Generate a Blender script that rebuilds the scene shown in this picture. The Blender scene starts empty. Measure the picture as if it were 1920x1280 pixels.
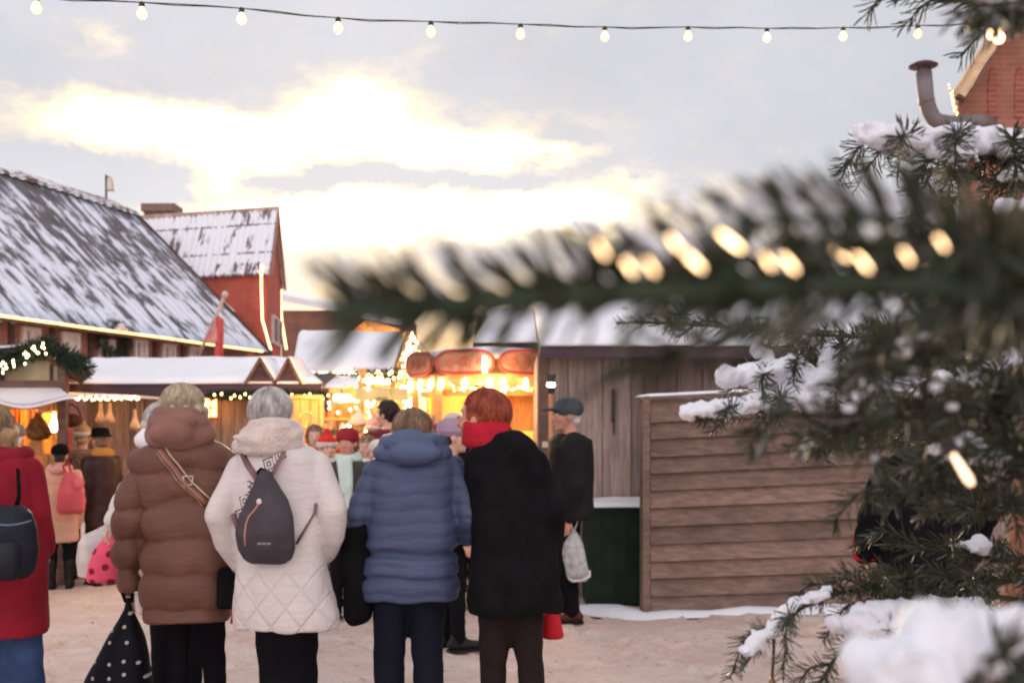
import bpy, math, random
import numpy as np
from mathutils import Vector, Matrix, noise
R = math.radians
PI = math.pi
random.seed(7)
rng = np.random.default_rng(11)
scene = bpy.context.scene
COL = scene.collection
F = 2000.0; CX = 960.0; HY = 806.0; CAMH = 1.52
def W(px, py, Y):
    """a point at depth Y from its place in the photograph"""
    return Vector(((px - CX) / F * Y, Y, CAMH - (py - HY) / F * Y))
def lin(r, g, b, k=1.0):
    def f(c):
        c /= 255.0
        return (c / 12.92 if c <= .04045 else ((c + .055) / 1.055) ** 2.4)
    return (min(f(r) * k, .9), min(f(g) * k, .9), min(f(b) * k, .9))

# ------------------------------------------------------------------ materials
def newmat(name):
    m = bpy.data.materials.new(name); m.use_nodes = True
    nt = m.node_tree; nt.nodes.clear()
    out = nt.nodes.new('ShaderNodeOutputMaterial')
    b = nt.nodes.new('ShaderNodeBsdfPrincipled')
    nt.links.new(b.outputs[0], out.inputs[0])
    return m, nt, b
def N(nt, typ, **kw):
    n = nt.nodes.new(typ)
    for k, v in kw.items():
        if k.startswith('i_'):
            n.inputs[k[2:].replace('_', ' ')].default_value = v
        else: setattr(n, k, v)
    return n
def math_(nt, op, a, b=None, c=None, clamp=False):
    n = nt.nodes.new('ShaderNodeMath'); n.operation = op; n.use_clamp = clamp
    for i, v in enumerate((a, b, c)):
        if v is None: continue
        if isinstance(v, (int, float)): n.inputs[i].default_value = v
        else: nt.links.new(v, n.inputs[i])
    return n.outputs[0]
def mixc(nt, f, a, b, mode='MIX'):
    n = nt.nodes.new('ShaderNodeMix'); n.data_type = 'RGBA'; n.blend_type = mode
    for i, v in ((0, f), (6, a), (7, b)):
        if isinstance(v, (int, float)): n.inputs[i].default_value = v
        elif isinstance(v, tuple): n.inputs[i].default_value = (*v[:3], 1)
        else: nt.links.new(v, n.inputs[i])
    return n.outputs[2]
def coords(nt, scale=(1, 1, 1), rot=(0, 0, 0)):
    t = nt.nodes.new('ShaderNodeTexCoord'); mp = nt.nodes.new('ShaderNodeMapping')
    nt.links.new(t.outputs['Object'], mp.inputs[0])
    mp.inputs['Scale'].default_value = scale; mp.inputs['Rotation'].default_value = rot
    return mp.outputs[0]
def noise_(nt, vec, scale, detail=3, rough=.5):
    n = nt.nodes.new('ShaderNodeTexNoise'); n.inputs['Scale'].default_value = scale
    n.inputs['Detail'].default_value = detail; n.inputs['Roughness'].default_value = rough
    nt.links.new(vec, n.inputs['Vector']); return n.outputs[0]
def ramp_(nt, v, lo, hi):
    n = nt.nodes.new('ShaderNodeMapRange'); n.inputs[1].default_value = lo; n.inputs[2].default_value = hi
    nt.links.new(v, n.inputs[0]); return n.outputs[0]
def bump_(nt, b, h, strength=.3, dist=.01):
    n = nt.nodes.new('ShaderNodeBump'); n.inputs['Strength'].default_value = strength
    n.inputs['Distance'].default_value = dist
    nt.links.new(h, n.inputs['Height']); nt.links.new(n.outputs[0], b.inputs['Normal'])
def plain(name, col, rough=.75, var=.18, vs=6, bs=60, bump=.25, bd=.003, metal=0, sheen=0, stretch=(1, 1, 1), spec=.18):
    m, nt, b = newmat(name); b.inputs['Specular IOR Level'].default_value = spec
    v = coords(nt, stretch)
    n1 = noise_(nt, v, vs, 4); n2 = noise_(nt, v, bs, 3)
    c = mixc(nt, ramp_(nt, n1, .3, .7), tuple(x * (1 - var) for x in col), tuple(min(1, x * (1 + var)) for x in col))
    nt.links.new(c, b.inputs['Base Color'])
    b.inputs['Roughness'].default_value = rough; b.inputs['Metallic'].default_value = metal
    if sheen: b.inputs['Sheen Weight'].default_value = sheen
    if bump: bump_(nt, b, n2, bump, bd)
    return m
def emit(name, col, s, base=(.8, .7, .5)):
    m, nt, b = newmat(name)
    b.inputs['Base Color'].default_value = (*base, 1)
    b.inputs['Emission Color'].default_value = (*col, 1); b.inputs['Emission Strength'].default_value = s
    return m
def wood(name, col, dark, axis='z', rough=.8, gs=1.0, island=.25):
    """weathered board: grain along one axis, every board its own tone"""
    m, nt, b = newmat(name)
    st = {'z': (1, 1, .07), 'x': (.07, 1, 1), 'y': (1, .07, 1)}[axis]
    v = coords(nt, st)
    g = noise_(nt, v, 38 * gs, 5, .65); blot = noise_(nt, coords(nt, tuple(.4 + .6 * s for s in st)), 3.2, 4)
    geo = nt.nodes.new('ShaderNodeNewGeometry')
    c = mixc(nt, ramp_(nt, g, .35, .65), dark, col)
    c = mixc(nt, math_(nt, 'MULTIPLY', ramp_(nt, blot, .45, .75), .6), c, tuple(x * .45 for x in dark))
    tone = math_(nt, 'ADD', math_(nt, 'MULTIPLY', geo.outputs['Random Per Island'], island * 2), 1 - island)
    hs = nt.nodes.new('ShaderNodeHueSaturation'); nt.links.new(tone, hs.inputs['Value']); nt.links.new(c, hs.inputs['Color'])
    nt.links.new(hs.outputs[0], b.inputs['Base Color']); b.inputs['Roughness'].default_value = rough
    bump_(nt, b, g, .35, .004)
    return m
def brick(name, c1, c2, mortar, s=1.0):
    m, nt, b = newmat(name)
    t = nt.nodes.new('ShaderNodeTexCoord'); sp = nt.nodes.new('ShaderNodeSeparateXYZ'); nt.links.new(t.outputs['Object'], sp.inputs[0])
    cb = nt.nodes.new('ShaderNodeCombineXYZ')
    nt.links.new(math_(nt, 'ADD', sp.outputs[0], sp.outputs[1]), cb.inputs[0]); nt.links.new(sp.outputs[2], cb.inputs[1])
    br = nt.nodes.new('ShaderNodeTexBrick'); nt.links.new(cb.outputs[0], br.inputs[0])
    br.inputs['Color1'].default_value = (*c1, 1); br.inputs['Color2'].default_value = (*c2, 1); br.inputs['Mortar'].default_value = (*mortar, 1)
    br.inputs['Scale'].default_value = s; br.inputs['Brick Width'].default_value = .25; br.inputs['Row Height'].default_value = .075
    br.inputs['Mortar Size'].default_value = .008
    n = noise_(nt, t.outputs['Object'], 2.2, 5)
    c = mixc(nt, math_(nt, 'MULTIPLY', ramp_(nt, n, .4, .7), .5), br.outputs[0], tuple(x * .5 for x in c1))
    nt.links.new(c, b.inputs['Base Color']); b.inputs['Roughness'].default_value = .9
    bump_(nt, b, br.outputs[1], -.4, .006)
    return m
def snowmat(name='snow', col=(.80, .82, .88)):
    m, nt, b = newmat(name)
    v = coords(nt)
    n1 = noise_(nt, v, 2.5, 5); n2 = noise_(nt, v, 90, 4)
    c = mixc(nt, ramp_(nt, n1, .3, .7), tuple(x * .93 for x in col), col)
    nt.links.new(c, b.inputs['Base Color']); b.inputs['Roughness'].default_value = .7
    b.inputs['Subsurface Weight'].default_value = 0
    bump_(nt, b, math_(nt, 'ADD', math_(nt, 'MULTIPLY', n1, 3.0), n2), .35, .01)
    return m
def snowy_roof(name, tile, snow=(.78, .80, .87), thr=.47, across=1.2, along=.22, dark=(.06, .05, .05), corr=0.18, eave=0.0):
    """roofing with snow slid off it in streaks; x runs along the eave, y/z up the slope"""
    m, nt, b = newmat(name)
    t = nt.nodes.new('ShaderNodeTexCoord')
    mp = nt.nodes.new('ShaderNodeMapping'); mp.inputs['Scale'].default_value = (across, along, along); nt.links.new(t.outputs['Object'], mp.inputs[0])
    n1 = noise_(nt, mp.outputs[0], 2.4, 8, .62)
    mp2 = nt.nodes.new('ShaderNodeMapping'); mp2.inputs['Scale'].default_value = (1, 1, 1); nt.links.new(t.outputs['Object'], mp2.inputs[0])
    n2 = noise_(nt, mp2.outputs[0], 1.1, 6, .6)
    sp = nt.nodes.new('ShaderNodeSeparateXYZ'); nt.links.new(t.outputs['Object'], sp.inputs[0])
    wv = math_(nt, 'SINE', math_(nt, 'MULTIPLY', sp.outputs[0], 2 * PI / corr))
    s = math_(nt, 'ADD', math_(nt, 'MULTIPLY', n1, .62), math_(nt, 'MULTIPLY', n2, .38))
    s = math_(nt, 'ADD', s, math_(nt, 'MULTIPLY', wv, -.018))
    s = math_(nt, 'ADD', s, math_(nt, 'MULTIPLY', sp.outputs[2], -eave))
    mask = ramp_(nt, s, thr - .025, thr + .03)
    tc = mixc(nt, ramp_(nt, n2, .35, .65), dark, tile)
    c = mixc(nt, mask, tc, snow)
    nt.links.new(c, b.inputs['Base Color']); b.inputs['Roughness'].default_value = .8
    h = math_(nt, 'ADD', math_(nt, 'MULTIPLY', wv, .3), math_(nt, 'MULTIPLY', mask, 1.2))
    bump_(nt, b, h, .6, .03)
    return m

# ------------------------------------------------------------------ mesh building
class MB:
    def __init__(s): s.v = []; s.f = []; s.m = []; s.np = []; s.mi = 0
    def add(s, vs, fs):
        o = len(s.v); s.v.extend([tuple(v) for v in vs]); s.f.extend([tuple(i + o for i in f) for f in fs]); s.m.extend([s.mi] * len(fs))
        return s
    def box(s, c, d, rot=None, tilt=None):
        x, y, z = d[0] / 2, d[1] / 2, d[2] / 2
        vs = [Vector((i * x, j * y, k * z)) for i in (-1, 1) for j in (-1, 1) for k in (-1, 1)]
        if rot is not None:
            M = rot if isinstance(rot, Matrix) else Matrix.Rotation(rot, 3, 'Z')
            vs = [M @ v for v in vs]
        c = Vector(c)
        return s.add([v + c for v in vs], [(0, 1, 3, 2), (4, 6, 7, 5), (0, 4, 5, 1), (2, 3, 7, 6), (0, 2, 6, 4), (1, 5, 7, 3)])
    def bar(s, a, b, w, h=None):
        """box section beam from a to b"""
        a, b = Vector(a), Vector(b); d = b - a; L = d.length; h = h or w
        q = d.to_track_quat('Y', 'Z').to_matrix()
        return s.box((a + b) / 2, (w, L, h), q)
    def tube(s, pts, rad, n=8, caps=True, flat=None):
        pts = [Vector(p) for p in pts]; k = len(pts)
        if not hasattr(rad, '__len__'): rad = [rad] * k
        T = [(pts[min(i + 1, k - 1)] - pts[max(i - 1, 0)]).normalized() for i in range(k)]
        up = Vector((0, 0, 1)) if abs(T[0].z) < .9 else Vector((1, 0, 0))
        nx = T[0].cross(up).normalized(); vs = []; fs = []
        for i in range(k):
            nx = (nx - T[i] * nx.dot(T[i])).normalized(); ny = T[i].cross(nx)
            for j in range(n):
                a = 2 * PI * j / n
                vs.append(pts[i] + (nx * math.cos(a) + ny * math.sin(a) * (flat or 1)) * rad[i])
        for i in range(k - 1):
            for j in range(n):
                j2 = (j + 1) % n
                fs.append((i * n + j, i * n + j2, (i + 1) * n + j2, (i + 1) * n + j))
        if caps:
            fs.append(tuple(reversed(range(n)))); fs.append(tuple(range((k - 1) * n, k * n)))
        return s.add(vs, fs)
    def capsule(s, a, b, ra, rb, n=14):
        """tapered rod with round ends, good for remeshing"""
        s.tube([a, b], [ra, rb], n); s.ell(a, (ra,) * 3, n, 8); s.ell(b, (rb,) * 3, n, 8); return s
    def limb(s, pr, n=14):
        for (a, b) in zip(pr[:-1], pr[1:]): s.capsule(a[:3], b[:3], a[3], b[3], n)
        return s
    def ell(s, c, r, n=16, m=10, rot=None):
        c = Vector(c); vs = []; fs = []
        for i in range(1, m):
            th = PI * i / m
            for j in range(n):
                a = 2 * PI * j / n
                vs.append(Vector((r[0] * math.sin(th) * math.cos(a), r[1] * math.sin(th) * math.sin(a), r[2] * math.cos(th))))
        vs.append(Vector((0, 0, r[2]))); vs.append(Vector((0, 0, -r[2])))
        t, b = len(vs) - 2, len(vs) - 1
        for j in range(n):
            j2 = (j + 1) % n
            fs.append((t, j, j2)); fs.append((b, (m - 2) * n + j2, (m - 2) * n + j))
            for i in range(m - 2): fs.append((i * n + j, (i + 1) * n + j, (i + 1) * n + j2, i * n + j2))
        if rot is not None: vs = [rot @ v for v in vs]
        return s.add([v + c for v in vs], fs)
    def loft(s, rings, n=36, p=2.4):
        """rings: (z, half width, half depth, cx, cy) superellipses"""
        vs = []; fs = []
        for (z, a, b, cx, cy) in rings:
            for j in range(n):
                t = 2 * PI * j / n; c, q = math.cos(t), math.sin(t)
                vs.append((cx + a * math.copysign(abs(c) ** (2 / p), c), cy + b * math.copysign(abs(q) ** (2 / p), q), z))
        for i in range(len(rings) - 1):
            for j in range(n):
                j2 = (j + 1) % n; fs.append((i * n + j, i * n + j2, (i + 1) * n + j2, (i + 1) * n + j))
        fs.append(tuple(reversed(range(n)))); fs.append(tuple(range((len(rings) - 1) * n, len(rings) * n)))
        return s.add(vs, fs)
    def lathe(s, c, prof, n=20, rot=None):
        c = Vector(c); vs = []; fs = []
        for (r, z) in prof:
            for j in range(n):
                a = 2 * PI * j / n; v = Vector((r * math.cos(a), r * math.sin(a), z))
                vs.append((rot @ v if rot is not None else v) + c)
        k = len(prof)
        for i in range(k - 1):
            for j in range(n):
                j2 = (j + 1) % n; fs.append((i * n + j, i * n + j2, (i + 1) * n + j2, (i + 1) * n + j))
        fs.append(tuple(reversed(range(n)))); fs.append(tuple(range((k - 1) * n, k * n)))
        return s.add(vs, fs)
    def prism(s, poly, d):
        """polygon (3-D points) pushed along d"""
        k = len(poly); d = Vector(d); poly = [Vector(p) for p in poly]
        fs = [tuple(reversed(range(k))), tuple(range(k, 2 * k))] + [(i, (i + 1) % k, k + (i + 1) % k, k + i) for i in range(k)]
        return s.add(poly + [p + d for p in poly], fs)
    def mesh(s, name):
        me = bpy.data.meshes.new(name); me.from_pydata(s.v, [], s.f)
        if any(s.m): me.polygons.foreach_set('material_index', s.m)
        return me
def to_np(me):
    a = np.empty(len(me.vertices) * 3, dtype=np.float32); me.vertices.foreach_get('co', a); return a.reshape(-1, 3)
def normals_np(me):
    a = np.empty(len(me.vertices) * 3, dtype=np.float32); me.vertices.foreach_get('normal', a); return a.reshape(-1, 3)
def set_np(me, a): me.vertices.foreach_set('co', a.astype(np.float32).ravel()); me.update()
def fnoise(P, s, seed=0.0):
    o = Vector((seed * 7.3, seed * 3.1, -seed * 5.7))
    return np.array([noise.noise(Vector(p) * s + o) for p in P.tolist()], dtype=np.float32)
def blend(mb, voxel=.01, smooth=4, name='m'):
    """union of overlapping solids as one smooth continuous surface"""
    me = mb.mesh(name) if isinstance(mb, MB) else mb
    o = bpy.data.objects.new('tmp', me); COL.objects.link(o)
    r = o.modifiers.new('r', 'REMESH'); r.mode = 'VOXEL'; r.voxel_size = voxel
    if smooth:
        q = o.modifiers.new('s', 'SMOOTH'); q.factor = .5; q.iterations = smooth
    dg = bpy.context.evaluated_depsgraph_get(); dg.update()
    res = bpy.data.meshes.new_from_object(o.evaluated_get(dg))
    bpy.data.objects.remove(o); res.name = name
    res.polygons.foreach_set('material_index', [0] * len(res.polygons))
    return res
def shade(me, on=True): me.polygons.foreach_set('use_smooth', [on] * len(me.polygons)); me.update()
def root_loc(o):
    v = Vector((0, 0, 0))
    while o is not None: v += o.location; o = o.parent
    return v
def obj(name, g, mats, parent=None, smooth=False, world=False):
    """links ONE mesh object; world=True: the points are world points and get moved under the parent"""
    me = g.mesh(name) if isinstance(g, MB) else g
    me.name = name
    me.materials.clear()
    for m in (mats if isinstance(mats, (list, tuple)) else [mats]): me.materials.append(m)
    o = bpy.data.objects.new(name, me); COL.objects.link(o)
    if parent is not None:
        o.parent = parent
        if world:
            a = to_np(me); a -= np.array(root_loc(parent), dtype=np.float32); set_np(me, a)
    if smooth: shade(me)
    return o
def tag(o, label, cat=None, group=None, kind=None):
    if label: o['label'] = label
    if cat: o['category'] = cat
    if group: o['group'] = group
    if kind: o['kind'] = kind
    return o
def thing(name, label, cat, loc=(0, 0, 0), rz=0, group=None):
    o = bpy.data.objects.new(name, None); COL.objects.link(o); o.empty_display_size = .2
    o.location = loc; o.rotation_euler = (0, 0, rz)
    return tag(o, label, cat, group)
def copy_thing(src, loc, rz=0, label=None):
    def rec(o, parent):
        c = o.copy(); COL.objects.link(c); c.parent = parent
        for ch in list(o.children): rec(ch, c)
        return c
    r = rec(src, None); r.location = loc; r.rotation_euler = (0, 0, rz)
    if label: r['label'] = label
    return r
def point_light(name, loc, power, col=(1, .62, .28), r=.08, label=None):
    l = bpy.data.lights.new(name, 'POINT'); l.energy = power; l.color = col; l.shadow_soft_size = r
    o = bpy.data.objects.new(name, l); COL.objects.link(o); o.location = loc; return o
SNOW = snowmat()
EXPOSURE = 0.78; SKYK = 1.0
# ================================================================== camera, sky, sun
cam = bpy.data.cameras.new('camera'); co = bpy.data.objects.new('camera', cam); COL.objects.link(co)
cam.sensor_width = 36; cam.lens = 36 * F / 1920; cam.shift_y = (HY - 640) / 1920
cam.clip_start = .05; cam.clip_end = 2000
co.location = (0, 0, CAMH); co.rotation_euler = (PI / 2, 0, 0)
cam.dof.use_dof = True; cam.dof.focus_distance = 2.1; cam.dof.aperture_fstop = 6.6
scene.camera = co
scene.view_settings.view_transform = 'Standard'; scene.view_settings.look = 'None'
scene.view_settings.exposure = EXPOSURE; scene.view_settings.gamma = 1

SUN_EL, SUN_AZ = R(9.5), R(-8)
world = bpy.data.worlds.new('World'); scene.world = world; world.use_nodes = True
wt = world.node_tree; wt.nodes.clear()
def build_sky():
    nt = wt
    out = nt.nodes.new('ShaderNodeOutputWorld'); bg = nt.nodes.new('ShaderNodeBackground')
    nt.links.new(bg.outputs[0], out.inputs[0])
    sky = nt.nodes.new('ShaderNodeTexSky'); sky.sky_type = 'NISHITA'; sky.sun_disc = False
    sky.sun_elevation = SUN_EL; sky.sun_rotation = SUN_AZ
    tc = nt.nodes.new('ShaderNodeTexCoord'); nrm = nt.nodes.new('ShaderNodeVectorMath'); nrm.operation = 'NORMALIZE'
    nt.links.new(tc.outputs['Generated'], nrm.inputs[0])
    sp = nt.nodes.new('ShaderNodeSeparateXYZ'); nt.links.new(nrm.outputs[0], sp.inputs[0])
    M = lambda op, a, b=None, c=None, clamp=False: math_(nt, op, a, b, c, clamp)
    az = M('ARCTAN2', sp.outputs[0], sp.outputs[1]); el = M('ARCSINE', sp.outputs[2])
    # fluffy warp of the cloud edges
    cb = nt.nodes.new('ShaderNodeCombineXYZ'); nt.links.new(az, cb.inputs[0]); nt.links.new(M('MULTIPLY', el, 1.9), cb.inputs[1])
    def nz(s, d=5, r=.55, z=0.0, color=False):
        n = nt.nodes.new('ShaderNodeTexNoise'); n.inputs['Scale'].default_value = s; n.inputs['Detail'].default_value = d
        n.inputs['Roughness'].default_value = r; mp = nt.nodes.new('ShaderNodeMapping'); mp.inputs['Location'].default_value = (z, z * .7, z)
        nt.links.new(cb.outputs[0], mp.inputs[0]); nt.links.new(mp.outputs[0], n.inputs['Vector']); return n.outputs[0]
    wa = M('MULTIPLY', M('SUBTRACT', nz(8, 8, .68, 3.1), .5), .13); we = M('MULTIPLY', M('SUBTRACT', nz(9, 8, .68, 9.4), .5), .075)
    A = M('ADD', az, wa); E = M('ADD', el, we)
    tot = None
    def blob(px, py, rx, ry, amp):
        nonlocal tot
        a0 = math.atan((px - CX) / F); e0 = math.atan((HY - py) / F * math.cos(a0))
        u = M('MULTIPLY', M('SUBTRACT', A, a0), F / rx); v = M('MULTIPLY', M('SUBTRACT', E, e0), F / ry)
        q = M('MULTIPLY', M('EXPONENT', M('MULTIPLY', M('ADD', M('MULTIPLY', u, u), M('MULTIPLY', v, v)), -1)), amp)
        tot = q if tot is None else M('ADD', tot, q)
    for b in [(215, 228, 150, 38, 1.25), (420, 262, 140, 48, 1.15), (690, 205, 95, 50, 1.35), (620, 258, 230, 36, .9),
              (830, 285, 130, 32, 1.0), (1010, 292, 100, 18, .75), (1200, 335, 45, 16, .6), (400, 330, 80, 30, .8),
              (700, 405, 330, 36, 1.35), (560, 425, 180, 40, 1.1), (1010, 395, 220, 42, 1.0), (835, 612, 230, 62, 1.7), (820, 690, 200, 60, 1.2), (30, 320, 100, 40, .45), (1500, 470, 300, 120, .22),
              (260, 330, 150, 34, -.8), (110, 300, 80, 20, -.35), (570, 330, 130, 20, -.6), (520, 248, 70, 12, -.55), (840, 340, 170, 18, -.45),
              (180, 70, 60, 26, .38), (700, 360, 560, 190, .20), (330, 300, 160, 45, .25), (650, 500, 240, 60, .25), (1300, 420, 300, 80, .2), (620, 330, 160, 16, -.5), (420, 235, 60, 14, -.3), (930, 345, 90, 14, -.4)]:
        blob(*b)
    m = M('ADD', tot, M('MULTIPLY', M('SUBTRACT', nz(17, 9, .66, 1.7), .5), 1.15))
    r = nt.nodes.new('ShaderNodeValToRGB'); cr = r.color_ramp; nt.links.new(M('MULTIPLY', m, .7, clamp=True), r.inputs[0])
    cr.elements[0].position = 0.0; cr.elements[0].color = (.405, .410, .447, 1)
    cr.elements[1].position = 1.0; cr.elements[1].color = (1.9, 1.72, 1.4, 1)
    for p, c in [(.12, (.43, .42, .44)), (.28, (.56, .50, .45)), (.44, (.78, .64, .46)), (.62, (1.15, .94, .62))]:
        e = cr.elements.new(p); e.color = (*c, 1)
    # large soft banks of darker and lighter cloud away from the glow
    bank = M('ADD', M('MULTIPLY', nz(2.6, 6, .55, 5.0), .5), .75)
    # brightness boost added high up and behind the viewer to light the market
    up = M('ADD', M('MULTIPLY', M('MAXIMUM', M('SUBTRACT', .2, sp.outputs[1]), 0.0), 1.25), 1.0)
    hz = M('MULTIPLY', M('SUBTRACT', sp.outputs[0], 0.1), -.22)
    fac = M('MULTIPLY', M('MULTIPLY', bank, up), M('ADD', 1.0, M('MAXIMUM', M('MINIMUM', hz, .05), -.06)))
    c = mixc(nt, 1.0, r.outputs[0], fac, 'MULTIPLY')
    # low ember glow right above the horizon under the bright bank, and a rosy tint added behind the viewer to warm the lighting
    u = M('MULTIPLY', M('SUBTRACT', az, math.atan(-130 / F)), F / 330); v = M('MULTIPLY', M('SUBTRACT', el, math.atan(150 / F)), F / 105)
    gl_ = M('EXPONENT', M('MULTIPLY', M('ADD', M('MULTIPLY', u, u), M('MULTIPLY', v, v)), -1))
    c = mixc(nt, M('MULTIPLY', gl_, .85), c, (1.10, .66, .27))
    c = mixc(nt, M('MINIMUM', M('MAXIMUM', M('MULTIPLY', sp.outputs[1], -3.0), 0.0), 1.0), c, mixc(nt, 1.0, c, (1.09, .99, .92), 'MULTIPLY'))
    sc_ = nt.nodes.new('ShaderNodeVectorMath'); sc_.operation = 'SCALE'; sc_.inputs[3].default_value = .06
    nt.links.new(sky.outputs[0], sc_.inputs[0])
    c2 = mixc(nt, .94, sc_.outputs[0], c)
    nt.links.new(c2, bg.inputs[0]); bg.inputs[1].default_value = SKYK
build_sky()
sl = bpy.data.lights.new('sun', 'SUN'); sl.energy = 1.4; sl.angle = R(10); sl.color = (1, .74, .48)
so = bpy.data.objects.new('sun', sl); COL.objects.link(so)
sd = Vector((math.sin(SUN_AZ) * math.cos(SUN_EL), math.cos(SUN_AZ) * math.cos(SUN_EL), math.sin(SUN_EL)))
so.rotation_euler = sd.to_track_quat('Z', 'Y').to_euler(); so.location = (0, 30, 20)

# ================================================================== ground
def ground():
    xs = np.concatenate([np.linspace(-9, -4.7, 30)[:-1], np.linspace(-4.7, 4.5, 300), np.linspace(4.5, 9, 30)[1:]]); ys = np.concatenate([np.linspace(0, 5.8, 40)[:-1], np.linspace(5.8, 11.5, 230), np.linspace(11.5, 22, 50)[1:]])
    X, Y = np.meshgrid(xs, ys); P = np.stack([X.ravel(), Y.ravel(), np.zeros(X.size)], 1)
    h = fnoise(P, .8, 1) * .014 + fnoise(P, 4.5, 2) * .009 + fnoise(P, 13, 4) * .006
    fr = random.Random(77)
    for i in range(420):   # trampled footprints, heel and sole
        fx, fy, a = fr.uniform(-4.6, 4.4), fr.uniform(5.9, 11.4), fr.gauss(PI / 2, .7); ca, sa = math.cos(a), math.sin(a); dp = fr.uniform(.012, .030)
        sel = np.where((np.abs(P[:, 0] - fx) < .25) & (np.abs(P[:, 1] - fy) < .25))[0]
        u = (P[sel, 0] - fx) * ca + (P[sel, 1] - fy) * sa; v_ = -(P[sel, 0] - fx) * sa + (P[sel, 1] - fy) * ca
        q = (u / .15) ** 2 + (v_ / .055) ** 2; h[sel] += -dp * np.exp(-q ** 2) + dp * .45 * np.exp(-((q - 1.9) / .7) ** 2)
    edge = np.minimum(1, np.minimum(np.minimum(P[:, 0] + 9, 9 - P[:, 0]), np.minimum(P[:, 1], 22 - P[:, 1])) / .5)
    P[:, 2] = (h - .004) * edge
    nx, ny = len(xs), len(ys)
    F_ = [(j * nx + i, j * nx + i + 1, (j + 1) * nx + i + 1, (j + 1) * nx + i) for j in range(ny - 1) for i in range(nx - 1)]
    vs = P.tolist(); k = len(vs)
    vs += [(-9, 0, 0), (9, 0, 0), (9, 22, 0), (-9, 22, 0), (-600, -600, 0), (600, -600, 0), (600, 900, 0), (-600, 900, 0)]
    for a in range(4):
        F_.append((k + a, k + 4 + a, k + 4 + (a + 1) % 4, k + (a + 1) % 4))
    me = bpy.data.meshes.new('ground'); me.from_pydata(vs, [], F_)
    m, nt, b = newmat('trodden_snow')
    v = coords(nt); n1 = noise_(nt, v, .9, 6, .6); n2 = noise_(nt, v, 7, 6, .7); n3 = noise_(nt, v, 45, 4, .7)
    n4 = noise_(nt, coords(nt, (.5, 1.6, 1)), 2.6, 6, .65)
    c = mixc(nt, ramp_(nt, n1, .35, .65), (.66, .49, .42), (.80, .62, .545))  # pink of sunset and warm lamps painted into the sandy snow colour
    c = mixc(nt, math_(nt, 'MULTIPLY', ramp_(nt, n4, .50, .64), .6), c, (.80, .71, .67))
    c = mixc(nt, math_(nt, 'MULTIPLY', ramp_(nt, n2, .56, .70), .6), c, (.42, .28, .22))
    vo = nt.nodes.new('ShaderNodeTexVoronoi'); vo.inputs['Scale'].default_value = 8; nt.links.new(v, vo.inputs['Vector'])
    vo.inputs['Randomness'].default_value = 1
    peb = math_(nt, 'MULTIPLY', math_(nt, 'LESS_THAN', vo.outputs['Distance'], .10), math_(nt, 'GREATER_THAN', n2, .5))
    c = mixc(nt, math_(nt, 'MULTIPLY', peb, .8), c, (.14, .08, .06))
    nt.links.new(c, b.inputs['Base Color']); b.inputs['Roughness'].default_value = .65
    bump_(nt, b, math_(nt, 'ADD', n3, math_(nt, 'MULTIPLY', n2, 3)), .8, .03)
    o = obj('ground', me, m, smooth=True); o['kind'] = 'structure'
ground()
def drift(name, label, pts, seed=0):
    """low heap of cleared snow lying along a wall: (x, y, half width, height) stations"""
    mb = MB(); k = len(pts); m = 9
    vs = []; fs = []
    for i, (x, y, w, h) in enumerate(pts):
        for j in range(m):
            t = j / (m - 1) * 2 - 1
            q = Vector((x, y + t * w, 0))
            vs.append((q.x, q.y + .03 * noise.noise(q * 5), max(-.01, h * (1 - t * t) ** .8 * (1 + .5 * noise.noise(q * 7 + Vector((seed, 0, 0)))) - .01)))
    for i in range(k - 1):
        for j in range(m - 1): fs.append((i * m + j, (i + 1) * m + j, (i + 1) * m + j + 1, i * m + j + 1))
    mb.add(vs, fs)
    o = obj(name, mb, SNOW, smooth=True); tag(o, label, 'snow', kind='structure')

# ================================================================== barn on the left
d2 = Vector((.296, .955, 0)).normalized(); ANG = math.atan2(d2.y, d2.x)
BL = 18.0
E0 = Vector((-7.7, 32, 0)) - d2 * BL
barn = thing('brick_barn', 'long red brick barn on the left with streaky snow sliding off its steep roof', 'barn', E0, ANG)
M_brick = brick('barn_brick', (.30, .105, .07), (.235, .08, .055), (.30, .22, .19))
M_frame = plain('white_frame_paint', (.66, .58, .54), .6, .06)
M_glass = plain('window_glass', (.20, .20, .24), .12, .3, 2, bump=0)
M_curt = plain('curtain', (.62, .58, .56), .9, .12, 9)
M_darkwood = wood('dark_wood', (.10, .055, .045), (.035, .02, .018), 'x')
def barn_px(px):   # distance along the wall where the photo column px meets it
    k = (px - CX) / F; e = Vector((-7.7, 32, 0))
    t = (e.x - k * e.y) / (d2.x - k * d2.y); return BL - t, e.y - t * d2.y
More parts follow.
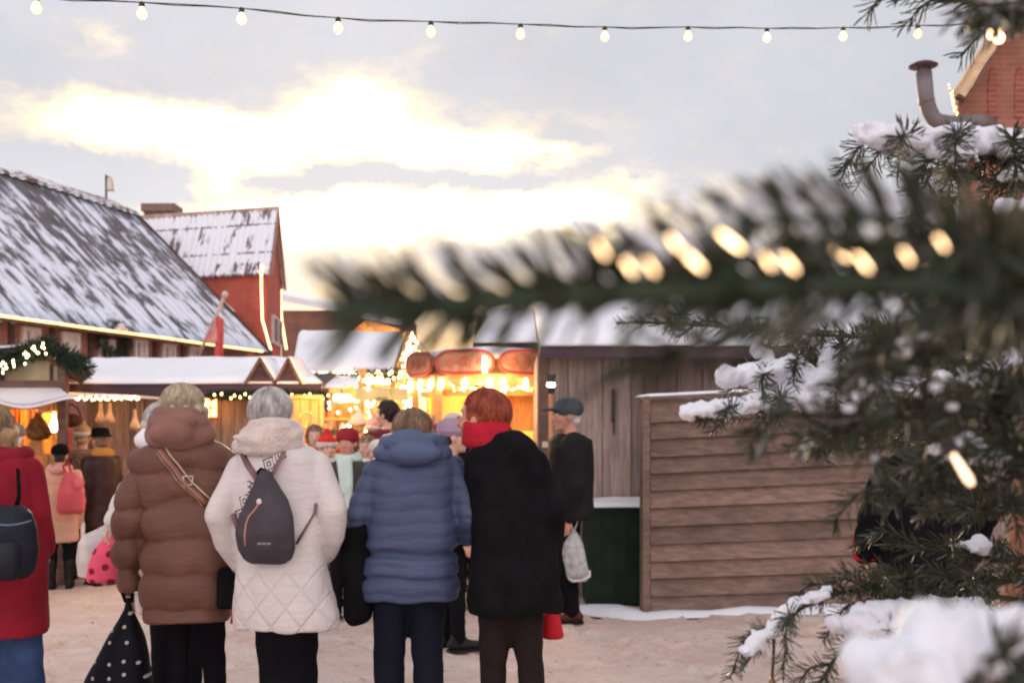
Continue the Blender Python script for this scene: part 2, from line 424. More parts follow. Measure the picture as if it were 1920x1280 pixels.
def build_barn():
    w = MB()
    w.box((BL / 2, .2, 1.98), (BL, .4, 3.96)); w.box((BL / 2, 11, 1.98), (BL, .4, 3.96))
    for x in (.2, BL - .2):
        w.prism([(x - .19, .41, 0), (x - .19, 10.79, 0), (x - .19, 10.79, 3.9), (x - .19, 6.6, 8.1), (x - .19, 5.5, 8.6), (x - .19, 4.4, 8.1), (x - .19, .41, 3.9)], (.38, 0, 0))
    obj('wall', w, M_brick, barn)
    # roof sheets with real corrugation
    def sheet(prof, x0, x1, nx, amp, period):
        r = MB(); vs = []; fs = []; k = len(prof)
        sub = []
        for (a, b) in zip(prof[:-1], prof[1:]):
            for i in range(8): sub.append(tuple(a[q] + (b[q] - a[q]) * i / 8 for q in (0, 1)))
        sub.append(prof[-1]); k = len(sub)
        for i in range(nx + 1):
            x = x0 + (x1 - x0) * i / nx
            for (y, z) in sub:
                p = Vector((x, y, z))
                vs.append((x, y, z + amp * math.sin(2 * PI * x / period) + .05 * noise.noise(p * .35)))
        for i in range(nx):
            for j in range(k - 1): fs.append((i * k + j, (i + 1) * k + j, (i + 1) * k + j + 1, i * k + j + 1))
        r.add(vs, fs)
        n0 = len(vs)
        r.add([(v[0], v[1], v[2] - .09) for v in vs], [tuple(reversed(f)) for f in fs])
        # close the edges so the sheet has thickness
        e = []
        for i in range(nx):
            for j in (0, k - 1): e.append((i * k + j, (i + 1) * k + j, (i + 1) * k + j + n0, i * k + j + n0))
        for j in range(k - 1):
            for i in (0, nx): e.append((i * k + j, i * k + j + 1, i * k + j + 1 + n0, i * k + j + n0))
        r.f.extend(e); r.m.extend([0] * len(e))
        return r
    M_roof = snowy_roof('barn_roofing', (.20, .175, .19), thr=.378, across=1.8, along=.40, dark=(.085, .075, .085), corr=.36, eave=.020, snow=(.70, .74, .86))
    M_rooftop = snowy_roof('ridge_roofing', (.34, .21, .18), thr=.47, across=.9, along=.5, dark=(.18, .11, .095), corr=.36)
    obj('roof', sheet([(-.35, 3.86), (4.35, 8.28)], -.2, BL + .25, 420, .022, .36), M_roof, barn, True)
    obj('roof', sheet([(4.28, 8.36), (5.5, 8.86), (6.7, 8.36)], -.2, BL + .2, 420, .018, .36), M_rooftop, barn, True)
    obj('roof', sheet([(6.6, 8.28), (11.4, 3.86)], -.2, BL + .25, 200, .02, .36), M_roof, barn, True)
    ex = MB(); ex.add([(BL + .3, 1.2, 5.2), (BL + 1.5, 1.2, 5.2), (BL + 1.5, 5.3, 8.45), (BL + .3, 5.3, 8.45)], [(0, 1, 2, 3)])
    ex.add([(BL + .3, 1.2, 5.05), (BL + 1.5, 1.2, 5.05), (BL + 1.5, 5.3, 8.3), (BL + .3, 5.3, 8.3)], [(3, 2, 1, 0)])
    o = obj('rear_roof', ex, snowy_roof('rear_roofing', (.30, .2, .18), thr=.40, across=.8, along=.3), barn)
    # verge board and gutter
    g = MB(); g.bar((-.2, -.38, 3.80), (BL + .2, -.38, 3.80), .12, .10); g.bar((-.2, -.02, 3.98), (BL + .2, -.02, 3.98), .1, .1)
    obj('gutter', g, M_darkwood, barn)
    v = MB(); v.bar((BL + .27, -.35, 3.80), (BL + .27, 4.35, 8.2), .05, .2); v.bar((BL + .27, 4.35, 8.24), (BL + .27, 5.5, 8.78), .05, .2)
    obj('verge_board', v, M_darkwood, barn)
    # windows
    for (a, b_, top, kind) in [(38, 72, 611, 0), (113, 146, 621, 1), (183, 212, 634, 0), (249, 273, 634, 0), (302, 326, 643, 0), (353, 371, 648, 0), (-60, -20, 600, 0), (-160, -115, 590, 1)]:
        x0, Y0 = barn_px(a); x1, _ = barn_px(b_)
        z1 = CAMH + (HY - top) / F * Y0; z0 = z1 - 1.25; xc = (x0 + x1) / 2; w_ = x1 - x0
        f = MB(); t = .09
        for sx in (x0 + t / 2, x1 - t / 2): f.box((sx, -.03, (z0 + z1) / 2), (t, .10, z1 - z0))
        for sz in (z0 + t / 2, z1 - t / 2): f.box((xc, -.032, sz), (w_ - 2 * t, .10, t))
        win = obj('window', f, M_frame, barn)
        p = MB(); p.box((xc, -.005, (z0 + z1) / 2), (w_ - 2 * t, .012, z1 - z0 - 2 * t)); obj('pane', p, M_glass if not kind else M_curt, win)
        if not kind:
            c = MB(); c.box((xc, -.03, (z0 + z1) / 2), (.06, .06, z1 - z0 - 2 * t)); 
            obj('mullion', c, M_frame, win)
            cu = MB()
            for s in (-1, 1): cu.box((xc + s * w_ * .26, -.014, (z0 + z1) / 2), (w_ * .24, .006, z1 - z0 - 2 * t))
            obj('curtain', cu, M_curt, win)
        # dark timber post beside each window bay
        q = MB(); q.box((x0 - .28, -.025, 2.0), (.14, .05, 3.7)); obj('timber_post', q, M_darkwood, barn)
build_barn()
M_rope = emit('rope_light_glow', (1, .50, .15), 2.6)
M_rope2 = emit('rope_light_pale_glow', (1, .60, .22), 2.8)
def rope(label, pts, r=.035, mat_=None, group=None):
    p0 = Vector(pts[0]); q = []
    for a, b in zip(pts[:-1], pts[1:]):
        a, b = Vector(a), Vector(b)
        for i in range(12): 
            v = a.lerp(b, i / 12); v += Vector((0, 0, .018 * noise.noise(v * 1.7))); q.append(v)
    q.append(Vector(pts[-1]))
    o = thing('rope_light', label, 'rope light', p0, 0, group)
    t = MB(); t.tube(q, r * .55, 6); obj('tube', t, mat_ or M_rope, o, True, True)
    c = MB()
    for i in range(0, len(q) - 1, 3):
        c.tube([q[i], q[i].lerp(q[i + 1], .03)], r * .62, 6)
    obj('clip', c, M_frame, o, world=True)
def bw(x, y, z):  # barn local point to world
    n2 = Vector((-d2.y, d2.x, 0)); return E0 + d2 * x + n2 * y + Vector((0, 0, z))
xe, Ye = barn_px(466)
rope('warm rope light running the whole length of the barn eave', [bw(.3, -.47, 3.84), bw(xe, -.47, 3.84)], .05)
# wreath under the eave
def leafball(mb, c, rad, n, size, flat=(1, 1, 1), seed=0):
    """many small leaf faces scattered round a volume"""
    rr = random.Random(seed)
    for i in range(n):
        u = Vector((rr.gauss(0, 1), rr.gauss(0, 1), rr.gauss(0, 1))).normalized() * rad * rr.uniform(.55, 1.05)
        p = Vector(c) + Vector((u.x * flat[0], u.y * flat[1], u.z * flat[2]))
        a = (u.normalized() + Vector((rr.uniform(-.6, .6), rr.uniform(-.6, .6), rr.uniform(-.6, .6)))).normalized() * size
        b = a.cross(Vector((rr.uniform(-1, 1), rr.uniform(-1, 1), rr.uniform(-1, 1)))).normalized() * size * .12
        mb.add([p - b, p + b, p + a + b * .3, p + a - b * .3], [(0, 1, 2, 3)])
M_fir_far = plain('fir_garland_green', (.035, .05, .035), .8, .5, 14, bump=0)
xw, Yw = barn_px(203)
wz = CAMH + (HY - 640) / F * Yw
wr = thing('fir_wreath', 'round dark fir wreath with a white bow hanging under the barn eave', 'wreath', bw(xw, -.3, wz))
g = MB()
for i in range(40):
    a = 2 * PI * i / 40; leafball(g, Vector((xw, -.16, wz)) + Vector((.42 * math.cos(a) , 0, .36 * math.sin(a))), .15, 42, .09, seed=i)
o = obj('greenery', g, M_fir_far, wr)
for v_ in o.data.vertices: v_.co = bw(*v_.co) - wr.location
g = MB(); g.ell(bw(xw, -.36, wz + .34), (.09, .09, .09)); g.ell(bw(xw - .12, -.36, wz + .28), (.09, .05, .05)); g.ell(bw(xw + .12, -.36, wz + .28), (.09, .05, .05))
obj('bow', g, M_frame, wr, True, True)
# weather vane on the ridge end
vp = W(199, 378, 33.3)
vane = thing('roof_bell', 'small pale bell hanging from a thin post on the barn ridge', 'bell', vp)
g = MB(); g.tube([vp - Vector((0, 0, .3)), vp + Vector((0, 0, .83))], .035, 8); obj('post', g, M_darkwood, vane, world=True)
g = MB(); g.tube([vp + Vector((0, 0, .78)), vp + Vector((.16, 0, .74))], .02, 6); obj('bracket', g, M_darkwood, vane, world=True)
g = MB(); g.lathe(vp + Vector((.14, 0, .34)), [(.14, 0), (.12, .04), (.11, .24), (.07, .30), (.07, .36), (.02, .42)], 14); obj('bell', g, plain('pale_bell_metal', (.6, .5, .45), .5), vane, True, True)

# ------------------------------------------------------------------ cross wing behind
def rowgable():
    A = Vector((-7.58, 32.9, 0)); G = Vector((-.085, .996, 0)).normalized(); B = A + G * 3.5
    L = Vector((-.955, .296, 0)).normalized() * 6.6
    ez = 6.5; rz = 8.62
    w = thing('gabled_house', 'red brick house with a corrugated snowy roof and chimney rising behind the barn', 'house', A)
    m = MB(); m.prism([A, B, B + Vector((0, 0, ez)), (A + B) / 2 + Vector((0, 0, rz - .12)), A + Vector((0, 0, ez))], L)
    obj('wall', m, brick('red_house_brick', (.50, .095, .065), (.42, .08, .055), (.44, .15, .11)), w, world=True)
    q = MB()
    def side(P0, P1, n=110):
        vs = []; fs = []; K = 8
        Ld = L.normalized(); nn = (Ld.cross(P1 - P0)).normalized()
        if nn.z < 0: nn = -nn
        for i in range(n + 1):
            for j in range(K + 1):
                s = -.15 + (L.length + .1) * i / n
                p = P0.lerp(P1, j / K) + Ld * s + nn * (.035 * math.sin(2 * PI * s / .21) + .012)
                if j in (5,): p += nn * .02
                vs.append(p)
        for i in range(n):
            for j in range(K): fs.append((i * (K + 1) + j, (i + 1) * (K + 1) + j, (i + 1) * (K + 1) + j + 1, i * (K + 1) + j + 1))
        q.add(vs, fs)
        q.add([v - nn * .07 for v in vs], [tuple(reversed(f)) for f in fs])
    top = (A + B) / 2 + Vector((0, 0, rz))
    sl_ = (A + Vector((0, 0, ez))) - top
    side(A + Vector((0, 0, ez)) + sl_ * .12 + Vector((0, 0, .08)), top + Vector((0, 0, .06)))
    sl_ = (B + Vector((0, 0, ez))) - top
    side(B + Vector((0, 0, ez)) + sl_ * .1 + Vector((0, 0, .08)), top + Vector((0, 0, .06)))
    m_, nt, b = newmat('corrugated_snow')
    geo = nt.nodes.new('ShaderNodeTexCoord')
    mp = nt.nodes.new('ShaderNodeMapping'); mp.inputs['Scale'].default_value = (2.4, .5, .5); nt.links.new(geo.outputs['Object'], mp.inputs[0])
    n1 = noise_(nt, mp.outputs[0], 1.7, 6, .65)
    sp = nt.nodes.new('ShaderNodeSeparateXYZ'); nt.links.new(geo.outputs['Object'], sp.inputs[0])
    seam = math_(nt, 'ABSOLUTE', math_(nt, 'SUBTRACT', math_(nt, 'FRACT', math_(nt, 'MULTIPLY', math_(nt, 'SUBTRACT', sp.outputs[2], 6.55), .95)), .5))
    sm = math_(nt, 'MULTIPLY', math_(nt, 'LESS_THAN', seam, .03), -.12)
    s = math_(nt, 'ADD', n1, sm)
    s = math_(nt, 'ADD', s, math_(nt, 'MULTIPLY', math_(nt, 'LESS_THAN', sp.outputs[2], 6.72), -.06))
    c = mixc(nt, ramp_(nt, s, .375, .42), (.13, .085, .09), (.76, .76, .82))
    nt.links.new(c, b.inputs['Base Color']); b.inputs['Roughness'].default_value = .75
    obj('roof', q, m_, w, True, True)
    rc = MB(); rc.bar(top + Vector((.15, 0, .09)), top + L + Vector((0, 0, .09)), .16, .12); obj('ridge_cap', rc, plain('ridge_cap_rust', (.45, .33, .28), .8, .4, 4), w, world=True)
    vb = MB()
    ox = -L.normalized() * .17
    vb.bar(A + Vector((0, 0, ez - .22)) + ox, top + ox - Vector((0, 0, .02)), .05, .16); vb.bar(B + Vector((0, 0, ez - .2)) + ox, top + ox - Vector((0, 0, .02)), .05, .16)
    obj('verge_board', vb, plain('orange_board', (.40, .2, .12), .8), w, world=True)  # verge boards in one even orange brown
    ch = MB(); c0 = W(304, 402, 37.2)
    ch.box(c0 + Vector((0, 0, -.7)), (1.0, .8, 1.6)); obj('chimney', ch, plain('chimney_brick', (.18, .12, .10), .9, .3), w, world=True)
    cc = MB(); cc.box(c0 + Vector((0, 0, .16)), (1.16, .95, .26)); obj('chimney_cap', cc, plain('sooty_cap', (.22, .15, .12), .9), w, world=True)
    # gable windows
    for (y0, y1, z0, z1) in [(1.1, 2.0, 4.3, 5.2), (2.3, 3.2, 4.3, 5.2), (1.1, 2.0, 2.6, 3.6)]:
        p = A + G * ((y0 + y1) / 2) + Vector((.04, 0, (z0 + z1) / 2)); f = MB(); f.box(p, (.1, y1 - y0, z1 - z0), Matrix.Rotation(math.atan2(G.y, G.x) - PI / 2, 3, 'Z'))
        wi = obj('window', f, M_frame, w, world=True)
        f = MB(); f.box(p + Vector((.03, 0, 0)), (.07, y1 - y0 - .16, z1 - z0 - .16), Matrix.Rotation(math.atan2(G.y, G.x) - PI / 2, 3, 'Z')); obj('pane', f, M_glass, wi, world=True)
    c1 = W(490, 495, 32.75); rope('glowing rope light down the near corner of the gabled house', [c1, W(490, 540, 32.7), W(492, 600, 32.7), W(508, 656, 32.6), W(466, 659, 31.6), W(462, 648, 31.5)], .06, M_rope2)
    c2 = W(527, 505, 36.9); rope('glowing rope light down the far corner of the gabled house', [c2, W(526, 560, 36.9), W(528, 600, 36.9), W(537, 655, 36.9)], .07, M_rope2)
rowgable()
# far brick house
def farhouse():
    a = W(528, 560, 44); w = thing('far_brick_house', 'low brown brick house with a plain snowy roof far behind the stalls', 'house', (a.x, a.y, 0))
    ex, ez = W(620, 590, 44).x, W(528, 582, 44).z
    m = MB(); m.box(((a.x + ex + 3) / 2, 47, ez / 2), (ex + 3 - a.x, 6, ez)); obj('wall', m, brick('far_brick', (.27, .13, .09), (.22, .10, .07), (.26, .18, .15)), w, world=True)
    m = MB()
    m.prism([(a.x - .3, 43.6, W(0, 546, 43.6).z + .15), (a.x - .3, 50.4, ez + .1), (a.x - .3, 50.4, ez), (a.x - .3, 43.6, W(0, 558, 43.6).z)], (.01, 0, 0))
    r = MB(); z0 = W(0, 560, 43.6).z
    r.add([(a.x - .3, 43.6, z0 + .25), (ex + 3, 43.6, z0 - .85), (ex + 3, 47, z0 - .3), (a.x - .3, 47, z0 + .7), (a.x - .3, 43.6, z0), (ex + 3, 43.6, z0 - 1.1), (ex + 3, 47, z0 - .6), (a.x - .3, 47, z0 + .4)],
          [(0, 1, 2, 3), (7, 6, 5, 4), (0, 4, 5, 1), (1, 5, 6, 2), (2, 6, 7, 3), (3, 7, 4, 0)])
    obj('roof', r, SNOW, w, world=True)
farhouse()
# flag on a slanted pole
fp0, fp1 = W(372, 668, 28.3), W(422, 552, 27.6)
fl = thing('flag', 'limp red and white flag on a slanted pole fixed to the barn wall', 'flag', fp0)
g = MB(); g.tube([fp0, fp1], .045, 8); g.ell(fp1, (.09, .09, .09), 10, 6); obj('pole', g, plain('pale_pole', (.62, .5, .45), .6), fl, True, True)
def cloth(corners, nu, nv, amp, seed, th=.01):
    a, b, c, d = [Vector(p) for p in corners]; vs = []; fs = []
    for i in range(nu + 1):
        for j in range(nv + 1):
            p = a.lerp(b, i / nu).lerp(d.lerp(c, i / nu), j / nv)
            p.y += amp * math.sin(i * 1.3 + seed) * (.3 + j / nv); vs.append(p)
    for i in range(nu):
        for j in range(nv): q = i * (nv + 1) + j; fs.append((q, q + nv + 1, q + nv + 2, q + 1))
    n = len(vs); m = MB(); m.add(vs + [v + Vector((0, th, 0)) for v in vs], fs + [tuple(i + n for i in reversed(f)) for f in fs]); return m
Yf = 27.8
m = cloth([W(405, 592, Yf), W(420, 598, Yf), W(420, 676, Yf), W(400, 676, Yf)], 8, 8, .06, 1); obj('red_cloth', m, plain('flag_red', (.62, .12, .11), .85), fl, True, True)
m = cloth([W(412, 566, Yf), W(406, 594, Yf - .03), W(384, 640, Yf), W(404, 596, Yf)], 6, 8, .05, 2); obj('white_cloth', m, plain('flag_white', (.70, .58, .55), .85), fl, True, True)
m = cloth([W(404, 600, Yf - .05), W(409, 640, Yf), W(398, 645, Yf - .05), W(382, 642, Yf)], 6, 8, .05, 5); obj('red_cloth', m, plain('flag_pinkish', (.66, .3, .28), .85), fl, True, True)

# ================================================================== string lights over the square
M_cable = plain('black_cable', (.05, .045, .045), .6, bump=0)
M_bulb = emit('festoon_bulb_glow', (1, .70, .34), 1.1, (.5, .4, .3))
M_bulbrim = emit('festoon_glass_glow', (1, .62, .30), 3.0, (.9, .8, .6))
def string_lights():
    B = [(68, 8), (266, 22), (453, 34), (634, 49), (808, 57), (976, 62), (1134, 67), (1290, 67), (1438, 69), (1581, 67), (1721, 62), (1862, 60)]
    t0 = thing('string_lights', 'black cable hung with twelve warm bulbs across the sky', 'string lights', W(-60, -22, 4.9))
    ys = [4.9 + 1.9 * i / 11 for i in range(12)]
    pts = [W(-60, -24, 4.75)]
    path = [(68, -6), (266, 5), (453, 16), (634, 34), (808, 41), (976, 46), (1134, 51), (1290, 51), (1438, 54), (1581, 52), (1721, 48), (1862, 45)]
    for i, (px, py) in enumerate(path):
        pts.append(W(px, py, ys[i]))
        if i < 11:
            nx = path[i + 1]
            for f_ in (.33, .66): pts.append(W(px + (nx[0] - px) * f_, py + (nx[1] - py) * f_ + 1.5 * math.sin(i * 2 + f_ * 5), ys[i] + (ys[i + 1] - ys[i]) * f_))
    pts.append(W(2050, 40, 7.0))
    m = MB(); m.tube(pts, .0028, 6); m.tube([p + Vector((0, .01, .004 * math.sin(i * 2.1))) for i, p in enumerate(pts)], .0022, 6); obj('cable', m, M_cable, t0, True, True)
    for i, (px, py) in enumerate(B):
        c = W(px, py, ys[i]); top = W(path[i][0], path[i][1], ys[i]); k = ys[i] / 5.4
        s = MB(); s.lathe(top + Vector((0, 0, -.022)), [(.012, 0), (.014, .004), (.013, .02), (.006, .026)], 12); obj('socket', s, M_cable, t0, True, True)
        r = .022
        b = MB(); b.lathe(top + Vector((0, 0, -.092)), [(.0015, .012), (.012, .015), (.020, .024), (.024, .036), (.022, .046), (.015, .057), (.011, .070)], 16); obj('bulb', b, M_bulb, t0, True, True)
string_lights()

# ================================================================== brick gable with pipe on the right
def right_house():
    Y = 15.0; w = thing('brick_gable_house', 'orange brick house on the right edge with snow capped eave and metal flue pipe', 'house', W(1800, 806, Y))
    x0 = W(1797, 0, Y).x; x1 = x0 + 7; ez = W(0, 165, Y).z
    mb_ = brick('orange_house_brick', (.36, .135, .09), (.30, .11, .075), (.32, .19, .15), 1.0)
    ap = (x0 + 2.4, ez + 3.9)
    m = MB(); m.prism([(x0, Y, 0), (x1, Y, 0), (x1, Y, ez), (ap[0], Y, ap[1]), (x0, Y, ez)], (3.7, 8, 0)); obj('wall', m, mb_, w, world=True)
    # niches: narrow pointed arches
    for px in (1862, 1912):
        c = W(px, 0, Y - .005); z0 = W(0, 222, Y).z; z1 = W(0, 160, Y).z; hw = .07
        m = MB(); pts = [(c.x - hw, Y - .02, z0), (c.x + hw, Y - .02, z0)] + [(c.x + hw * math.cos(a), Y - .02, z1 + .25 * math.sin(a)) for a in np.linspace(0, PI, 9)]
        m.prism(pts, (0, .03, 0)); obj('arched_niche', m, brick('niche_brick', (.33, .09, .06), (.27, .07, .05), (.36, .2, .15)), w, world=True)
    d = Vector((ap[0] - x0, 0, ap[1] - ez)).normalized(); s0 = Vector((x0, Y - .45, ez)) - d * .28; s1 = Vector((ap[0], Y - .45, ap[1]))
    nrm = Vector((-d.z, 0, d.x))
    r = MB(); vs = []
    K = 26
    for i in range(K + 1):
        for dy in (0, .2, .6, 8.5):
            p = s0.lerp(s1, i / K) + Vector((dy * .46, dy, 0)); vs.append(p + nrm * (.10 + .05 * noise.noise(p * 2.3) + (.06 if dy in (.2, .6) else 0)))
    fs = [(i * 4 + j, (i + 1) * 4 + j, (i + 1) * 4 + j + 1, i * 4 + j + 1) for i in range(K) for j in range(3)]
    n = len(vs)
    r.add(vs + [v - nrm * .16 for v in vs], fs + [tuple(q + n for q in reversed(f)) for f in fs] + [(i * 4, (i + 1) * 4, (i + 1) * 4 + n, i * 4 + n) for i in range(K)] + [(0, 1, 1 + n, n), (1, 2, 2 + n, 1 + n), (2, 3, 3 + n, 2 + n)])
    obj('roof', r, plain('weathered_thatch', (.56, .40, .25), .9, .3, 4, 20, .6, .05), w, True, True)
    r = MB(); r.bar(s0 + Vector((0, .06, -.05)), s1 + Vector((0, .06, -.05)), .1, .12); obj('verge_board', r, M_darkwood, w, world=True)
    t = MB(); c = [W(1828, 240, Y - .6), W(1790, 236, Y - .6), W(1766, 234, Y - .6)]
    pipe = [Vector((x0 + .5, Y + .1, W(0, 229, Y).z)), W(1830, 229, Y - .5), W(1795, 232, Y - .5), W(1768, 231, Y - .5), W(1752, 224, Y - .5), W(1743, 209, Y - .5), W(1737, 190, Y - .5), W(1732, 135, Y - .5)]
    t.tube(pipe, .105, 20); 
    for p, q in ((pipe[3], pipe[2]), (pipe[6], pipe[5])): t.tube([p, p.lerp(q, .15)], .113, 20)
    pp = obj('flue_pipe', t, plain('dull_steel', (.17, .15, .15), .5, .25, 3, metal=.2), w, True, True)
    c = MB(); top = W(1731, 125, Y - .5); c.lathe(top, [(.19, 0), (.195, .01), (.12, .05), (.01, .075)], 22)
    for a in (0, 2.1, 4.2): c.tube([top + Vector((.08 * math.cos(a), .08 * math.sin(a), -.1)), top + Vector((.08 * math.cos(a), .08 * math.sin(a), .02))], .01, 5)
    obj('rain_cap', c, plain('dark_cap', (.10, .06, .06), .6), pp, True, True)
    pts = [W(1779, 160, Y - .5)] + [W(1784 + i * 1.2, 175 + i * 6, Y - .5) for i in range(9)] + [W(1797, 300, Y - .3), W(1798, 560, Y - .3)]
    o = thing('fairy_light_strand', 'thin strand of tiny warm lights hanging down the corner of the orange brick house', 'fairy lights', pts[0])
    m = MB(); m.tube(pts, .006, 5); obj('cable', m, M_cable, o, world=True)
    for i in range(26):
        f_ = i / 25 * (len(pts) - 1); a = int(min(f_, len(pts) - 2)); p = pts[a].lerp(pts[a + 1], f_ - a)
        m = MB(); m.ell(p + Vector((random.uniform(-.02, .02), -.02, 0)), (.010, .010, .013), 8, 5); obj('bulb', m, M_rope2, o, True, True)
right_house()
# ================================================================== market stalls
M_board = wood('weathered_board', (.36, .275, .245), (.19, .135, .12), 'z', island=.34)
M_board2 = wood('warm_board', (.30, .17, .12), (.17, .09, .065), 'z', island=.2)
M_beam = wood('brown_beam', (.19, .105, .085), (.09, .05, .04), 'x')
M_fascia = wood('dark_fascia', (.09, .05, .07), (.045, .025, .038), 'x')
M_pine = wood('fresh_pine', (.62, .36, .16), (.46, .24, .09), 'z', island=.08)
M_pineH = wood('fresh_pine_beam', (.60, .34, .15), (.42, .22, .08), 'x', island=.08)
M_plank = wood('fence_plank', (.235, .148, .115), (.125, .078, .062), 'x', island=.24)
M_green = plain('dark_green_paint', (.011, .024, .017), .55, .35, 5)
M_garland = plain('fir_green', (.03, .05, .032), .8, .5, 20, bump=0)
M_led = emit('led_glow', (1, .72, .36), 9)
M_ledhot = emit('floodlight_glow', (1, .86, .6), 16)
M_warm = emit('warm_lamp_glow', (1, .55, .2), 7)
M_cream = plain('cream_board', (.58, .50, .34), .8, .2, 8)
M_red = plain('red_paint', (.42, .05, .055), .55)
M_redp = plain('pink_red_paint', (.42, .21, .14), .6, .3, 12)

def snow_slab(name, corners, th, parent, seed=0, nu=30, nv=12, world=True, over=.03, mat_=None):
    """quilt of snow lying on the quad corners a,b (eave) c,d (top)"""
    a, b, c, d = [Vector(p) for p in corners]; top = []; bot = []
    nrm = (b - a).cross(d - a).normalized(); nrm = nrm if nrm.z > 0 else -nrm
    for i in range(nu + 1):
        for j in range(nv + 1):
            u, v = i / nu, j / nv; p = a.lerp(b, u).lerp(d.lerp(c, u), v)
            e = min(u, 1 - u) * nu / 2; e2 = min(v * nv / 1.6, 1); k = min(1, max(0, min(e, e2))) ** .5
            h = th * (.25 + .75 * k) * (1 + .35 * noise.noise(p * 1.7 + Vector((seed, 0, 0))) + .15 * noise.noise(p * 6))
            if j == 0: p = p + (a - d).normalized() * over * (1 + .8 * noise.noise(p * 3 + Vector((seed, 1, 1))))
            top.append(p + nrm * h); bot.append(p - nrm * .002)
    n = len(top); fs = []
    for i in range(nu):
        for j in range(nv):
            q = i * (nv + 1) + j; f = (q, q + nv + 1, q + nv + 2, q + 1); fs.append(f); fs.append(tuple(x + n for x in reversed(f)))
    for i in range(nu): 
        for j in (0, nv): q = i * (nv + 1) + j; fs.append((q, q + n, q + nv + 1 + n, q + nv + 1))
    for j in range(nv):
        for i in (0, nu): q = i * (nv + 1) + j; fs.append((q, q + 1, q + 1 + n, q + n))
    m = MB(); m.add(top + bot, fs); return obj(name, m, mat_ or SNOW, parent, True, world)
def boards_v(mb, x0, x1, y, z0, z1, w=.14, th=.022, seed=0, jit=.012):
    mb.box(((x0 + x1) / 2, y + .035, (z0 + z1) / 2), (x1 - x0 - .01, .012, z1 - z0 - .02))  # added backing sheet, blocks sky light between the boards
    rr = random.Random(seed); x = x0
    while x < x1 - .01:
        ww = min(w * rr.uniform(.8, 1.15), x1 - x)
        mb.box((x + ww / 2, y + rr.uniform(-jit, jit) * .5, (z0 + z1) / 2), (ww - .006, th, z1 - z0 + rr.uniform(-jit, 0))); x += ww
def bulbs_along(pts, n, r, parent, mat_, name='bulb', jit=.02, seed=0):
    rr = random.Random(seed); pts = [Vector(p) for p in pts]
    L = [0]
    for a, b in zip(pts[:-1], pts[1:]): L.append(L[-1] + (b - a).length)
    for i in range(n):
        s = L[-1] * (i + .5) / n; k = max(q for q in range(len(L) - 1) if L[q] <= s)
        p = pts[k].lerp(pts[k + 1], (s - L[k]) / max(1e-6, L[k + 1] - L[k])) + Vector((rr.uniform(-jit, jit), rr.uniform(-jit, jit), rr.uniform(-jit, jit)))
        m = MB(); m.ell(p, (r * .8, r * .8, r * 1.15), 8, 6); obj(name, m, mat_, parent, True, True)
def light_string(label, pts, n, r=.014, mat_=None, group=None, jit=.02, seed=0, cable=.004):
    o = thing('fairy_light_strand', label, 'fairy lights', Vector(pts[0]), 0, group)
    m = MB(); m.tube(pts, cable, 5); obj('cable', m, M_cable, o, world=True)
    bulbs_along(pts, n, r, o, mat_ or M_led, seed=seed, jit=jit); return o
def garland(label, pts, rad, per=260, leaf=.05, seed=0, group=None, flat=(1, 1, 1)):
    pts = [Vector(p) for p in pts]
    o = thing('fir_garland', label, 'garland', pts[0], 0, group); m = MB()
    for k, (a, b) in enumerate(zip(pts[:-1], pts[1:])):
        n = max(2, int((b - a).length / (rad * .6)))
        for i in range(n): leafball(m, a.lerp(b, i / n), rad * random.uniform(.8, 1.15), int(per * rad * .6), leaf, flat, seed=seed * 100 + k * 30 + i)
    m.tube(pts, rad * .25, 6)
    obj('greenery', m, M_garland, o, world=True); return o

# ---- stall A : gabled craft stall at the far left ---------------------------------
YA = 10.5; DV = Vector((-1.05, 2.3, 0))
A = thing('craft_stall', 'craft stall at the far left with cream gable board and white awning', 'market stall', W(-20, 806, YA) * 1 - Vector((0, 0, CAMH)))
m = MB(); boards_v(m, W(-260, 0, 0 + YA).x - 1.0, W(116, 0, YA).x - 1.0, YA + 2.25, 0, 2.0, .15, seed=3)
obj('back_wall', m, M_pine, A, world=True)
m = MB()
for i in range(14): m.box((W(116, 0, YA).x - i * .075, YA + .05 + i * .17, 1.05), (.03, .165, 2.1))
obj('side_wall', m, M_board2, A, world=True)
m = MB(); m.bar(W(-260, 722, YA - .05), W(119, 722, YA - .05), .12, .09); m.bar(W(-260, 730, YA - .03), W(119, 731, YA - .03), .06, .035); obj('beam', m, M_beam, A, world=True)
m = MB(); g_ = [W(-120, 716, YA), W(112, 716, YA), W(112, 690, YA), W(88, 676, YA), W(-5, 676, YA), W(-110, 700, YA)]; m.prism(g_, (0, .05, 0))
obj('gable_board', m, M_cream, A, world=True)
m = MB()
m.box(W(116, 700, YA - .02), (.05, .06, .17)); m.box(W(96, 698, YA - .015), (.02, .04, .16)); m.box(W(4, 700, YA - .02), (.03, .05, .17)); obj('gable_post', m, M_beam, A, world=True)
m = MB(); ax = W(92, 640, YA - .1)
m.bar(W(-60, 690, YA - .12), ax, .2, .04); m.bar(ax, W(168, 700, YA - .12), .2, .04)
obj('barge_board', m, M_beam, A, world=True)
snow_slab('snow', [W(-260, 672, YA - .1), W(88, 646, YA - .1), W(88, 646, YA - .1) + DV, W(-260, 672, YA - .1) + DV], .05, A, 1)
snow_slab('snow', [W(170, 697, YA - .1), W(170, 697, YA - .1) + DV, ax + DV, ax], .05, A, 2)
m = MB(); m.prism([W(-260, 672, YA - .1), W(88, 648, YA - .1), W(168, 700, YA - .1), W(168, 706, YA - .1), W(88, 654, YA - .1), W(-260, 680, YA - .1)], DV); obj('roof', m, M_fascia, A, world=True)
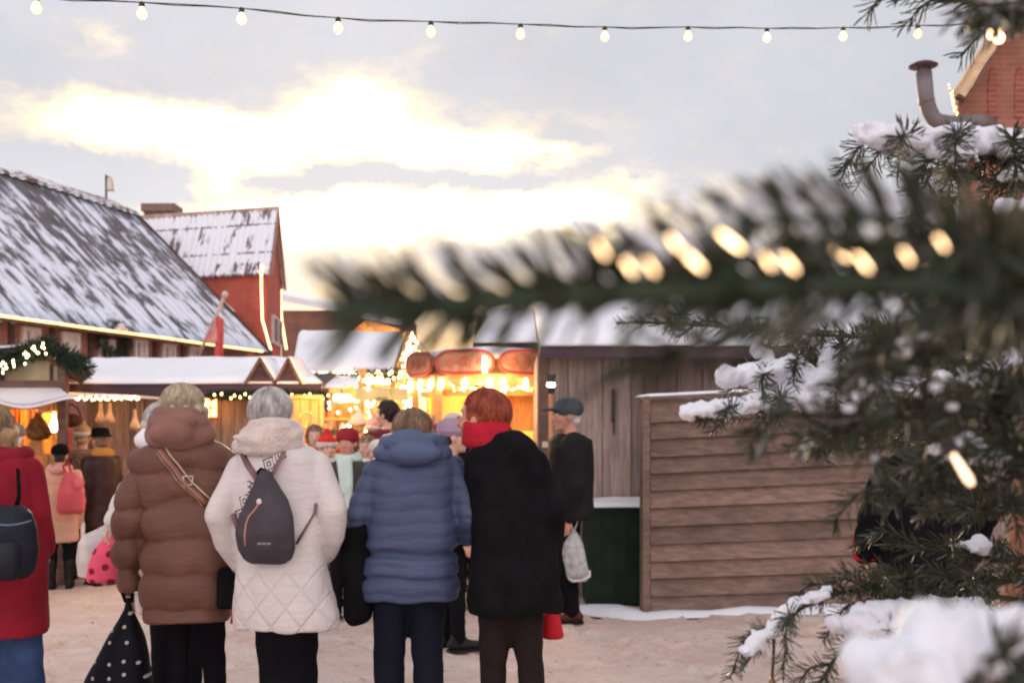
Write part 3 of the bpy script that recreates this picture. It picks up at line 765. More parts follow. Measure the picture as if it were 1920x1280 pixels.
# sagging canvas awning with snow
def awning():
    vs = []; n = 26; mm = 8
    for i in range(n + 1):
        px = -260 + (372) * i / n; sag = math.sin(PI * min(1, max(0, (px + 120) / 260)))
        for j in range(mm + 1):
            v = j / mm; f0 = W(px + 10 * v, 733, YA - .1); f1 = W(px + 28 * (1 - 0), 745 + 20 * sag * (.55 + .45 * math.sin(i * .4)), YA - .75)
            p = f0.lerp(f1, v); p.z -= .03 * math.sin(PI * v); vs.append(p)
    fs = [(i * (mm + 1) + j, (i + 1) * (mm + 1) + j, (i + 1) * (mm + 1) + j + 1, i * (mm + 1) + j + 1) for i in range(n) for j in range(mm)]
    k = len(vs); m = MB(); m.add(vs + [v + Vector((0, 0, .035)) for v in vs], [tuple(reversed(f)) for f in fs] + [tuple(q + k for q in f) for f in fs] + [(i * (mm + 1) + mm, (i + 1) * (mm + 1) + mm, (i + 1) * (mm + 1) + mm + k, i * (mm + 1) + mm + k) for i in range(n)])
    obj('awning', m, plain('white_canvas', (.72, .70, .74), .8, .06, 3), A, True, True)
awning()
m = MB(); m.box(((W(-260, 0, YA).x + W(112, 0, YA).x) / 2, YA + .12, .82), (W(112, 0, YA).x - W(-260, 0, YA).x, .6, .05)); boards_v(m, W(-260, 0, YA).x, W(112, 0, YA).x, YA - .1, .05, .79, .14, seed=5)
obj('counter', m, M_pine, A, world=True)
m = MB(); m.box(W(114, 850, YA - .1) , (.09, .09, 2.2)); m2 = MB(); p = W(118, 0, YA - .08); m2.box((p.x, p.y, 1.1), (.08, .08, 2.2)); p = W(-40, 0, YA - .08); m2.box((p.x, p.y, 1.1), (.08, .08, 2.2)); obj('post', m2, M_beam, A, world=True)
garland('thick fir garland with tiny lights running over the gable of the craft stall', [W(-30, 690, YA - .2), W(20, 672, YA - .2), W(60, 656, YA - .2), W(90, 648, YA - .2), W(120, 668, YA - .22), W(150, 684, YA - .22), W(166, 692, YA - .22)], .085, 2600, .06, 4)
M_ga = MB()
light_string('cluster of tiny lights on the left slope of the stall garland', [W(-10, 690, YA - .32), W(15, 681, YA - .32), W(40, 674, YA - .32), W(60, 660, YA - .32), W(75, 652, YA - .32), W(88, 658, YA - .32)], 26, .011, None, jit=.05, seed=2)
# hanging goods in stall A
def hung(kind, label, cat, px, py, Y, fn, matl, group=None, top=748, cord=True):
    c = W(px, py, Y); o = thing(kind, label, cat, c, 0, group)
    if cord:
        m = MB(); m.tube([c + Vector((0, 0, .02)), W(px, top, Y)], .004, 5); obj('cord', m, M_cable, o, world=True)
    m = MB(); fn(m, c); obj('body', m, matl, o, True, True); return o
M_net = plain('dark_straw', (.16, .085, .03), .9, .5, 20)
M_basket = plain('dark_wicker', (.09, .03, .018), .8, .5, 40)
def bag_fn(m, c):
    m.lathe(c - Vector((0, 0, .14)), [(.02, 0), (.09, .02), (.13, .07), (.11, .14), (.07, .20), (.03, .26), (.035, .28)], 16)
hung('straw_bag', 'dark straw bag hanging under the awning of the craft stall', 'bag', 72, 800, YA + .2, bag_fn, M_net)
o = hung('wicker_basket', 'dark oval wicker basket hanging at the right end of the craft stall', 'basket', 131, 788, YA + .15, lambda m, c: (m.ell(c, (.125, .1, .07), 20, 10), m.tube([c + Vector((.11 * math.cos(a), 0, .02 + .14 * math.sin(a))) for a in np.linspace(0, PI, 9)], .008, 6)), M_basket)
hung('paper_lamp', 'bright white pointed lamp glowing inside the craft stall', 'lamp', 101, 797, YA + .3, lambda m, c: m.lathe(c - Vector((0, 0, .07)), [(.01, 0), (.045, .03), (.04, .07), (.02, .13), (.005, .2)], 14), M_ledhot)
cols = [(.75, .30, .06), (.80, .42, .10), (.72, .22, .05), (.85, .5, .14), (.45, .12, .03), (.8, .36, .08), (.2, .06, .03), (.78, .3, .08), (.7, .45, .15), (.5, .05, .12)]
for i, px in enumerate([-95, -62, -30, 12, 30, 46, 62, 88, 106, 124]):
    zt = random.uniform(765, 775); zb = random.choice([815, 835, 850, 862]); Yc = YA + .75 + .2 * (i % 3)
    cc = cols[i]; nm_ = ['ochre', 'amber', 'rust', 'golden', 'brown', 'orange', 'dark brown', 'tangerine', 'tan', 'crimson'][i]
    pos = ['far left of the stall', 'left inside the stall', 'behind the counter near the red coat', 'just right of the red coat head', 'left of the straw bag', 'behind the straw bag', 'right of the straw bag', 'left of the pointed lamp', 'right of the pointed lamp', 'under the wicker basket'][i]
    o = thing('hanging_shawl', nm_ + ' shawl hanging ' + pos, 'shawl', W(px, zt, Yc))
    m = cloth([W(px - 9, zt, Yc), W(px + 9, zt, Yc), W(px + 8, zb, Yc), W(px - 8, zb, Yc)], 10, 5, .02, i); obj('fabric', m, plain('shawl_' + nm_.replace(' ', '_'), cc, .85, .3, 14), o, True, True)
    m = MB(); m.tube([W(px - 10, zt, Yc), W(px + 10, zt, Yc)], .008, 6); obj('rail', m, M_beam, o, world=True)
for i, px in enumerate([22, 42, 140, 178]):
    c = W(px, 872 if i < 3 else 880, YA + .1); 
    if i > 2: continue
    o = thing('gift_box', ['square yellow box on the craft stall counter', 'white paper box on the craft stall counter', 'small tan box beside the craft stall post'][i], 'box', (c.x, c.y - .05, .845))
    m = MB(); m.box((0, 0, .07), (.13, .13, .14)); obj('carton', m, plain('carton_%s' % ['yellow', 'white', 'tan'][i], [(.7, .5, .2), (.75, .68, .6), (.5, .35, .2)][i], .7), o)
    m = MB(); m.box((0, 0, .148), (.14, .14, .02)); obj('lid', m, M_cream, o)
for x, y, z, e in [(W(20, 0, YA).x, YA + .7, 1.85, 18), (W(70, 0, YA).x, YA + .45, 1.75, 12)]:
    point_light('stall_lamp', (x, y, z), e, (1, .5, .17))

# ---- stall B : long low wooden shed -------------------------------------------------
YB = 12.4
xa, xb = W(130, 0, YB).x, W(612, 0, YB).x
B = thing('long_stall', 'long closed wooden stall with a flat snowy roof and two little dormer gables', 'market stall', (xa, YB, 0))
m = MB(); boards_v(m, xa + .1, W(545, 0, YB).x, YB + .25, 0, 1.98, .17, seed=8, jit=.03); obj('wall', m, M_board, B, world=True)
m = MB(); zE = W(0, 718, YB - .3).z
m.bar((xa - .1, YB - .31, zE - .085), (xb, YB - .31, zE - .085), .05, .13); obj('fascia', m, M_fascia, B, world=True)
m = MB(); tz = W(0, 673, YB + 1.9).z
m.prism([(xa - .1, YB - .3, zE), (xa - .1, YB + 1.9, tz - .05), (xa - .1, YB + 1.9, tz - .12), (xa - .1, YB - .3, zE - .07)], (xb - xa + .1, 0, 0)); obj('roof', m, M_fascia, B, world=True)
snow_slab('snow', [(xa - .15, YB - .3, zE), (xb, YB - .3, zE), (W(560, 0, YB + 1.9).x, YB + 1.9, tz - .04), (W(165, 0, YB + 1.9).x, YB + 1.9, tz - .04)], .07, B, 5, 60, 14, over=.05)
for (p0, p1, pa) in [(463, 513, 488), (519, 561, 541)]:
    m = MB(); yd = YB - .33; m.prism([W(p0, 717, yd), W(p1, 717, yd), W(pa, 674, yd)], (0, .6, 0)); dm = obj('dormer', m, M_fascia, B, world=True)
    m = MB(); m.bar(W(p0 - 3, 719, yd - .02), W(pa, 672, yd - .02), .05, .03); m.bar(W(p1 + 3, 719, yd - .02), W(pa, 672, yd - .02), .05, .03); obj('trim', m, M_beam, dm, world=True)
    snow_slab('snow', [W(p0 - 5, 716, yd - .04), W(p0 - 5, 716, yd - .04) + Vector((0, .8, 0)), W(pa, 669, yd) + Vector((0, .8, 0)), W(pa, 669, yd - .04)], .035, dm, 7, 8, 6)
    snow_slab('snow', [W(p1 + 5, 716, yd - .04), W(p1 + 5, 716, yd - .04) + Vector((0, .8, 0)), W(pa, 669, yd) + Vector((0, .8, 0)), W(pa, 669, yd - .04)], .035, dm, 8, 8, 6)
# narrow awning edge from stall A across the boards, with icicle lights and hanging gourds
AW = thing('side_awning', 'thin snowy side awning stretched in front of the wooden boards', 'awning', W(120, 738, YA + .2))
m = MB(); m.prism([W(96, 733, YA + .5), W(262, 741, YA + .5), W(262, 745, YA + .5), W(96, 739, YA + .5)], (0, .9, 0)); obj('canvas', m, plain('awning_canvas', (.7, .68, .72), .8), AW, world=True)
m = MB(); p = W(262, 0, YA + 1.3); m.box((p.x, p.y, .9), (.06, .06, 1.9)); obj('post', m, M_board, AW, world=True)
light_string('bright zigzag strand of lights under the thin side awning', [W(132, 742, YA + .45)] + [W(138 + i * 7, 744 + (i % 2) * 5, YA + .45) for i in range(18)] + [W(262, 747, YA + .45)], 34, .013, emit('strand_glow', (1, .7, .36), 4.5), jit=.008)
M_gourd = plain('pale_beeswax', (.70, .42, .22), .6, .2, 10)
gf = lambda m, c: m.lathe(c - Vector((0, 0, .10)), [(.02, 0), (.052, .02), (.055, .05), (.035, .09), (.02, .14), (.014, .2), (.02, .215)], 14)
for px, py, lb in [(189, 776, 'hanging pale beeswax pendant, leftmost of three under the side awning'), (206, 776, 'hanging pale beeswax pendant, middle of three under the side awning'), (253, 788, 'wide hanging pale beeswax pendant, rightmost of three on the boards')]:
    hung('hanging_pendant', lb, 'ornament', px, py, YA + .6, gf, M_gourd, 'beeswax pendants under the awning')
# lantern and garland on stall B
lt = thing('lit_lantern', 'small orange lit lantern hung on the boards between the two women', 'lantern', W(395, 765, YB))
m = MB(); m.box(W(395, 765, YB), (.11, .1, .22)); obj('glass', m, emit('lantern_glow', (1, .38, .1), 5), lt, world=True)
m = MB(); m.box(W(395, 744, YB), (.14, .12, .03)); m.box(W(395, 784, YB), (.14, .12, .03)); m.box(W(395, 765, YB - .052), (.015, .01, .22)); m.box(W(395, 765, YB - .052), (.11, .01, .015)); obj('frame', m, M_red, lt, world=True)
garland('thin lit fir garland along the front edge of the long stall', [W(395, 742, YB - .4), W(440, 740, YB - .4), W(520, 741, YB - .4), W(560, 738, YB - .4), W(615, 742, YB - .4)], .045, 2400, .04, 9)
light_string('sparse warm lights in the thin garland of the long stall', [W(395, 743, YB - .5), W(480, 741, YB - .5), W(560, 741, YB - .5), W(618, 742, YB - .5)], 22, .014, M_warm, jit=.03, seed=5)
# lit pine cabin front
C0 = thing('pine_shutter', 'bright orange lit pine panel with scrollwork to the right of the white coat', 'shutter', (W(548, 0, 11.6).x, 11.6, 0))
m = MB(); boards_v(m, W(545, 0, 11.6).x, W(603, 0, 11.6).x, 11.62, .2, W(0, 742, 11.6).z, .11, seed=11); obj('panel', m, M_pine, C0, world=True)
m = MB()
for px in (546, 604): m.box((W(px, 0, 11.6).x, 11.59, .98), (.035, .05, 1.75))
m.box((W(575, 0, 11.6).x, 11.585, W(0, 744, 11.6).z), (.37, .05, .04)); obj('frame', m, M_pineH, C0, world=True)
m = MB()
for (cx, cy, r_, a0, a1) in [(575, 782, .07, .3, 3.6), (583, 796, .05, 2, 6), (568, 806, .05, 0, 4), (580, 822, .04, 1, 5)]:
    c = W(cx, cy, 11.595); m.tube([c + Vector((r_ * math.cos(a), 0, r_ * .8 * math.sin(a))) for a in np.linspace(a0, a1, 10)], .008, 6)
obj('scrollwork', m, plain('pale_scroll', (.75, .52, .28), .7), C0, True, True)
point_light('panel_lamp', (W(575, 0, 11).x, 11.15, 1.9), 26, (1, .5, .16))

# ---- stall C : gabled lit stall in the middle ---------------------------------------
YC = 13.2
C = thing('lit_gable_stall', 'brightly lit open stall with steep snowy roof and a gable full of lights', 'market stall', (W(650, 0, YC).x, YC, 0))
e0, e1 = W(548, 695, YC), W(737, 695, YC); t1, t0_ = W(757, 632, YC + 1.3), W(560, 628, YC + 1.3)
snow_slab('snow', [e0, e1, t1, t0_], .08, C, 11, 40, 14)
m = MB(); m.prism([e0 - Vector((0, 0, .02)), e1 - Vector((0, 0, .02)), t1 - Vector((0, 0, .05)), t0_ - Vector((0, 0, .05))], (0, 0, -.05)); obj('roof', m, M_fascia, C, world=True)
back = W(790, 700, YC + 2.6)
m = MB(); tp = t1; fr = e1 + Vector((0.02, 0, -.03)); bk = W(783, 696, YC + 2.6); bk.z = fr.z
m.prism([fr, bk, tp + Vector((0.02, 0, -.06))], (.04, 0, 0)); obj('gable', m, M_pineH, C, world=True)
m = MB()
for k in (.25, .5, .75): 
    a = fr.lerp(tp, k); b = bk.lerp(tp, k); m.bar(a + Vector((.05, 0, 0)), b + Vector((.05, 0, 0)), .05, .06)
m.bar(fr + Vector((.05, 0, 0)), tp + Vector((.05, 0, .05)), .05, .09); m.bar(bk + Vector((.05, 0, 0)), tp + Vector((.05, 0, .05)), .05, .09)
obj('gable_beam', m, M_pineH, C, world=True)
m = MB()
for px, yy in ((680, YC - .6), (737, YC), (552, YC)): p = W(px, 0, yy); m.box((p.x, p.y, 1.12), (.07, .07, 2.24))
obj('post', m, M_pineH, C, world=True)
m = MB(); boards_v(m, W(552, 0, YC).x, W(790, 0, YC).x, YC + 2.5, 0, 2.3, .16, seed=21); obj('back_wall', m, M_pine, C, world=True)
m = MB(); m.bar(W(555, 716, YC - .5), W(760, 735, YC - .5), .05, .05); m.bar(W(600, 703, YC - .1), W(700, 728, YC - .6), .06, .05); m.bar(W(680, 700, YC), W(752, 702, YC), .09, .06); obj('rafter', m, M_pineH, C, world=True)
snow_slab('snow', [W(545, 722, YC - .9), W(640, 728, YC - .9), W(700, 712, YC - .1), W(552, 706, YC - .1)], .04, C, 13, 20, 6)
m = MB()
for z in (.85, 1.15, 1.42, 1.68): m.box((W(690, 0, YC + 2).x, YC + 2.2, z), (1.9, .35, .03))
obj('shelf', m, M_pineH, C, world=True)
rr = random.Random(5)
gl = [plain('ware_' + n_, c_, .5) for n_, c_ in [('gold', (.85, .55, .16)), ('cream', (.85, .72, .5)), ('rust', (.6, .18, .06)), ('olive', (.35, .35, .1)), ('rose', (.8, .4, .3))]]
nm = ['gold', 'cream', 'rust', 'olive', 'rose']
for zi, z in enumerate((.865, 1.165, 1.435, 1.695)):
    for k in range(11):
        px = 600 + k * 18 + rr.uniform(-5, 5); x = W(px, 0, YC + 2.1).x; g_ = rr.randrange(5); h = rr.uniform(.1, .2)
        m = MB(); r_ = rr.uniform(.035, .06)
        m.lathe((0, 0, 0), [(r_ * .6, 0), (r_, .02), (r_, h * .6), (r_ * .4, h * .85), (r_ * .45, h)], 12)
        o = obj('glass_lantern', m, gl[g_], None, True); o.location = (x, YC + 2.1 + rr.uniform(-.06, .06), z)
        tag(o, '%s candle holder on the %s shelf of the lit gable stall' % (nm[g_], ['lowest', 'second', 'third', 'top'][zi]), 'candle holder', 'candle holders on the shelves of the lit stall')
light_string('dense strand of lights outlining the gable of the lit stall', [fr + Vector((.1, -.05, 0)), tp + Vector((.1, -.05, .05)), bk + Vector((.1, -.05, 0))], 44, .022, M_led, jit=.05, seed=3)
light_string('second strand of lights wound round the gable beams', [fr.lerp(tp, .2) + Vector((.14, 0, 0)), bk.lerp(tp, .3) + Vector((.14, 0, 0)), fr.lerp(tp, .6) + Vector((.14, 0, 0)), bk.lerp(tp, .7) + Vector((.14, 0, 0))], 30, .02, M_led, jit=.06, seed=4)
light_string('row of small lights under the snowy eave of the lit stall', [W(550, 700, YC - .06), W(650, 699, YC - .06), W(735, 701, YC - .06)], 40, .011, M_led, jit=.012, seed=6)
garland('bushy lit garland at the corner of the lit stall eave', [W(668, 705, YC - .2), W(700, 704, YC - .2), W(735, 703, YC - .2), W(775, 700, YC + .3)], .07, 1800, .045, 12)
light_string('warm lights in the bushy corner garland', [W(668, 707, YC - .3), W(735, 703, YC - .3), W(775, 700, YC + .2)], 24, .02, M_warm, jit=.05, seed=8)
# flood lamp, tube lamp, white globe
fl_ = thing('flood_lamp', 'very bright rectangular lamp shining over the counter of the lit stall', 'lamp', W(641, 746, YC - .6))
m = MB(); m.box(W(641, 746, YC - .62), (.18, .05, .075)); obj('diffuser', m, emit('flood_glow', (1, .88, .62), 30), fl_, world=True)
m = MB(); m.box(W(641, 746, YC - .57), (.2, .05, .1)); m.tube([W(641, 740, YC - .57), W(641, 728, YC - .5)], .01, 6); obj('housing', m, M_cable, fl_, world=True)
tl = thing('tube_lamp', 'long glowing tube lamp under the rafters of the lit stall', 'lamp', W(708, 714, YC + .8))
m = MB(); m.tube([W(684, 712, YC + .8), W(738, 716, YC + .8)], .035, 10); obj('tube', m, M_ledhot, tl, True, True)
m = MB(); m.bar(W(682, 707, YC + .84), W(740, 711, YC + .84), .08, .03); obj('holder', m, M_pineH, tl, world=True)
gb = thing('globe_lamp', 'small round white lamp below the gable of the lit stall', 'lamp', W(756, 729, YC))
m = MB(); m.ell(W(756, 729, YC), (.045,) * 3, 16, 10); obj('globe', m, emit('globe_glow', (1, .9, .7), 25), gb, True, True)
m = MB(); m.tube([W(756, 722, YC), W(754, 704, YC)], .008, 6); obj('cord', m, M_cable, gb, world=True)
for i, (lb, q) in enumerate([
    ('loose loop of lights hanging inside the lit stall above the shelves', [(600, 752, 1.6), (625, 768, 1.6), (655, 756, 1.6), (690, 770, 1.6), (730, 756, 1.6), (765, 768, 1.6)]),
    ('lower loop of lights among the candle holders of the lit stall', [(590, 800, 1.9), (630, 812, 1.9), (670, 798, 1.9), (710, 814, 1.9), (760, 800, 1.9)]),
    ('lights wound down the orange post of the lit stall', [(680, 705, -.66), (684, 740, -.66), (677, 775, -.66), (683, 810, -.66), (679, 835, -.66)]),
    ('lights hanging at the right end of the lit stall beside the red curtain', [(760, 735, .3), (772, 760, .3), (764, 790, .3), (774, 815, .3)])]):
    light_string(lb, [W(a, b, YC + c) for a, b, c in q], 26, .02, M_led, jit=.09, seed=40 + i)
# pale green sign hung from post, faint dark lettering strokes
sg = thing('hanging_sign', 'pale green sign board hung across the front of the lit stall', 'sign', W(698, 739, YC - .7))
m = MB(); m.box(W(699, 739, YC - .72), (W(729, 0, YC).x - W(669, 0, YC).x, .03, .15)); m.box(W(747, 739, YC - .66), (.22, .03, .15)); obj('board', m, plain('pale_green_board', (.42, .44, .28), .7, .1), sg, world=True)
m = MB()
for i in range(9): m.box(W(706 + i * 2.4, 747 + (i % 2), YC - .74), (.009, .006, .03 + .012 * (i % 3)))
obj('lettering', m, plain('grey_lettering', (.2, .2, .15), .8), sg, world=True)
m = MB()
for px in (676, 722): m.tube([W(px, 728, YC - .7), W(px, 716, YC - .5)], .005, 5)
obj('chain', m, M_cable, sg, world=True)
s2 = thing('small_sign', 'small cream square sign under the right end of the gable', 'sign', W(750, 704, YC - .1))
m = MB(); m.box(W(750, 706, YC - .12), (.14, .02, .17)); obj('board', m, M_cream, s2, world=True)
m = MB(); m.tube([W(744, 694, YC - .1), W(744, 686, YC)], .004, 5); m.tube([W(756, 694, YC - .1), W(756, 686, YC)], .004, 5); obj('cord', m, M_cable, s2, world=True)
for x, y, z, e in [(W(640, 0, YC).x, YC + .3, 1.95, 110), (W(720, 0, YC).x, YC + 1.2, 1.9, 110), (W(760, 0, YC).x, YC + .1, 1.85, 40)]:
    point_light('stall_lamp', (x, y, z), e, (1, .62, .25))
# tall gable with glowing beams seen behind
G2 = thing('far_gable_stall', 'small far stall gable with orange lit beams behind the snowy roof', 'market stall', (W(745, 0, 17).x, 17, 0))
m = MB(); m.bar(W(690, 604, 17), W(775, 628, 16.2), .14, .09); m.bar(W(690, 604, 17), W(640, 640, 17), .14, .09); m.bar(W(757, 622, 17), W(774, 690, 17), .14, .09); m.bar(W(700, 612, 17.3), W(760, 628, 16.6), .1, .1); obj('beam', m, M_pineH, G2, world=True)
m = MB()
p = W(772, 0, 17); m.box((p.x, 17.02, 1.2), (.12, .12, 2.4)); p = W(648, 0, 17); m.box((p.x, 17.02, 1.2), (.12, .12, 2.4)); obj('post', m, M_pineH, G2, world=True)
m = MB(); m.prism([W(648, 642, 17.2), W(690, 610, 17.2), W(768, 630, 17.2), W(768, 720, 17.2), W(648, 720, 17.2)], (0, .05, 0)); obj('gable_wall', m, M_pine, G2, world=True)
m = MB(); m.tube([W(775, 628, 16.4), W(812, 668, 15.2)], .006, 5); o = obj('guy_wire', m, M_cable, G2, world=True)
point_light('far_gable_lamp', (W(735, 0, 16.6).x, 16.3, 2.75), 60, (1, .55, .15))

# ---- round mulled wine kiosk ---------------------------------------------------------
M_rose = plain('faded_rose_paint', (.44, .14, .11), .6)
def kiosk():
    Y = 11.0; cx = W(916, 0, Y + .9).x; cy = Y + .95; R_ = .80; zb = W(0, 712, Y).z; zt = W(0, 662, Y).z
    k = thing('drinks_kiosk', 'round orange lit kiosk with red framed crown panels under a snow cap', 'kiosk', (cx, cy, 0))
    n = 8; st = -PI / 2 - PI / 8 - .28
    P = lambda i, r, z: Vector((cx + r * math.cos(st + 2 * PI * i / n), cy + r * math.sin(st + 2 * PI * i / n), z))
    m = MB(); 
    for i in range(n):
        a, b = P(i, R_, 0), P(i + 1, R_, 0)
        m.prism([a, b, b + Vector((0, 0, .95)), a + Vector((0, 0, .95))], (P(i, R_ - .05, 0) - a))
    obj('lower_wall', m, M_pine, k, world=True)
    m = MB()
    for i in range(n): 
        m.bar(P(i, R_ + .02, 0), P(i, R_ + .02, zb + .04), .08, .08); m.bar(P(i, R_ + .04, zb), P(i + 1, R_ + .04, zb), .07, .10); m.bar(P(i, R_ + .06, .97), P(i + 1, R_ + .06, .97), .16, .05); m.bar(P(i, R_ * .93, zb - .12), P(i + 1, R_ * .93, zb - .12), .05, .06)
    obj('frame', m, M_pineH, k, world=True)
    m = MB()
    for i in (3, 4, 5, 2): m.prism([P(i, R_ - .03, .9), P(i + 1, R_ - .03, .9), P(i + 1, R_ - .03, zb), P(i, R_ - .03, zb)], (P(i, R_ - .06, 0) - P(i, R_ - .03, 0)))
    obj('back_panel', m, M_pine, k, world=True)
    m = MB(); m.lathe((cx, cy, zb + .04), [(R_ + .05, 0), (R_ + .05, .03), (.4, .28), (.05, .30)], 16); obj('roof', m, M_pineH, k, world=True)
    m = MB(); m.lathe((cx, cy, zt - .03), [(R_ * .98, 0), (R_ + .04, .015), (R_ + .03, .06), (R_ * .7, .12), (.3, .15), (.02, .16)], 28); o = obj('snow', m, SNOW, k, True, True)
    for i in range(n):
        a, b = P(i, R_ + .10, 0), P(i + 1, R_ + .10, 0); mid = (a + b) / 2; u = (b - a).normalized(); w_ = (b - a).length * .46; out = (mid - Vector((cx, cy, 0))).normalized()
        zc = (zb + zt) / 2 + .05; hh = .108; pts = []
        for q in range(28):
            t = 2 * PI * q / 28; c, s = math.cos(t), math.sin(t)
            pts.append(mid + u * w_ * math.copysign(abs(c) ** .55, c) + Vector((0, 0, zc + hh * math.copysign(abs(s) ** .7, s) + (.02 * (1 - c * c) if s > 0 else 0))))
        m = MB(); m.prism(pts, out * .02); cp = obj('crown_panel', m, M_redp, k, world=True)
        m = MB(); m.tube([p + out * .02 for p in pts] + [pts[0] + out * .02], .016, 6); obj('rim', m, M_red, cp, True, True)
        for e in (-1, 0, 1):
            c = mid + u * w_ * .5 * e + Vector((0, 0, zc + .01)) + out * .022; g_s = .042 if e == 0 else .028
            m = MB(); m.ell(c, (g_s * .7, .008, g_s * .7), 12, 6)
            for t in range(6): m.ell(c + u * g_s * math.cos(t * PI / 3) + Vector((0, 0, g_s * math.sin(t * PI / 3))), (g_s * .55, .006, g_s * .55), 8, 5)
            obj('flower_ornament', m, M_rose, cp, True, True)
    for i in range(n):
        for f_ in ((.12, .5, .88) if i in (0, 1, 7) else (.5,)):
            c = P(i, R_ + .11, zb - .045).lerp(P(i + 1, R_ + .11, zb - .045), f_)
            m = MB(); m.lathe(c - Vector((0, 0, .05)), [(.008, 0), (.022, .02), (.024, .05), (.018, .10), (.012, .12)], 12); obj('bulb', m, emit('kiosk_bulb_glow', (1, .72, .35), 18) if not bpy.data.materials.get('kiosk_bulb_glow') else bpy.data.materials['kiosk_bulb_glow'], k, True, True)
    # tall tube between panels and lamp cluster
    c = P(1, R_ + .16, 0); m = MB()
    a = W(909, 668, Y - .05); b = W(909, 698, Y - .05); m.tube([a, b], .022, 10); obj('tube_lamp', m, M_ledhot, k, True, True)
    # dispenser and price board inside
    m = MB(); c = W(970, 830, Y + .35); m.box((c.x, c.y, 1.16), (.34, .3, .36)); obj('serving_box', m, plain('cream_box', (.75, .62, .45), .7), k, world=True)
    m = MB(); m.box(W(975, 772, Y + .7), (.34, .03, .42)); obj('inner_panel', m, M_pine, k, world=True)
    point_light('kiosk_lamp', (cx + .1, cy, zb - .2), 60, (1, .55, .18))
    point_light('kiosk_front_lamp', (cx + .1, cy - 1.15, zb - .05), 16, (1, .6, .25))
kiosk()
# amber star lamp at the kiosk corner
st_ = thing('amber_lamp', 'round amber lamp cluster at the right corner of the kiosk crown', 'lamp', W(1021, 686, 10.6))
m = MB(); 
c = W(1021, 686, 10.6)
for i in range(14):
    a = i * 2.399; z = 1 - 2 * (i + .5) / 14; r_ = math.sqrt(1 - z * z); m.ell(c + Vector((r_ * math.cos(a), r_ * math.sin(a), z)) * .055, (.024,) * 3, 8, 6)
obj('bulb_cluster', m, M_warm, st_, True, True)
m = MB(); m.tube([c + Vector((0, 0, .06)), W(1019, 650, 10.3)], .008, 6); obj('cord', m, M_cable, st_, world=True)
# second far round canopy with hanging pink lit cloth
def canopy():
    Y = 13.6; x0, x1 = W(776, 0, Y).x, W(880, 0, Y).x
    k = thing('far_canopy', 'far red rimmed canopy with pink lit curtains left of the kiosk', 'market stall', ((x0 + x1) / 2, Y, 0))
    for (a, b, lb) in [(776, 826, 0), (830, 884, 1)]:
        m = MB(); pts = [W(a, 706, Y), W(b, 706, Y)] + [W((a + b) / 2 + (b - a) / 2 * math.cos(t), 690 - 24 * math.sin(t) ** .7, Y) for t in np.linspace(0.0, PI, 11)]
        m.prism(pts, (0, .04, 0)); p = obj('crown_panel', m, M_redp, k, world=True)
        m = MB(); m.tube([q - Vector((0, .02, 0)) for q in pts + [pts[0]]], .02, 6); obj('rim', m, M_red, p, True, True)
        m = MB(); c = W((a + b) / 2, 690, Y - .03); m.tube([c + Vector((-.04, 0, -.06)), c + Vector((0, 0, .08)), c + Vector((.04, 0, -.06))], .012, 6); m.ell(c, (.05, .01, .05), 12, 6); obj('ornament', m, M_red, p, True, True)
    for i in range(5):
        m = MB(); m.tube([W(822 + i * 1.5, 674 + i * 8, Y - .3), W(830 + i * 1.2, 678 + i * 8, Y - .3)], .025, 8); obj('lamp', m, M_warm, k, True, True)
    m = cloth([W(782, 708, Y + .3), W(806, 708, Y + .3), W(806, 776, Y + .3), W(786, 776, Y + .3)], 10, 6, .03, 3); obj('curtain', m, plain('pale_sequin_cloth', (.85, .6, .45), .6, .35, 30), k, True, True)
    m = cloth([W(806, 708, Y + .5), W(868, 708, Y + .5), W(868, 742, Y + .5), W(806, 752, Y + .5)], 16, 6, .04, 4); obj('curtain', m, plain('pink_cloth', (.85, .45, .36), .7, .2, 8), k, True, True)
    m = cloth([W(800, 712, Y + .2), W(815, 712, Y + .2), W(817, 775, Y + .2), W(802, 775, Y + .2)], 6, 6, .03, 6); obj('curtain', m, plain('flame_orange_cloth', (.85, .2, .05), .7), k, True, True)
    m = MB()
    for px in (778, 832, 882): p = W(px, 0, Y); m.box((p.x, Y + .05, 1.1), (.06, .06, 2.2))
    obj('post', m, M_red, k, world=True)
    m = MB(); boards_v(m, x0 - .3, x1 + .4, Y + 1.6, 0, 1.9, .16, seed=2); obj('back_wall', m, M_board2, k, world=True)
    m = MB(); p = W(850, 0, Y + .3); m.box((p.x, Y + .3, .5), (.95, .5, 1.0)); obj('counter', m, M_board2, k, world=True)
    point_light('canopy_lamp', (W(825, 0, Y).x, Y - .35, 2.0), 70, (1, .5, .22))
    sn = MB()
canopy()
light_string('tangled amber lights draped below the far red rimmed canopy', [W(a, b, 13.2) for a, b in [(772, 716), (790, 740), (806, 722), (826, 746), (846, 726), (866, 748), (886, 730)]], 40, .02, M_warm, jit=.07, seed=61)
light_string('bright lights trailing down the left post of the far canopy', [W(a, b, 13.3) for a, b in [(774, 712), (780, 735), (773, 758), (781, 780)]], 22, .018, M_led, jit=.05, seed=62)
light_string('amber lights looped along the front rail of the round kiosk', [W(a, b, 10.75) for a, b in [(842, 722), (868, 734), (900, 722), (935, 736), (970, 724), (1008, 734)]], 30, .012, M_warm, jit=.02, seed=63)
rr = random.Random(9)
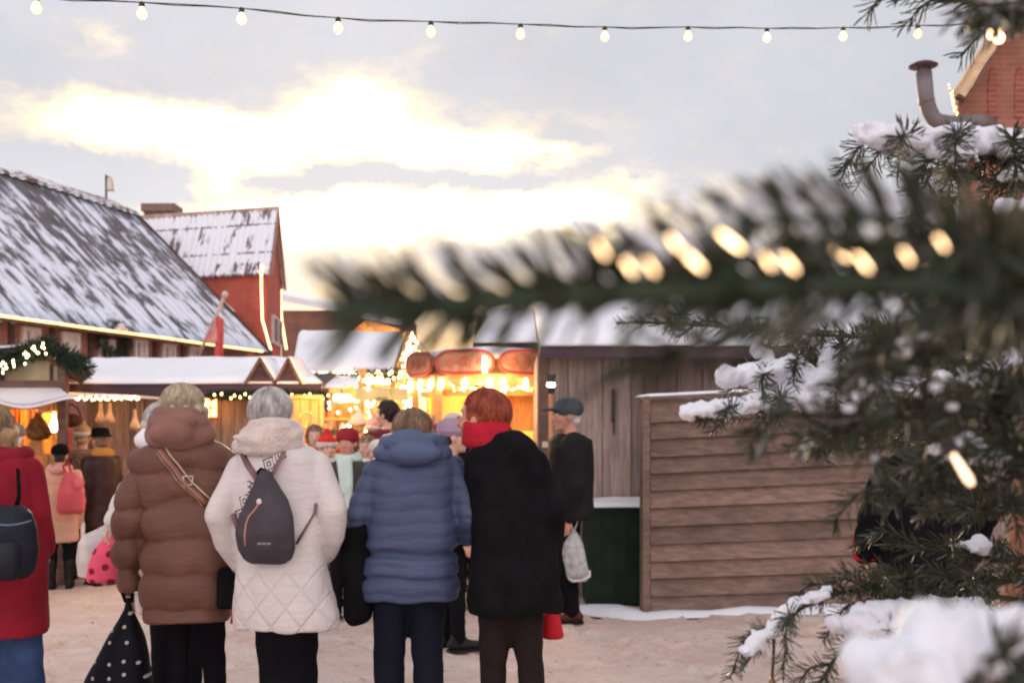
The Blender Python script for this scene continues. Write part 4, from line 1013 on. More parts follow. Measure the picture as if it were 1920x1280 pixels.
for i in range(16):
    px = 745 + i * 9; x = W(px, 0, 13.7).x
    m = MB(); m.lathe((0, 0, 0), [(.03, 0), (.05, .02), (.045, .07), (.02, .10), (.025, .13)], 10)
    o = obj('ornament_jar', m, gl[i % 5], None, True); o.location = (x, 13.78 + rr.uniform(-.1, .1), 1.003 if 800 < px < 880 else 1.003)
    if not (800 < px < 895): bpy.data.objects.remove(o); continue
    tag(o, '%s jar standing on the counter beneath the pink curtains' % nm[i % 5], 'jar', 'jars beneath the pink curtains')

# ---- torch post ------------------------------------------------------------------------
tp_ = thing('heater_post', 'slim copper patio torch with a small white flame bulb beside the capped man', 'torch', (W(1033, 0, 9.4).x, 9.4, 0))
c = W(1033, 0, 9.4)
m = MB(); m.tube([(c.x, 9.4, .03), (c.x, 9.4, W(0, 735, 9.4).z)], .022, 10); m.lathe((c.x, 9.4, 0), [(.18, 0), (.18, .03), (.03, .05)], 18); obj('pole', m, plain('copper_paint', (.50, .22, .11), .4, metal=.3), tp_, True, True)
m = MB(); m.lathe(W(1033, 738, 9.4), [(.02, 0), (.035, .02), (.03, .12), (.05, .17)], 14); obj('burner', m, M_cable, tp_, True, True)
m = MB(); m.ell(W(1033, 722, 9.4), (.035, .035, .05), 12, 8); obj('flame', m, M_ledhot, tp_, True, True)
m = MB(); m.box(W(1031, 833, 9.3), (.13, .1, .05)); obj('tray', m, plain('pale_metal_tray', (.6, .52, .48), .5), tp_, world=True)

# ---- right hand shed -----------------------------------------------------------------------
YE = 9.75
x0, x1 = W(1015, 0, YE).x, W(1990, 0, YE).x
E = thing('wooden_shed', 'long grey brown board shed on the right with a thick snow covered roof', 'shed', (x0, YE, 0))
zE = W(0, 648, YE - .35).z; XR = W(1012, 0, YE - .4).x
m = MB(); boards_v(m, x0, W(1216, 0, YE).x, YE, 0, zE - .05, .30, seed=31, jit=.03)
obj('wall', m, M_board, E, world=True)
m = MB(); boards_v(m, W(1216, 0, YE).x + .03, x1, YE + .18, 0, zE + .02, .26, seed=33, jit=.03)
obj('wall', m, M_board, E, world=True)
m = MB(); p = W(1216, 0, YE); m.box((p.x, YE - .02, zE / 2), (.07, .09, zE)); m.box((x0 + .02, YE + .0, zE / 2), (.09, .1, zE)); obj('corner_post', m, M_beam, E, world=True)
m = MB()
for i in range(8): m.box((x0 - .02, YE + .15 + i * .24, zE / 2), (.03, .225, zE - .1))
obj('side_wall', m, M_board, E, world=True)
m = MB(); a = (W(1700, 0, YE).x)
ezl = W(0, 650, YE - .35)
m.prism([(XR, YE - .4, zE - .02), (XR, YE + 2.3, W(0, 572, YE + 2.3).z - .04), (XR, YE + 2.3, W(0, 572, YE + 2.3).z - .12), (XR, YE - .4, zE - .09)], (x1 - XR, 0, 0)); obj('roof', m, M_fascia, E, world=True)
snow_slab('snow', [(XR, YE - .42, zE), (x1, YE - .42, zE), (x1, YE + 2.3, W(0, 574, YE + 2.3).z), (XR, YE + 2.3, W(0, 574, YE + 2.3).z)], .10, E, 21, 90, 16, over=.04)
m = MB(); m.box(((XR + x1) / 2, YE - .42, zE - .06), (x1 - XR, .035, .10)); obj('fascia', m, M_fascia, E, world=True)
m = MB(); c = W(1150, 760, YE - .03); m.box(c, (.03, .03, .30)); m.box(W(1151, 800, YE - .03), (.015, .03, .12)); m.box(W(1165, 676, YE - .03), (.02, .03, .10)); obj('door_hinge', m, M_cable, E, world=True)

# stall whose roof shows between the kiosk and the sky
BSx0, BSx1 = W(886, 0, 13).x, W(1060, 0, 13).x
BS = thing('rear_stall', 'plain snowy roofed stall just behind the round kiosk', 'market stall', (BSx0, 13, 0))
zr = W(0, 642, 13).z
m = MB(); boards_v(m, BSx0 + .15, BSx1, 13.2, 0, zr - .03, .2, seed=51); obj('wall', m, M_board2, BS, world=True)
m = MB(); m.prism([(BSx0, 12.95, zr - .01), (BSx0, 15, W(0, 584, 15).z - .03), (BSx0, 15, W(0, 584, 15).z - .1), (BSx0, 12.95, zr - .08)], (BSx1 - BSx0, 0, 0)); obj('roof', m, M_fascia, BS, world=True)
snow_slab('snow', [(BSx0, 12.93, zr), (BSx1, 12.93, zr), (BSx1, 15, W(0, 586, 15).z), (BSx0 + .15, 15, W(0, 586, 15).z)], .08, BS, 23, 24, 10)

# ---- green bin ------------------------------------------------------------------------------
YG = 9.28; g0, g1 = W(1098, 0, YG).x, W(1245, 0, YG).x
Gb = thing('green_bin', 'low dark green ribbed container topped with snow between the capped man and the plank fence', 'container', ((g0 + g1) / 2, YG + .2, 0))
zt = .855
m = MB(); m.box(((g0 + g1) / 2, YG + .2, zt / 2), (g1 - g0, .42, zt - .02)); 
obj('body', m, M_green, Gb, world=True)
m = MB(); k = int((g1 - g0) / .1)
for i in range(k): m.box((g0 + .05 + i * .1, YG - .015, zt / 2 - .01), (.02, .012, zt - .12))
m.box(((g0 + g1) / 2, YG + .2, zt - .02), (g1 - g0 + .04, .48, .035)); obj('rib', m, M_green, Gb, world=True)
snow_slab('snow', [(g0 - .02, YG - .05, zt), (g1, YG - .05, zt), (g1, YG + .42, zt + .01), (g0 - .02, YG + .42, zt + .01)], .045, Gb, 31, 30, 8)

# ---- horizontal plank fence -----------------------------------------------------------------
fa, fb = Vector((W(1207, 0, 8.84).x, 8.84, 0)), Vector((W(1720, 0, 9.25).x, 9.25, 0)); fd = (fb - fa).normalized(); fL = (fb - fa).length; fn = Vector((fd.y, -fd.x, 0))
fen = thing('plank_fence', 'brown overlapping horizontal plank fence with snow along its top edge', 'fence', fa)
m = MB(); rr = random.Random(4); nb = 12; H0, H1 = 1.765, 1.90; fr_ = Matrix.Rotation(math.atan2(fd.y, fd.x), 3, 'Z')
for i in range(nb):
    za0, za1 = .03 + (H0 - .05) * i / nb, .03 + (H0 - .05) * (i + 1) / nb; zb0, zb1 = .03 + (H1 - .05) * i / nb, .03 + (H1 - .05) * (i + 1) / nb
    j = rr.uniform(-.008, .008)
    # lap siding: each plank leans out at its lower edge over the one below
    a = fa + fd * .04; b = fb
    vs = [a + fn * .068 + Vector((0, 0, za0 - .016 + j)), b + fn * .068 + Vector((0, 0, zb0 - .016 + j)), b + fn * .022 + Vector((0, 0, zb1 + .006)), a + fn * .022 + Vector((0, 0, za1 + .006))]
    m.prism(vs, fn * -.020)
obj('plank', m, M_plank, fen, world=True)
m = MB(); m.box(fa + fd * .0 + fn * .03 + Vector((0, 0, .9)), (.06, .09, 1.80), fr_); obj('post', m, M_plank, fen, world=True)
m = MB(); m.box(fa + fd * 2.0 - fn * .03 + Vector((0, 0, .9)), (.07, .05, 1.8), fr_); obj('post', m, M_plank, fen, world=True)
m = MB(); m.bar(fa - fd * .05 + fn * .02 + Vector((0, 0, H0 + .015)), fb + fn * .02 + Vector((0, 0, H1 + .015)), .11, .025); obj('top_rail', m, M_plank, fen, world=True)
a, b = fa - fd * .06 + fn * .075 + Vector((0, 0, H0 + .028)), fb + fn * .075 + Vector((0, 0, H1 + .028))
snow_slab('snow', [a, b, b - fn * .11, a - fn * .11], .022, fen, 41, 60, 4, over=.0)
drift('snow_bank', 'low ridge of snow along the foot of the fence and the green bin', [(W(1060, 0, 9.1).x, 9.1, .12, .02), (W(1110, 0, 9.0).x, 9.0, .26, .05), (W(1160, 0, 8.95).x, 8.92, .30, .06), (W(1210, 0, 8.8).x, 8.76, .2, .045), (W(1260, 0, 8.8).x, 8.80, .14, .05), (W(1330, 0, 8.9).x, 8.86, .13, .04), (W(1400, 0, 8.9).x, 8.92, .16, .055), (W(1480, 0, 9).x, 8.98, .14, .04), (W(1560, 0, 9).x, 9.05, .16, .05), (W(1700, 0, 9.1).x, 9.15, .14, .04)])
# ================================================================== people
def skin_mat(name, col): return plain(name, col, .55, .10, 12, 80, .1, .002)
M_skin = skin_mat('skin', (.62, .36, .27)); M_skin2 = skin_mat('ruddy_skin', (.58, .27, .20)); M_skin3 = skin_mat('pale_skin', (.68, .42, .32))
M_eye = plain('eye_white', (.7, .66, .62), .2, 0, bump=0); M_iris = plain('iris', (.06, .04, .03), .15, 0, bump=0)
M_lip = plain('lip', (.45, .14, .12), .5, .1)
M_black = plain('black_cloth', (.006, .006, .008), .9, .3, 7, 90, .3, .002, spec=.08)
M_navy = plain('navy_trouser', (.006, .007, .016), .85, .3, 6)
M_denim = plain('blue_denim', (.03, .055, .13), .85, .3, 9, 120)
M_dkbrown = plain('brown_trouser', (.018, .010, .010), .85, .3, 6)
M_shoe = plain('black_leather', (.012, .011, .012), .4, .3, 9)
M_oxblood = plain('oxblood_leather', (.075, .018, .018), .35, .3, 9)
def puffer(name, col, rough=.62, var=.12, sheen=.0, bump=.35, quilt=None):
    """nylon shell: crumpled wrinkles, fine weave, optional stitched diamonds"""
    m, nt, b = newmat(name); b.inputs['Specular IOR Level'].default_value = .3; b.inputs['Roughness'].default_value = rough
    v = coords(nt); n1 = noise_(nt, v, 5, 5)
    c = mixc(nt, ramp_(nt, n1, .3, .7), tuple(x * (1 - var) for x in col), tuple(min(1, x * (1 + var)) for x in col))
    w = nt.nodes.new('ShaderNodeTexNoise'); w.inputs['Scale'].default_value = 13; w.inputs['Detail'].default_value = 5; w.inputs['Roughness'].default_value = .62; w.inputs['Distortion'].default_value = 1.1
    nt.links.new(coords(nt, (.8, .8, 2.4)), w.inputs['Vector'])
    h = math_(nt, 'ADD', math_(nt, 'MULTIPLY', w.outputs[0], 1.3), math_(nt, 'MULTIPLY', noise_(nt, v, 140, 2), .10))
    if quilt:
        sp = nt.nodes.new('ShaderNodeSeparateXYZ'); nt.links.new(v, sp.inputs[0])
        def ln(sg): return math_(nt, 'ABSOLUTE', math_(nt, 'SINE', math_(nt, 'MULTIPLY', math_(nt, 'ADD', sp.outputs[0], math_(nt, 'MULTIPLY', sp.outputs[2], sg * .8)), PI / quilt)))
        q = math_(nt, 'MINIMUM', math_(nt, 'MULTIPLY', math_(nt, 'MINIMUM', ln(1), ln(-1)), 5.0), 1.0)
        low = ramp_(nt, sp.outputs[2], 1.02, .94)
        h = math_(nt, 'ADD', h, math_(nt, 'MULTIPLY', math_(nt, 'MULTIPLY', math_(nt, 'SUBTRACT', q, 1.0), low), .6))
        c = mixc(nt, math_(nt, 'MULTIPLY', math_(nt, 'MULTIPLY', math_(nt, 'SUBTRACT', 1.0, q), low), .05), c, tuple(x * .5 for x in col))
    nt.links.new(c, b.inputs['Base Color']); bump_(nt, b, h, .55, .012); return m
def rotz(a): return Matrix.Rotation(a, 3, 'Z')

def head_prims(mb, c, k=1.0, yaw=0.0, pitch=0.0, face=True):
    c = Vector(c); M = rotz(yaw) @ Matrix.Rotation(pitch, 3, 'X')
    P = lambda x, y, z: c + M @ (Vector((x, y, z)) * k)
    E = lambda x, y, z, a, b, d, n=14, m=9: mb.ell(P(x, y, z), (a * k, b * k, d * k), n, m, M)
    E(0, -.012, .032, .076, .095, .088, 22, 14); E(0, .022, -.02, .063, .072, .088, 20, 12); E(0, .034, -.078, .047, .050, .040)
    E(0, .074, -.098, .020, .017, .017); E(0, .070, .035, .055, .022, .022)
    for s in (-1, 1):
        E(s * .080, -.008, -.012, .008, .020, .032, 12, 8, ); E(s * .038, .060, -.028, .024, .022, .024)
    mb.tube([P(0, .090, .018), P(0, .104, -.008), P(0, .113, -.026)], [.009 * k, .011 * k, .013 * k], 10); E(0, .108, -.030, .017, .014, .011)
    E(0, .089, -.063, .025, .009, .007); E(0, .087, -.073, .021, .009, .008)
    mb.tube([P(0, -.018, -.04), P(0, -.022, -.11), c + Vector((0, -.03, -.175)) * k], [.056 * k, .054 * k, .062 * k], 16)
    return P, M
def face_parts(o, P, M, k):
    for s in (-1, 1):
        m = MB(); m.ell(P(s * .030, .0790, .010), (.0105 * k,) * 3, 12, 8); e = obj('eye', m, M_eye, o, True)
        m = MB(); m.ell(P(s * .030, .0860, .010), (.0068 * k, .0045 * k, .0062 * k), 10, 6, M); obj('iris', m, M_iris, e, True)
    m = MB(); m.ell(P(0, .0945, -.065), (.022 * k, .006 * k, .0035 * k), 12, 6, M); m.ell(P(0, .0925, -.0725), (.018 * k, .006 * k, .0045 * k), 12, 6, M); obj('lips', m, M_lip, o, True)
def hand_prims(mb, wrist, d, palm_n, thumb_s, k=1.0, curl=.5, spread=.06):
    """palm, five separate fingers bending towards the palm side"""
    w = Vector(wrist); d = Vector(d).normalized(); n = Vector(palm_n); n = (n - d * n.dot(d)).normalized(); s = d.cross(n) * thumb_s
    B = Matrix((s, n, d)).transposed()
    mb.ell(w + d * .052 * k, (.041 * k, .0155 * k, .052 * k), 16, 10, B); mb.ell(w + d * .010 * k, (.028 * k, .021 * k, .03 * k), 12, 8, B)
    for i, (off, L) in enumerate(((.028, .070), (.0095, .080), (-.0095, .075), (-.028, .058))):
        p = w + d * (.088 - .003 * abs(i - 1)) * k + s * off * k; a = curl * (.8 + .12 * i); dirn = (d + s * off * spread * 20).normalized(); pts = [p]
        for q, f in enumerate((.45, .31, .24)):
            a2 = a * (q + .6); v = dirn * math.cos(a2) + n * math.sin(a2); pts.append(pts[-1] + v * L * f * k)
        mb.limb([(*q_, r * k) for q_, r in zip(pts, (.0092, .0086, .0080, .0070))], 10)
    p = w + d * .030 * k + s * .030 * k; v1 = (d * .75 + s * .65 + n * .2).normalized(); v2 = (d * .9 + s * .2 + n * .45 * (.4 + curl)).normalized()
    mb.limb([(*p, .0135 * k), (*(p + v1 * .036 * k), .0105 * k), (*(p + v1 * .036 * k + v2 * .034 * k), .0085 * k)], 10)

def body_mesh(H, o, skin, head_c, yaw, pitch, arms, legs, voxel=.009, k=None, hands=None, face=True):
    """one continuous figure: head, neck, trunk, arms, hands, legs, feet"""
    k = k or H / 1.68 * 1.0
    m = MB(); P, M = head_prims(m, head_c, k, yaw, pitch)
    nz = head_c[2] - .17 * k; hx, hy = head_c[0], head_c[1]
    sh = .81 * H; hp = .53 * H; cx = legs['cx'] if 'cx' in legs else 0
    m.limb([(hx, hy - .03, nz + .03, .050 * k), (hx * .5 + cx * .5, -.005, sh - .02, .055 * k)])
    m.loft([(hp - .05 * k, .08 * k, .07 * k, cx, 0), (hp, .135 * k, .09 * k, cx, 0), (hp + .14 * k, .135 * k, .085 * k, cx, 0), (hp + .28 * k, .13 * k, .08 * k, cx, 0), (sh - .07, .13 * k, .07 * k, cx, 0), (sh - .02, .07 * k, .05 * k, cx, 0)], 30)
    for a in arms:
        m.limb([(*(Vector(a[0]) + Vector((-.02 if a[0][0] > cx else .02, 0, -.03))), .040 * k), (*a[1], .034 * k), (*a[2], .027 * k)])
        v = Vector(a[2]) - Vector(a[1])
        hd = a[3] if len(a) > 3 else {}
        hand_prims(m, a[2], hd.get('d', v), hd.get('n', (-1 if a[0][0] > cx else 1, .25, 0)), hd.get('t', 1 if a[0][0] > cx else -1), k, hd.get('curl', .45))
    for L in legs['j']:
        m.limb([(*L[0], .050 * k), (*L[1], .034 * k), (*L[2], .028 * k)]); f = Vector(L[2]); m.limb([(f.x, f.y - .02, .05, .038 * k), (f.x + legs.get('toe', 0), f.y + .13, .035, .030 * k)])
    me = blend(m, voxel, 3, 'body'); b = obj('body', me, skin, o, True)
    if face: face_parts(o, P, M, k)
    return P, M

def band_puff(me, band, amp, wob=.02, seed=0, skip=None, fold=.006, diamonds=None, power=.5):
    """quilting seams and folds pushed into a coat"""
    P = to_np(me); Nn = normals_np(me)
    w1 = fnoise(P, 3.0, seed); w2 = fnoise(P, 7.0, seed + 3); 
    Q = P.copy(); Q[:, 2] *= .35; w3 = fnoise(Q, 9.0, seed + 8)
    d = np.zeros(len(P), dtype=np.float32)
    if band:
        z = P[:, 2] + wob * w1 + .012 * w3
        s = np.abs(np.sin(np.pi * z / band)) ** power
        # puckers along each seam
        s2 = np.abs(np.sin(np.pi * z / band)); d += amp * (s - .6) + amp * .45 * w3 * (1 - s2)
    if diamonds:
        u = np.arctan2(P[:, 0], -P[:, 1]) * .22
        a = np.abs(np.sin(np.pi * (u + P[:, 2] * .8) / diamonds)); b = np.abs(np.sin(np.pi * (u - P[:, 2] * .8) / diamonds))
        q = np.minimum(a, b) ** .5; mask = np.clip((skip - P[:, 2]) / .08, 0, 1) if skip else 1
        d += amp * (q - .6) * mask
    d += fold * w2 + fold * 1.1 * w3 + fold * .8 * w1
    P = P + Nn * d[:, None]; set_np(me, P); return me
def collar_roll(m, c, a, b, z, r, t0=-2.3, t1=2.3, droop=.03, n=18, yaw=0, squash=1):
    """roll of cloth going round the back of a neck: angle 0 is the nape"""
    pts = []; rad = []
    for i in range(n + 1):
        t = t0 + (t1 - t0) * i / n
        pts.append(Vector(c) + rotz(yaw) @ Vector((a * math.sin(t), -b * math.cos(t), z - droop * math.cos(t)))); rad.append(r * (.62 + .38 * math.cos(t * .62)))
    m.tube(pts, rad, 12); m.ell(pts[0], (rad[0],) * 3, 10, 6); m.ell(pts[-1], (rad[-1],) * 3, 10, 6)
def hair(o, c, k, yaw, pitch, matl, length=.0, wide=1.0, strands=900, back=.3, seed=1, crown=.02, curl=.0, fr=.35):
    """scalp shell plus combed strands running down from the crown"""
    c = Vector(c); M = rotz(yaw) @ Matrix.Rotation(pitch, 3, 'X'); rr = random.Random(seed)
    cc = Vector((0, -.018, .036)); rx, ry, rz_ = .086 * wide, .102 * wide, .094 * (1 + (wide - 1) * .7)
    T = lambda v: c + M @ (v * k)
    m = MB(); m.ell(T(cc), (rx * k, ry * k, rz_ * k), 24, 14, M)
    if length > 0: m.loft([(0, 0, 0, 0, 0)] * 0 or [(0, .001, .001, 0, 0), (.001, .001, .001, 0, 0)]) if False else None
    low = -.02 - length
    if length > 0:
        for i in range(9):
            t = -2.0 + 4.0 * i / 8; m.limb([(*T(Vector((rx * .93 * math.sin(t), cc.y - ry * .90 * math.cos(t), .02))), .026 * k), (*T(Vector((rx * .86 * math.sin(t), cc.y - ry * .80 * math.cos(t), low * .95))), .020 * k)])
    else:
        m.ell(T(Vector((0, -.045, -.03))), (.066 * k, .062 * k, .055 * k), 18, 10, M)
    # cut away the face side
    me = blend(m, .008 * max(1, k), 3, 'hair'); P = to_np(me); Nn = normals_np(me)
    Q = P.copy(); Q[:, 2] *= .3; w = fnoise(Q, 55, seed) * .005 + fnoise(P, 18, seed + 1) * .007; P = P + Nn * w[:, None]
    Mi = np.array(M.transposed()); Lc = (P - np.array(c)) @ np.array(M)
    set_np(me, P)
    import bmesh
    bm = bmesh.new(); bm.from_mesh(me); bm.verts.ensure_lookup_table()
    kill = [v for i, v in enumerate(bm.verts) if Lc[i, 1] > .045 * k and Lc[i, 2] < .055 * k]
    bmesh.ops.delete(bm, geom=kill, context='VERTS'); bm.to_mesh(me); bm.free()
    sm = MB()
    crownp = Vector((.01, -.05, .1))
    strands = int(strands * 1.7)
    for i in range(strands):
        az = rr.uniform(-PI, PI); end = rr.uniform(.72, 1.06)
        bk = (1 + math.cos(az)) / 2   # 1 at the nape, 0 at the brow
        thmax = (1.15 + .95 * bk) if length == 0 else (1.05 + .75 * bk)
        thmax *= end; pts = []; th0 = rr.uniform(.0, .9) if rr.random() < .6 else rr.uniform(.5, thmax * .9); nseg = 7
        lift = rr.uniform(.99, 1.035) + (rr.uniform(.02, .07) if rr.random() < .12 else 0); cl_ = .28 * math.sin(az * 9 + 2.1 * seed) + .2 * math.sin(az * 17 + seed); azw = rr.uniform(-.22, .22) + cl_ + curl * rr.uniform(-1, 1)
        for q in range(nseg + 1):
            th = th0 + (thmax - th0) * q / nseg; a = az + azw * (q / nseg) ** 1.5
            v = Vector((rx * math.sin(th) * math.sin(a), -ry * math.sin(th) * math.cos(a), rz_ * math.cos(th))) * (lift + curl * .06 * math.sin(q * 1.7 + i)) + cc
            if length > 0 and th > PI / 2: v.z = min(v.z, cc.z - (th - PI / 2) * (length * 1.3 + .03)); s_ = max(.8, 1 - (th - PI / 2) * .1); v.x = rx * .98 * s_ * math.sin(a) * lift; v.y = cc.y - ry * .98 * s_ * math.cos(a) * lift
            pts.append(T(v))
        r = rr.uniform(.0009, .0018) * k; sm.tube(pts, [r] * 3 + [r * .9] * (nseg - 4) + [r * .6, r * .2], 4, False)
    o2 = bpy.data.meshes.new('hairs'); o2.from_pydata(sm.v, [], sm.f)
    bm = bmesh.new(); bm.from_mesh(me); bm.from_mesh(o2); bm.to_mesh(me); bm.free()
    return obj('hair', me, matl, o, True)
def hair_mat(name, c1, c2):
    m, nt, b = newmat(name); v = coords(nt, (1, 1, .12)); n = noise_(nt, v, 120, 3); g = noise_(nt, coords(nt, (1, 1, .45)), 26, 4)
    geo = nt.nodes.new('ShaderNodeNewGeometry'); c = mixc(nt, math_(nt, 'MULTIPLY', math_(nt, 'ADD', ramp_(nt, n, .35, .65), geo.outputs['Random Per Island']), .5), tuple(x * .8 for x in c1), c2); c = mixc(nt, math_(nt, 'MULTIPLY', ramp_(nt, g, .42, .70), .75), c, tuple(x * .5 for x in c1))
    nt.links.new(c, b.inputs['Base Color']); b.inputs['Roughness'].default_value = .45; b.inputs['Specular IOR Level'].default_value = .4
    bump_(nt, b, n, .5, .004); return m
M_hblond = hair_mat('ash_blond_hair', (.42, .33, .22), (.72, .60, .44)); M_hgrey = hair_mat('silver_hair', (.48, .44, .42), (.78, .74, .72))
M_hbrown = hair_mat('light_brown_hair', (.20, .115, .07), (.40, .26, .16)); M_hred = hair_mat('copper_red_hair', (.24, .035, .02), (.52, .12, .05)); M_hdark = hair_mat('dark_hair', (.02, .014, .012), (.05, .03, .025))
M_htan = hair_mat('tan_hair', (.3, .18, .09), (.5, .33, .18))
def strap(m, pts, w=.018, th=.004):
    m.tube(pts, [w] * len(pts), 6, True, .25)

def trousers(o, legs, matl, k=1.0, r=(.082, .064, .055), seam=True, voxel=.011, top=None, fold=.007):
    m = MB(); cx = legs.get('cx', 0)
    t = top if top is not None else legs['j'][0][0][2] + .05
    m.loft([(t - .04, .12 * k, .09 * k, cx, 0), (t + .02, .145 * k, .10 * k, cx, 0), (t + .08, .14 * k, .10 * k, cx, 0)], 26)
    for L in legs['j']:
        m.limb([(*L[0], r[0] * k), (*L[1], r[1] * k), (L[2][0], L[2][1], max(.09, L[2][2]), r[2] * k)])
    me = blend(m, voxel, 3, 'trousers'); P = to_np(me); Nn = normals_np(me)
    Q = P.copy(); Q[:, 2] *= 1.8; w = fnoise(Q, 8, 3) * fold + fnoise(P, 16, 6) * fold * .5; set_np(me, P + Nn * w[:, None])
    return obj('trousers', me, matl, o, True)
def shoes(o, legs, matl, k=1.0, boot=False):
    for L in legs['j']:
        f = Vector(L[2]); m = MB(); tx = legs.get('toe', 0)
        m.ell((f.x, f.y - .035, .05), (.042 * k, .05 * k, .045)); m.ell((f.x + tx * .5, f.y + .05, .045), (.043 * k, .09 * k, .038)); m.ell((f.x + tx, f.y + .12, .04), (.042 * k, .06 * k, .032)); m.limb([(f.x, f.y - .02, .05, .045 * k), (f.x, f.y - .01, .26 if boot else .12, (.055 if boot else .045) * k)])
        me = blend(m, .010, 2, 'boot' if boot else 'shoe'); P = to_np(me); P[:, 2] = np.maximum(P[:, 2], .012); set_np(me, P)
        s = obj('boot' if boot else 'shoe', me, matl, o, True)
        m = MB(); m.box((f.x + tx * .6, f.y + .045, .009), (.082 * k, .25 * k, .018)); obj('sole', m, M_shoe, s)

def coat(o, rings, arms, matl, band=.12, amp=.012, voxel=.011, seed=0, name='coat', fold=.007, diamonds=None, skip=None, cuff=None, p=2.3, power=.5, wob=.02):
    m = MB(); m.loft(rings, 40, p)
    for a in arms:
        m.limb(a, 18)
    me = blend(m, voxel, 2, name)
    band_puff(me, band, amp, wob, seed, skip, fold, diamonds, power)
    return obj(name, me, matl, o, True)

# ---------------------------------------------------------------- foreground women, seen from behind
def fg(label, Y, cpx, group=None):
    """root on the ground under photo column cpx at depth Y plus pixel helpers"""
    o = thing('person', label, 'person', (W(cpx, 0, Y).x, Y, 0), 0, group); s = F / Y
    X = lambda px: (px - cpx) / s
    Z = lambda py: CAMH - (py - HY) / s
    return o, s, X, Z
def rows(rs, X, Z): return [(Z(py), (X(b) - X(a)) / 2, dp, (X(a) + X(b)) / 2, cy) for (py, a, b, dp, cy) in reversed(rs)]
def armpx(lst, X, Z, s): return [(X(px), dy, Z(py), r / s) for (px, py, dy, r) in lst]
def jt(lst): return [tuple(q[:3]) for q in lst]
M_brownc = puffer('brown_puffer_nylon', (.150, .068, .048), .55, .16)
M_brownf = plain('brown_hood_fabric', (.235, .115, .09), .9, .15, 9, 60, .5, .006, sheen=.1)
M_whitec = puffer('off_white_quilt', (.65, .59, .575), .75, .06, quilt=.118)
M_furc = plain('cream_fleece', (.60, .50, .455), .95, .14, 18, 70, .9, .012, sheen=.6)
M_bluec = puffer('steel_blue_nylon', (.056, .073, .142), .5, .14)
M_blackc = plain('black_wool_coat', (.008, .0075, .009), .95, .35, 8, 40, .8, .008, spec=.08)
M_redc = plain('crimson_coat', (.24, .010, .022), .8, .25, 5, 60, .4, .004)
M_redscarf = plain('red_scarf_wool', (.40, .014, .03), .95, .2, 14, 50, .8, .006)

def brown_woman():
    Y = 4.62; o, s, X, Z = fg('woman in a long brown puffer coat with blond bob holding a dotted black bag', Y, 350)
    legs = {'cx': 0, 'j': [((X(332), 0, .80), (X(332), .02, .45), (X(338), 0, .08)), ((X(394), 0, .80), (X(401), .02, .45), (X(402), 0, .08))]}
    la = armpx([(268, 872, 0, 27), (250, 965, -.03, 30), (239, 1048, 0, 25), (240, 1098, .03, 19)], X, Z, s); ra = armpx([(424, 880, 0, 27), (438, 965, .06, 26), (433, 1035, .16, 22)], X, Z, s)
    hc = (X(340), .03, Z(778)); k = 1.0
    L3 = jt([la[0], la[1], la[3]]); R3 = jt([ra[0], ra[1], ra[2]])
    body_mesh(1.68, o, M_skin3, hc, 0, 0, [(*L3, {'d': (.05, .12, -1), 'n': (.6, .7, 0), 't': -1, 'curl': .75}), (*R3, {'d': (-.5, .8, -.3)})], legs, .007)
    trousers(o, legs, M_black, 1, (.066, .048, .045)); shoes(o, legs, M_shoe)
    rg = rows([(818, 312, 374, .085, .0), (834, 286, 402, .105, .0), (850, 264, 424, .12, .0), (880, 256, 436, .135, .0), (930, 266, 437, .15, 0), (1000, 270, 438, .16, 0), (1080, 269, 438, .17, 0), (1130, 268, 437, .165, 0), (1157, 276, 430, .155, 0)], X, Z)
    coat(o, rg, [la, ra], M_brownc, .150, .027, .009, 3, fold=.012, wob=.045, power=.55)
    hair(o, hc, 1.0, 0, 0, M_hblond, .03, 1.06, 1500, seed=4)
    m = MB(); c = (X(340), .0, 0)
    collar_roll(m, c, .108, .115, Z(812), .044, -2.2, 2.2, .030); collar_roll(m, c, .090, .125, Z(792), .042, -2.1, 2.1, .01); collar_roll(m, c, .078, .11, Z(776), .032, -2.2, 2.2, -.005)
    m.ell((X(338), -.13, Z(812)), (.098, .06, .055)); m.ell((X(350), -.115, Z(788)), (.085, .045, .04))
    me = blend(m, .009, 3, 'hood'); band_puff(me, None, 0, seed=8, fold=.010); obj('hood', me, M_brownf, o, True)
    return o
brown_woman()
